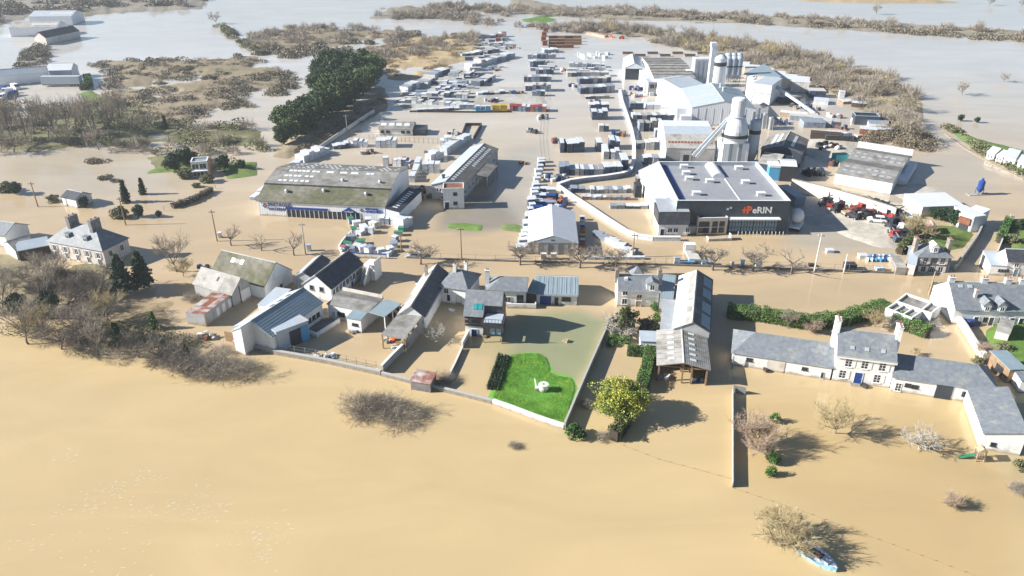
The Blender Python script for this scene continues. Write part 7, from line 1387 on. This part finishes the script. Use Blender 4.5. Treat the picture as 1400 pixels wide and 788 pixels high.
wall('yard_pen', 'U-shaped low pen wall north of the long workshop', [(632, 186), (637, 172), (658, 172), (648, 190)], .9, .4, 'dark_wood', 3, 'panel')
fence('meadow_fence', 'wooden meadow fence with rough hedge in the left flood', [(224, 288), (250, 280), (275, 268), (295, 258)], 1.1, 2.2, 'timber', 2)
wall('compound_wall', 'mustard and grey yard wall facing the lane', [(560, 153.5), (600, 154), (650, 154.5), (700, 154)], .6, .2, 'dark_wood', 6, 'panel')
wall('display_wall', 'blue-banded low wall around the display yard front', [(468, 350), (490, 352.5), (529, 354)], 1.0, .3, 'white_render', 2.5, 'panel', 'blue_paint')
wall('display_wall', 'low curved white wall on the left of the display yard', [(468, 350), (464, 341), (470, 332), (480, 322)], .9, .3, 'white_render', 2.0, 'panel', 'pale_concrete')
wall('quay_wall', 'grassy concrete kerb of the upper right embankment', [(1292, 183), (1320, 204), (1360, 226), (1400, 246)], .2, .4, 'concrete', 5, 'kerb_block')
wall('old_boards', 'weathered boards and sheet leaning at the river end of the bank shed', [(309, 466), (332, 471)], 1.9, .15, 'timber', .45, 'board')
for i, (x, y, hp, m_, lx) in enumerate(((297, 330, 7.5, 'timber', 'dark wooden pole left of the first street tree'), (52, 283, 6.5, 'timber', 'wooden pole in the flood at the left, nearest the edge'), (172, 308, 7, 'timber', 'wooden pole on the verge before the meadow'), (418, 348, 7.4, 'concrete', 'concrete pole right of the third street tree'), (631, 356, 7.6, 'timber', 'thin pole between the parked car and the white tent'), (1113, 372, 8.6, 'pale_concrete', 'tall pale concrete pole right of the sparse street tree'), (1153, 374, 4.4, 'pale_concrete', 'short pale pole beside the dark bin'), (865, 352, 5.6, 'timber', 'dark pole at the end of the sack line'), (1270, 403, 5.0, 'pale_wood', 'yellowish pole behind the flat-roofed building'), (524, 178, 6, 'metal', 'grey pole behind the skylit house'), (549, 345, 4.2, 'timber', 'stout post at the display yard corner'), (1001, 503, 2.2, 'metal', 'thin white post at the left end of the stable wing'), (475, 182, 6, 'metal', 'pole on the pine track'))):
    p = P(x, y); t = empty('utility_pole', (p.x, p.y, 0), 0, lx, 'pole'); MB().tube((0, 0, -.8), (0, 0, hp), .17, .1, 8).build('post', m_, t)
    if hp > 5: MB().box(-.7, .7, -.06, .06, hp-.6, hp-.45).build('crossarm', m_, t); [MB().lathe(q, 0, [(.07, hp-.44), (.05, hp-.25)], 6).build('insulator', 'white_paint', t) for q in (-.6, 0, .6)]
# kiosks and bins by the street
for x, y, sx, hh_, m_, lx in ((1014, 364, .9, 1.5, 'light_sheet', 'grey-blue cabinet between two dense street trees'), (1036, 366, 1.3, 1.3, 'white_paint', 'white cabinet right of the second dense street tree'), (1001, 363, .5, .8, 'white_paint', 'small white box right of the blue bundles'), (423, 343, .8, 1.4, 'light_sheet', 'grey cabinet at the foot of the concrete pole'), (301, 325, .7, 1.2, 'white_paint', 'white cabinet right of the dark wooden pole'), (743, 354, 1.2, 1.2, 'white_paint', 'white cabinet before the tent, left one'), (757, 354.5, 1.2, 1.3, 'white_paint', 'white cabinet before the tent, right one'), (925, 361, 1.2, 1.5, 'zinc', 'metal gate cabinet left of the white truck')):
    p = P(x, y); t = empty('cabinet', (p.x, p.y, 0), 0, lx, 'cabinet'); MB().box(-sx/2, sx/2, -.35, .35, -.5, hh_).build('body', m_, t); MB().box(-sx/2-.06, sx/2+.06, -.41, .41, hh_+.003, hh_+.1).build('lid', m_, t); MB().box(-sx/2+.08, sx/2-.08, -.38, -.353, .1, hh_-.15).build('door', 'zinc', t)

# ================================================================ vehicles
def wheels(o, xs, y, r=.34, z=.3):
    for x in xs:
        for sy in (-1, 1):
            w_ = MB().tube((x, sy*y-.11, z), (x, sy*y+.11, z), r, n=14).build('wheel', 'rubber', o); MB().tube((x, sy*(y+.005)-.115, z), (x, sy*(y+.005)+.115, z), r*.5, n=8).build('rim', 'metal', w_)
def car(px, py, rz, paint, label, z=-.35, van=False, group=None):
    p = P(px, py); o = empty('van' if van else 'parked_car', (p.x, p.y, z), rz, label, 'van' if van else 'car', group)
    if van: prof = [(-2.4, .3), (-2.4, 2.1), (1.1, 2.15), (1.9, 1.35), (2.45, 1.1), (2.45, .3)]
    else: prof = [(-2.1, .3), (-2.1, .85), (-1.95, .98), (1.15, 1.0), (2.05, .78), (2.1, .3)]
    MB().prism(prof, 'y', -.86, .86).build('body', paint, o)
    if not van:
        MB().prism([(-1.85, .99), (-1.5, 1.45), (.35, 1.47), (1.05, 1.0)], 'y', -.74, .74).build('windows', 'glass', o)
        MB().prism([(-1.5, 1.44), (-1.45, 1.52), (.3, 1.53), (.37, 1.46)], 'y', -.7, .7).build('roof', paint, o)
        MB().box(-.62, -.52, -.76, .76, 1.0, 1.46).build('pillar', paint, o)
    else: MB().slab([(1.14, -.75, 2.06), (1.87, -.75, 1.38), (1.87, .75, 1.38), (1.14, .75, 2.06)], .04).build('windscreen', 'glass', o); MB().box(.3, 1.0, -.875, .875, 1.4, 1.9).build('side_window', 'glass', o)
    wheels(o, (-1.35, 1.35), .78)
    for y in (-.6, .6): MB().box(2.07 if not van else 2.44, 2.13 if not van else 2.48, y-.15, y+.15, .6, .75).build('headlight', 'skylight', o); MB().box(-2.13 if not van else -2.43, -2.09 if not van else -2.39, y-.13, y+.13, .6, .8).build('tail_light', 'red_paint', o)
    return o
def truck(px, py, rz, paint, label, L_=6.0, bed='light_sheet', z=-.4, box=2.6, boom=False):
    p = P(px, py); o = empty('truck', (p.x, p.y, z), rz, label, 'truck')
    MB().prism([(L_*.5-1.9, .6), (L_*.5-1.9, 2.7), (L_*.5-.5, 2.7), (L_*.5, 1.7), (L_*.5, .6)], 'y', -1.15, 1.15).build('cab', paint, o)
    MB().slab([(L_*.5-.46, -1.0, 2.62), (L_*.5-.02, -1.0, 1.75), (L_*.5-.02, 1.0, 1.75), (L_*.5-.46, 1.0, 2.62)], .05).build('windscreen', 'glass', o)
    MB().box(L_*.5-1.5, L_*.5-.7, -1.17, 1.17, 1.7, 2.4).build('side_window', 'glass', o)
    MB().box(-L_*.5, L_*.5-2.0, -1.0, 1.0, .7, .95).build('chassis', 'charcoal', o)
    MB().box(-L_*.5, L_*.5-2.05, -1.2, 1.2, .96, box).build('load_box', bed, o)
    if boom: MB().tube((-L_*.4, 0, box), (L_*.6, .3, box+1.3), .18).build('boom', 'metal', o)
    wheels(o, (-L_*.35, -L_*.18, L_*.33), 1.0, .48, .48); return o
car(568, 350.5, math.pi, 'light_sheet', 'silver car half under water beside the street tree', z=-.55)
car(1198, 305, 2.9, 'white_paint', 'white estate car parked in the truck yard', z=.25)
truck(945, 352, R(90), 'white_paint', 'white flatbed truck standing in the flood by the street fence', 6.5, 'block_pale', box=1.5)
truck(1088, 110 if False else 312, R(60), 'white_paint', 'white mixer truck at the corner of the dark warehouse', 4.5, 'white_paint', z=-.3, box=1.4)
p = P(1087, 311); t = empty('mixer_drum', (p.x, p.y, 0), .4, 'white egg-shaped mixer drum on the truck by the warehouse corner', 'drum'); MB().lathe(0, 0, [(.5, 1.2), (1.35, 2.0), (1.6, 3.0), (1.3, 4.0), (.5, 4.6)], 16).build('drum', 'white_paint', t, smooth=True)
for i, (x, y, rz, c, lx, bd, bm) in enumerate(((1160, 296, .2, 'red_paint', 'red truck with pale flatbed, lower left of the truck yard group', 'pale_wood', False), (1172, 289, .1, 'red_paint', 'bright red truck in the middle of the truck yard group', 'red_paint', True), (1187, 296, -1.2, 'red_paint', 'dark-loaded red truck right of the bright red one', 'block_dark', False), (1214, 305, .2, 'red_paint', 'red truck beside the white estate car', 'block_dark', False), (1224, 329, 1.6, 'red_paint', 'red-fronted truck at the garden edge', 'block_dark', True), (1228, 318, .2, 'white_paint', 'white trailer truck above the red-fronted one', 'white_sheet', False), (1240, 300, 1.2, 'white_paint', 'white truck at the right end of the yard line', 'white_sheet', False))):
    o = truck(x, y, rz, c, lx, 4.6, bd, .15, 1.7, bm); o.scale = (.72, .72, .72)
def machine(px, py, rz, paint, label, z=.2):
    p = P(px, py); o = empty('lifting_machine', (p.x, p.y, z), rz, label, 'machine')
    MB().box(-1.3, 1.3, -.7, .7, .5, 1.2).build('chassis', paint, o); MB().box(-.5, .6, -.5, .5, 1.21, 2.2).build('cab', 'glass', o); MB().box(-.55, .65, -.55, .55, 2.203, 2.3).build('cab_roof', 'charcoal', o)
    MB().tube((-1.2, .65, 1.5), (2.0, .65, 2.6), .13).build('boom', 'charcoal', o); wheels(o, (-.85, .85), .75, .45, .4)
for i, (x, y) in enumerate(((1126, 283), (1134, 284), (1196, 285), (1203, 288), (1210, 290), (1217, 294), (1226, 300), (1232, 306), (1180, 283), (1224, 310))):
    machine(x, y, i*1.1, ['charcoal', 'red_paint', 'charcoal', 'blue_grey_sheet', 'charcoal', 'red_paint', 'charcoal', 'orange_paint', 'charcoal', 'charcoal'][i], '%s lifting machine from the left along the stone wall of the truck yard' % ['leftmost', 'second', 'third', 'fourth', 'fifth', 'sixth', 'seventh', 'eighth', 'ninth', 'rightmost'][[0, 1, 3, 4, 5, 6, 8, 9, 2, 7][i]])
for i in range(12):
    p = P(1186+i*2.9, 355.5-(i % 2)); t = empty('sheet_bundle', (p.x, p.y, 0), -.5, '%s blue-white bundle from the left in the slanted row by the street fence' % ORD[i], 'bundle', 'slanted row of blue and white bundles'); MB().cb(0, 0, -.3, .5, 2.4, 1.0, 0, .03).build('bundle', ['white_paint', 'sky_paint', 'white_paint', 'blue_paint', 'sky_paint'][i % 5], t); MB().cb(0, 0, .71, .52, .3, .04, 0, 0).build('strap', 'charcoal', t)
goods(1179, 353, 1.8, 1.4, .8, 'block_pale', 'pale slab lying left of the slanted bundle row', name='slab_pile', cat='slab pile')
goods(1161, 372 if False else 368, 2.3, 1.6, 1.2, 'charcoal', 'dark bin half sunk at the street fence, larger one', name='skip', cat='skip', top='charcoal'); goods(1202, 370, 1.6, 1.2, .8, 'light_sheet', 'pale ribbed bin at the street fence', name='skip', cat='skip'); goods(1109, 364, 1.2, .8, .5, 'charcoal', 'small dark bin by the tall pale pole', name='skip', cat='skip', top='charcoal')
goods(1134, 345, 1.6, 1.2, .7, 'wrap_white', 'white sack at the waterline of the truck yard', name='sack', cat='sack')
for i in range(6): goods(931+i*3.0, 361.5, 1.0, .9, .7, 'sky_paint' if i < 5 else 'blue_paint', '%s blue bundle from the left below the white truck' % ORD[i], 'blue bundles left of the truck', 0, 'sky_paint', 'bundle', 'bundle')
for i in range(4): goods(962+i*3.6, 362, 1.0, .9, .7, 'light_sheet', '%s pale bundle from the left right of the white truck' % ORD[i], 'pale bundles right of the truck', 0, 'sky_paint', 'bundle', 'bundle')
# truck trailer top left, parked vehicles there
p = P(86, 118); t = empty('truck_trailer', (p.x, p.y, 0), .04, 'long white truck trailer parked at the far left yard', 'trailer'); MB().box(-7.5, 7.5, -1.3, 1.3, 1.0, 4.0).build('box_body', 'light_sheet', t); MB().box(-7.4, 7.4, -1.0, 1.0, .6, .98).build('chassis', 'charcoal', t); wheels(t, (3.5, 4.7, 5.9), 1.0, .5, .4)
for i, (x, y, c) in enumerate(((78, 112, 'deep_blue'), (88, 111, 'white_paint'), (96, 111, 'red_paint'), (103, 112, 'charcoal'), (2, 125, 'deep_blue'), (9, 128, 'white_paint'), (16, 132, 'blue_paint'), (4, 136, 'white_paint'), (22, 122, 'white_paint'))):
    car(x, y, i*.7, c, 'far %s vehicle, %s' % (c.split('_')[0] if c != 'deep_blue' else 'blue', ['left of the group behind the long trailer', 'second behind the long trailer', 'third behind the long trailer', 'right end behind the long trailer', 'at the left edge, farthest', 'at the left edge, middle one', 'at the left edge, rightmost', 'at the left edge, nearest', 'alone in the far left yard'][i]), z=-.1, van=True)
car(1327, 443.5, R(20), 'blue_paint', 'blue car parked before the cottage extension', z=-.3)
# ================================================================ boat
p = P(1117, 764); t = empty('sailing_dinghy', (p.x, p.y, 0), R(-52), 'pale blue and white dinghy moored against the golden tree', 'boat')
def hull(L_, W_, z0, z1, inset=0.0):
    mb = MB(); n = 9; rows = []
    for i in range(n+1):
        f = i/n; x = -L_/2+L_*f; wd = W_/2*(math.sin(math.pi*(.22+.78*f))**.6 if f < .97 else .12) - inset; wd = max(wd, .04); rows.append((x, wd))
    vs = [(x, -w_*.75, z0) for x, w_ in rows]+[(x, w_*.75, z0) for x, w_ in rows]+[(x, -w_, z1+.12*(x/L_+.5)) for x, w_ in rows]+[(x, w_, z1+.12*(x/L_+.5)) for x, w_ in rows]; m_ = n+1; fs = []
    for i in range(n): fs += [(i, i+1, m_*2+i+1, m_*2+i), (m_+i, m_*3+i, m_*3+i+1, m_+i+1), (i, m_+i, m_+i+1, i+1), (m_*2+i, m_*2+i+1, m_*3+i+1, m_*3+i)]
    fs += [(0, m_*2, m_*3, m_), (n, m_+n, m_*3+n, m_*2+n)]; return mb.add(vs, fs)
hull(5.0, 2.5, -.3, .5).build('hull', mat('hull_blue', (.35, .6, .72), vary=.08, rough=.35), t); hull(4.8, 2.3, .51, .56, .1).build('deck', 'white_paint', t)
MB().box(-1.5, .6, -.5, .5, .66, .7).build('cockpit', 'charcoal', t); MB().box(-2.3, 1.2, -.05, .05, .8, .88).build('boom', 'metal', t); MB().box(.7, 1.6, -.6, .6, .6, .9).build('cabin_top', 'light_sheet', t)
for y in (-.62, .62): MB().box(-1.5, .6, y-.08, y+.14, .66, .82).build('side_bench', 'white_paint', t)
MB().box(.1, .45, -.3, 0, .71, .85).build('red_bag', 'orange_paint', t); MB().box(-2.65, -2.58, -.2, .2, -.2, .7).build('rudder', 'dark_wood', t)
# well on the lawn
p = P(743, 535); t = empty('garden_well', (p.x, p.y, .28), 0, 'white round well with leaning arm on the bright lawn', 'well'); MB().lathe(0, 0, [(.72, 0), (.72, .95)], 20).build('drum', 'white_render', t); MB().lathe(0, 0, [(.8, .953), (.8, 1.06)], 20).build('rim', 'pale_concrete', t); MB().lathe(0, 0, [(.14, 1.065), (.14, 1.1)], 12).build('opening', 'charcoal', t)
MB().box(-1.3, -.72, -.3, .3, 0, .5).build('step', 'white_render', t); MB().tube((-1.1, .1, .2), (-1.35, .9, 1.5), .12, .08).build('arm', 'white_render', t)
# play slide
p = P(1333, 628); t = empty('playground_slide', (p.x, p.y, 0), -.15, 'wooden play platform with green slide in the flooded garden', 'play set')
for x in (-.1, .9):
    for y in (-.5, .5): MB().box(x-.06, x+.06, y-.06, y+.06, -.8, 1.9).build('post', 'pale_wood', t)
MB().box(-.2, 1.0, -.6, .6, .7, .8).build('platform', 'pale_wood', t); MB().prism([(-.2, 1.7), (.4, 2.3), (1.0, 1.7)], 'y', -.65, .65).build('roof', 'pale_wood', t)
for i in range(4): MB().box(-.1+i*.28, 0+i*.28, -.6, -.55, .8, 1.5).build('plank', 'timber', t)
MB().slab([(-.2, -.3, .8), (-2.2, -.3, .05), (-2.2, .3, .05), (-.2, .3, .8)], .06).build('slide', 'green_paint', t)
# clutter in the brown yard and barn front
r_ = random.Random(6)
for n_, lb, x, y, k, ms, sp in (('scrap_heap', 'white scrap heap with posts in the brown yard by the river wall', 449, 489, 12, ['white_paint', 'wrap_grey', 'white_render'], .9), ('pallet_heap', 'loose boards and white pieces left of the scrap heap', 431, 489, 7, ['white_render', 'timber'], .8), ('driftwood', 'small dark sled-like pallet in the brown yard', 483, 455, 5, ['wrap_grey', 'timber'], .4), ('goods_heap', 'jumble of white bags under the left eave of the open barn', 906, 517, 14, ['wrap_white', 'white_paint', 'wrap_grey', 'timber'], .9), ('goods_heap', 'blue-lit vehicle and crates under the right bay of the open barn', 955, 520, 6, ['deep_blue', 'blue_grey_sheet', 'wrap_grey'], .9), ('junk_heap', 'white and orange junk by the grey open shed corner', 534, 467, 10, ['wrap_white', 'pale_wood', 'orange_paint', 'white_render'], .9), ('stone_heap', 'white rubble line between brown yard and garden', 543, 477, 9, ['white_render', 'pale_concrete'], .8), ('junk_heap', 'dark barrel and wood at the corner of the river wall', 513, 509, 5, ['charcoal', 'timber', 'white_render'], .5), ('garden_bench', 'driftwood and bench pieces before the stable wing', 1048, 508, 5, ['dark_wood', 'timber'], .5), ('rubble_heap', 'pieces of masonry in the yard below the rusty shed', 284, 462, 12, ['pale_concrete', 'rust', 'white_render', 'stone'], 1.4), ('tarp_heap', 'bright blue tarpaulin over dark scrap behind the mossy barn', 279, 366, 7, ['blue_paint', 'charcoal', 'charcoal', 'blue_paint'], 1.3), ('tyre_heap', 'heap of tyres and dark scrap in the scrap yard', 1132, 203, 26, ['rubber', 'charcoal', 'rust', 'white_render'], 3.4), ('scrap_heap', 'dark scrap ramp beside the scrap yard wall', 1112, 238, 20, ['charcoal', 'navy_sheet', 'rubber'], 3.0), ('scrap_heap', 'grey and dark machinery heap left of the white warehouse', 1142, 227, 10, ['charcoal', 'old_cement', 'rust'], 1.6), ('jetty_boards', 'floating boards near the long workshop', 718, 224, 6, ['timber', 'rust'], 1.5), ('drum_line', 'small dark drums before the central lane', 730, 181, 8, ['charcoal', 'block_grey'], 2.2), ('scrap_heap', 'mixed scrap below the red-capped racks', 742, 163, 10, ['charcoal', 'wrap_grey', 'wrap_white'], 2.0), ('earth_mover', 'orange machine at the end of the far sand dyke', 833, 51, 5, ['orange_paint'], 1.8), ('earth_mover', 'rust-brown machine right of the orange one', 851, 53, 5, ['rust', 'orange_paint'], 1.8), ('crane', 'blue crane-like machine in the far field', 762, 43, 6, ['blue_paint', 'white_paint'], 1.8), ('flower_tubs', 'dark tubs before the manor door', 1180, 529, 4, ['dark_wood', 'charcoal'], .6), ('picnic_table', 'wooden bench beside the timber house posts', 661, 462, 3, ['pale_wood'], .5), ('rowing_boat', 'upturned white rowing boat beside the white hipped house', 618, 424, 3, ['white_paint'], .5), ('ladder', 'pale ladder lying at the edge of the timber house shadow', 774, 467, 3, ['pale_wood'], .5), ('yard_goods', 'white boxes and frames between silver hall and arched hall', 925, 181, 12, ['wrap_white', 'zinc', 'wrap_grey'], 2.5), ('yard_goods', 'white sacks heaped before the factory office', 905, 129, 16, ['wrap_white'], 5), ('yard_goods', 'pale pallets before the white hangar', 870, 122, 12, ['wrap_white', 'deep_blue', 'block_dark'], 3.0), ('yard_goods', 'dark pipes and frames behind the tall shed', 1075, 140, 14, ['charcoal', 'navy_sheet', 'block_dark'], 4.0), ('plant_tubs', 'potted plants on the terrace before the white bungalow', 705, 411, 7, ['dark_wood', 'scrub_green'], 1.3), ('red_racks', 'low red racking in the merchant yard', 549, 222, 8, ['red_paint', 'block_dark'], 2.6)):
    p = P(x, y); z0 = .25 if n_ in ('plant_tubs',) else (.15 if (x > 1080 and y < 240) else 0); t = empty(n_, (p.x, p.y, z0), r_.uniform(-.5, .5), lb, n_.replace('_', ' '))
    for i in range(k):
        b = MB().cb(r_.uniform(-sp, sp), r_.uniform(-sp, sp)*.6, -.2, r_.uniform(.3, .9)*max(1, sp*.7), r_.uniform(.25, .7)*max(1, sp*.6), r_.uniform(.45, 1.2)*max(.6, min(1.5, sp*.8)), r_.uniform(0, 3), .05); b.build('piece', ms[i % len(ms)], t)
# far sand dyke in the central background
wall('sand_dyke', 'pale sandy dyke running to the orange machine in the far field', [(768, 43), (790, 44), (812, 47), (829, 51)], .8, 2.5, 'pale_wood', 8, 'dyke_block')

# ================================================================ smaller yard clutter, each heap its own thing
r_ = random.Random(91)
CL = [(1010, 176, 'left of the slim silo', 3), (960, 176, 'at the foot of the silver hall', 4), (1068, 168, 'on the apron east of the silver hall', 3), (1092, 148, 'before the tall shed', 3), (1108, 150, 'beside the aggregate heaps', 3), (1140, 160, 'on the pale apron of the right yard', 2.5), (1150, 176, 'north of the scrap yard', 3), (1166, 190, 'at the thicket edge', 3), (1120, 122, 'behind the last bunker', 3), (876, 124, 'inside the hangar yard', 3), (868, 132, 'on the hangar forecourt', 3), (935, 165, 'left of the silver hall side bay', 3), (772, 97, 'at the head of the right column', 3), (802, 96, 'behind the right column', 3), (785, 119, 'left of the longest dark row', 2), (812, 142, 'between the dark rows', 2), (845, 185, 'inside the wall bend', 2), (764, 195, 'left of the navy stack', 2), (752, 246, 'at the tip of the curved barrier', 2), (770, 244, 'below the front row', 2), (760, 275, 'behind the tent crates', 3), (706, 128, 'on the far central lane', 3), (670, 140, 'behind the wall-like row', 3), (620, 128, 'in the middle of the far yard', 3), (600, 140, 'near the pine shadow', 3), (640, 100, 'at the reed corner', 3), (680, 96, 'on the far yard edge', 3), (700, 66, 'by the far crossroad', 4), (660, 74, 'behind the far low row', 4), (590, 212, 'behind the long workshop', 2), (560, 232, 'between hall and white pallets', 2), (500, 210, 'below the white shed-like pallets', 2), (620, 184, 'beside the pen wall', 2), (575, 262, 'in the alley by the side wing', 2), (582, 272, 'at the alley mouth', 1.5)]
for x, y, lb, sp in CL:
    p = P(x, y); t = empty('clutter_heap', (p.x, p.y, .15 if x > 1080 and 178 < y < 225 else 0), r_.uniform(-.5, .5), 'small mixed heap of crates and pallets ' + lb, 'clutter heap', 'small mixed heaps in the yards')
    for i in range(8):
        MB().cb(r_.uniform(-sp, sp), r_.uniform(-sp, sp)*.7, -.2, r_.uniform(.6, 1.6), r_.uniform(.5, 1.2), r_.uniform(.5, 1.6), r_.uniform(0, 3), .05).build('piece', r_.choice(['block_dark', 'wrap_grey', 'timber', 'wrap_white', 'rust', 'charcoal', 'brick_red', 'block_pale', 'deep_blue']), t)

fence('submerged_fence', 'line of barely emerging fence stakes trailing from the hedge into the river', [(838, 604), (900, 628), (1000, 655)], .1, 1.6, 'timber', 1, r=.03)
fence('submerged_fence', 'line of barely emerging fence stakes from the long wall to the lower right corner', [(1003, 668), (1110, 704), (1220, 745), (1340, 790)], .1, 1.6, 'timber', 1, r=.03)

for i, (x, y, c) in enumerate(((1143, 291, 'charcoal'), (1150, 289, 'orange_paint'), (1166, 300, 'charcoal'), (1182, 300, 'charcoal'), (1192, 291, 'blue_grey_sheet'), (1206, 296, 'charcoal'), (1213, 300, 'red_paint'), (1218, 312, 'charcoal'), (1219, 322, 'blue_grey_sheet'), (1230, 312, 'charcoal'))):
    machine(x, y, i*.9+.4, c, '%s small machine from the left in the front cluster of the truck yard' % ORD[i])
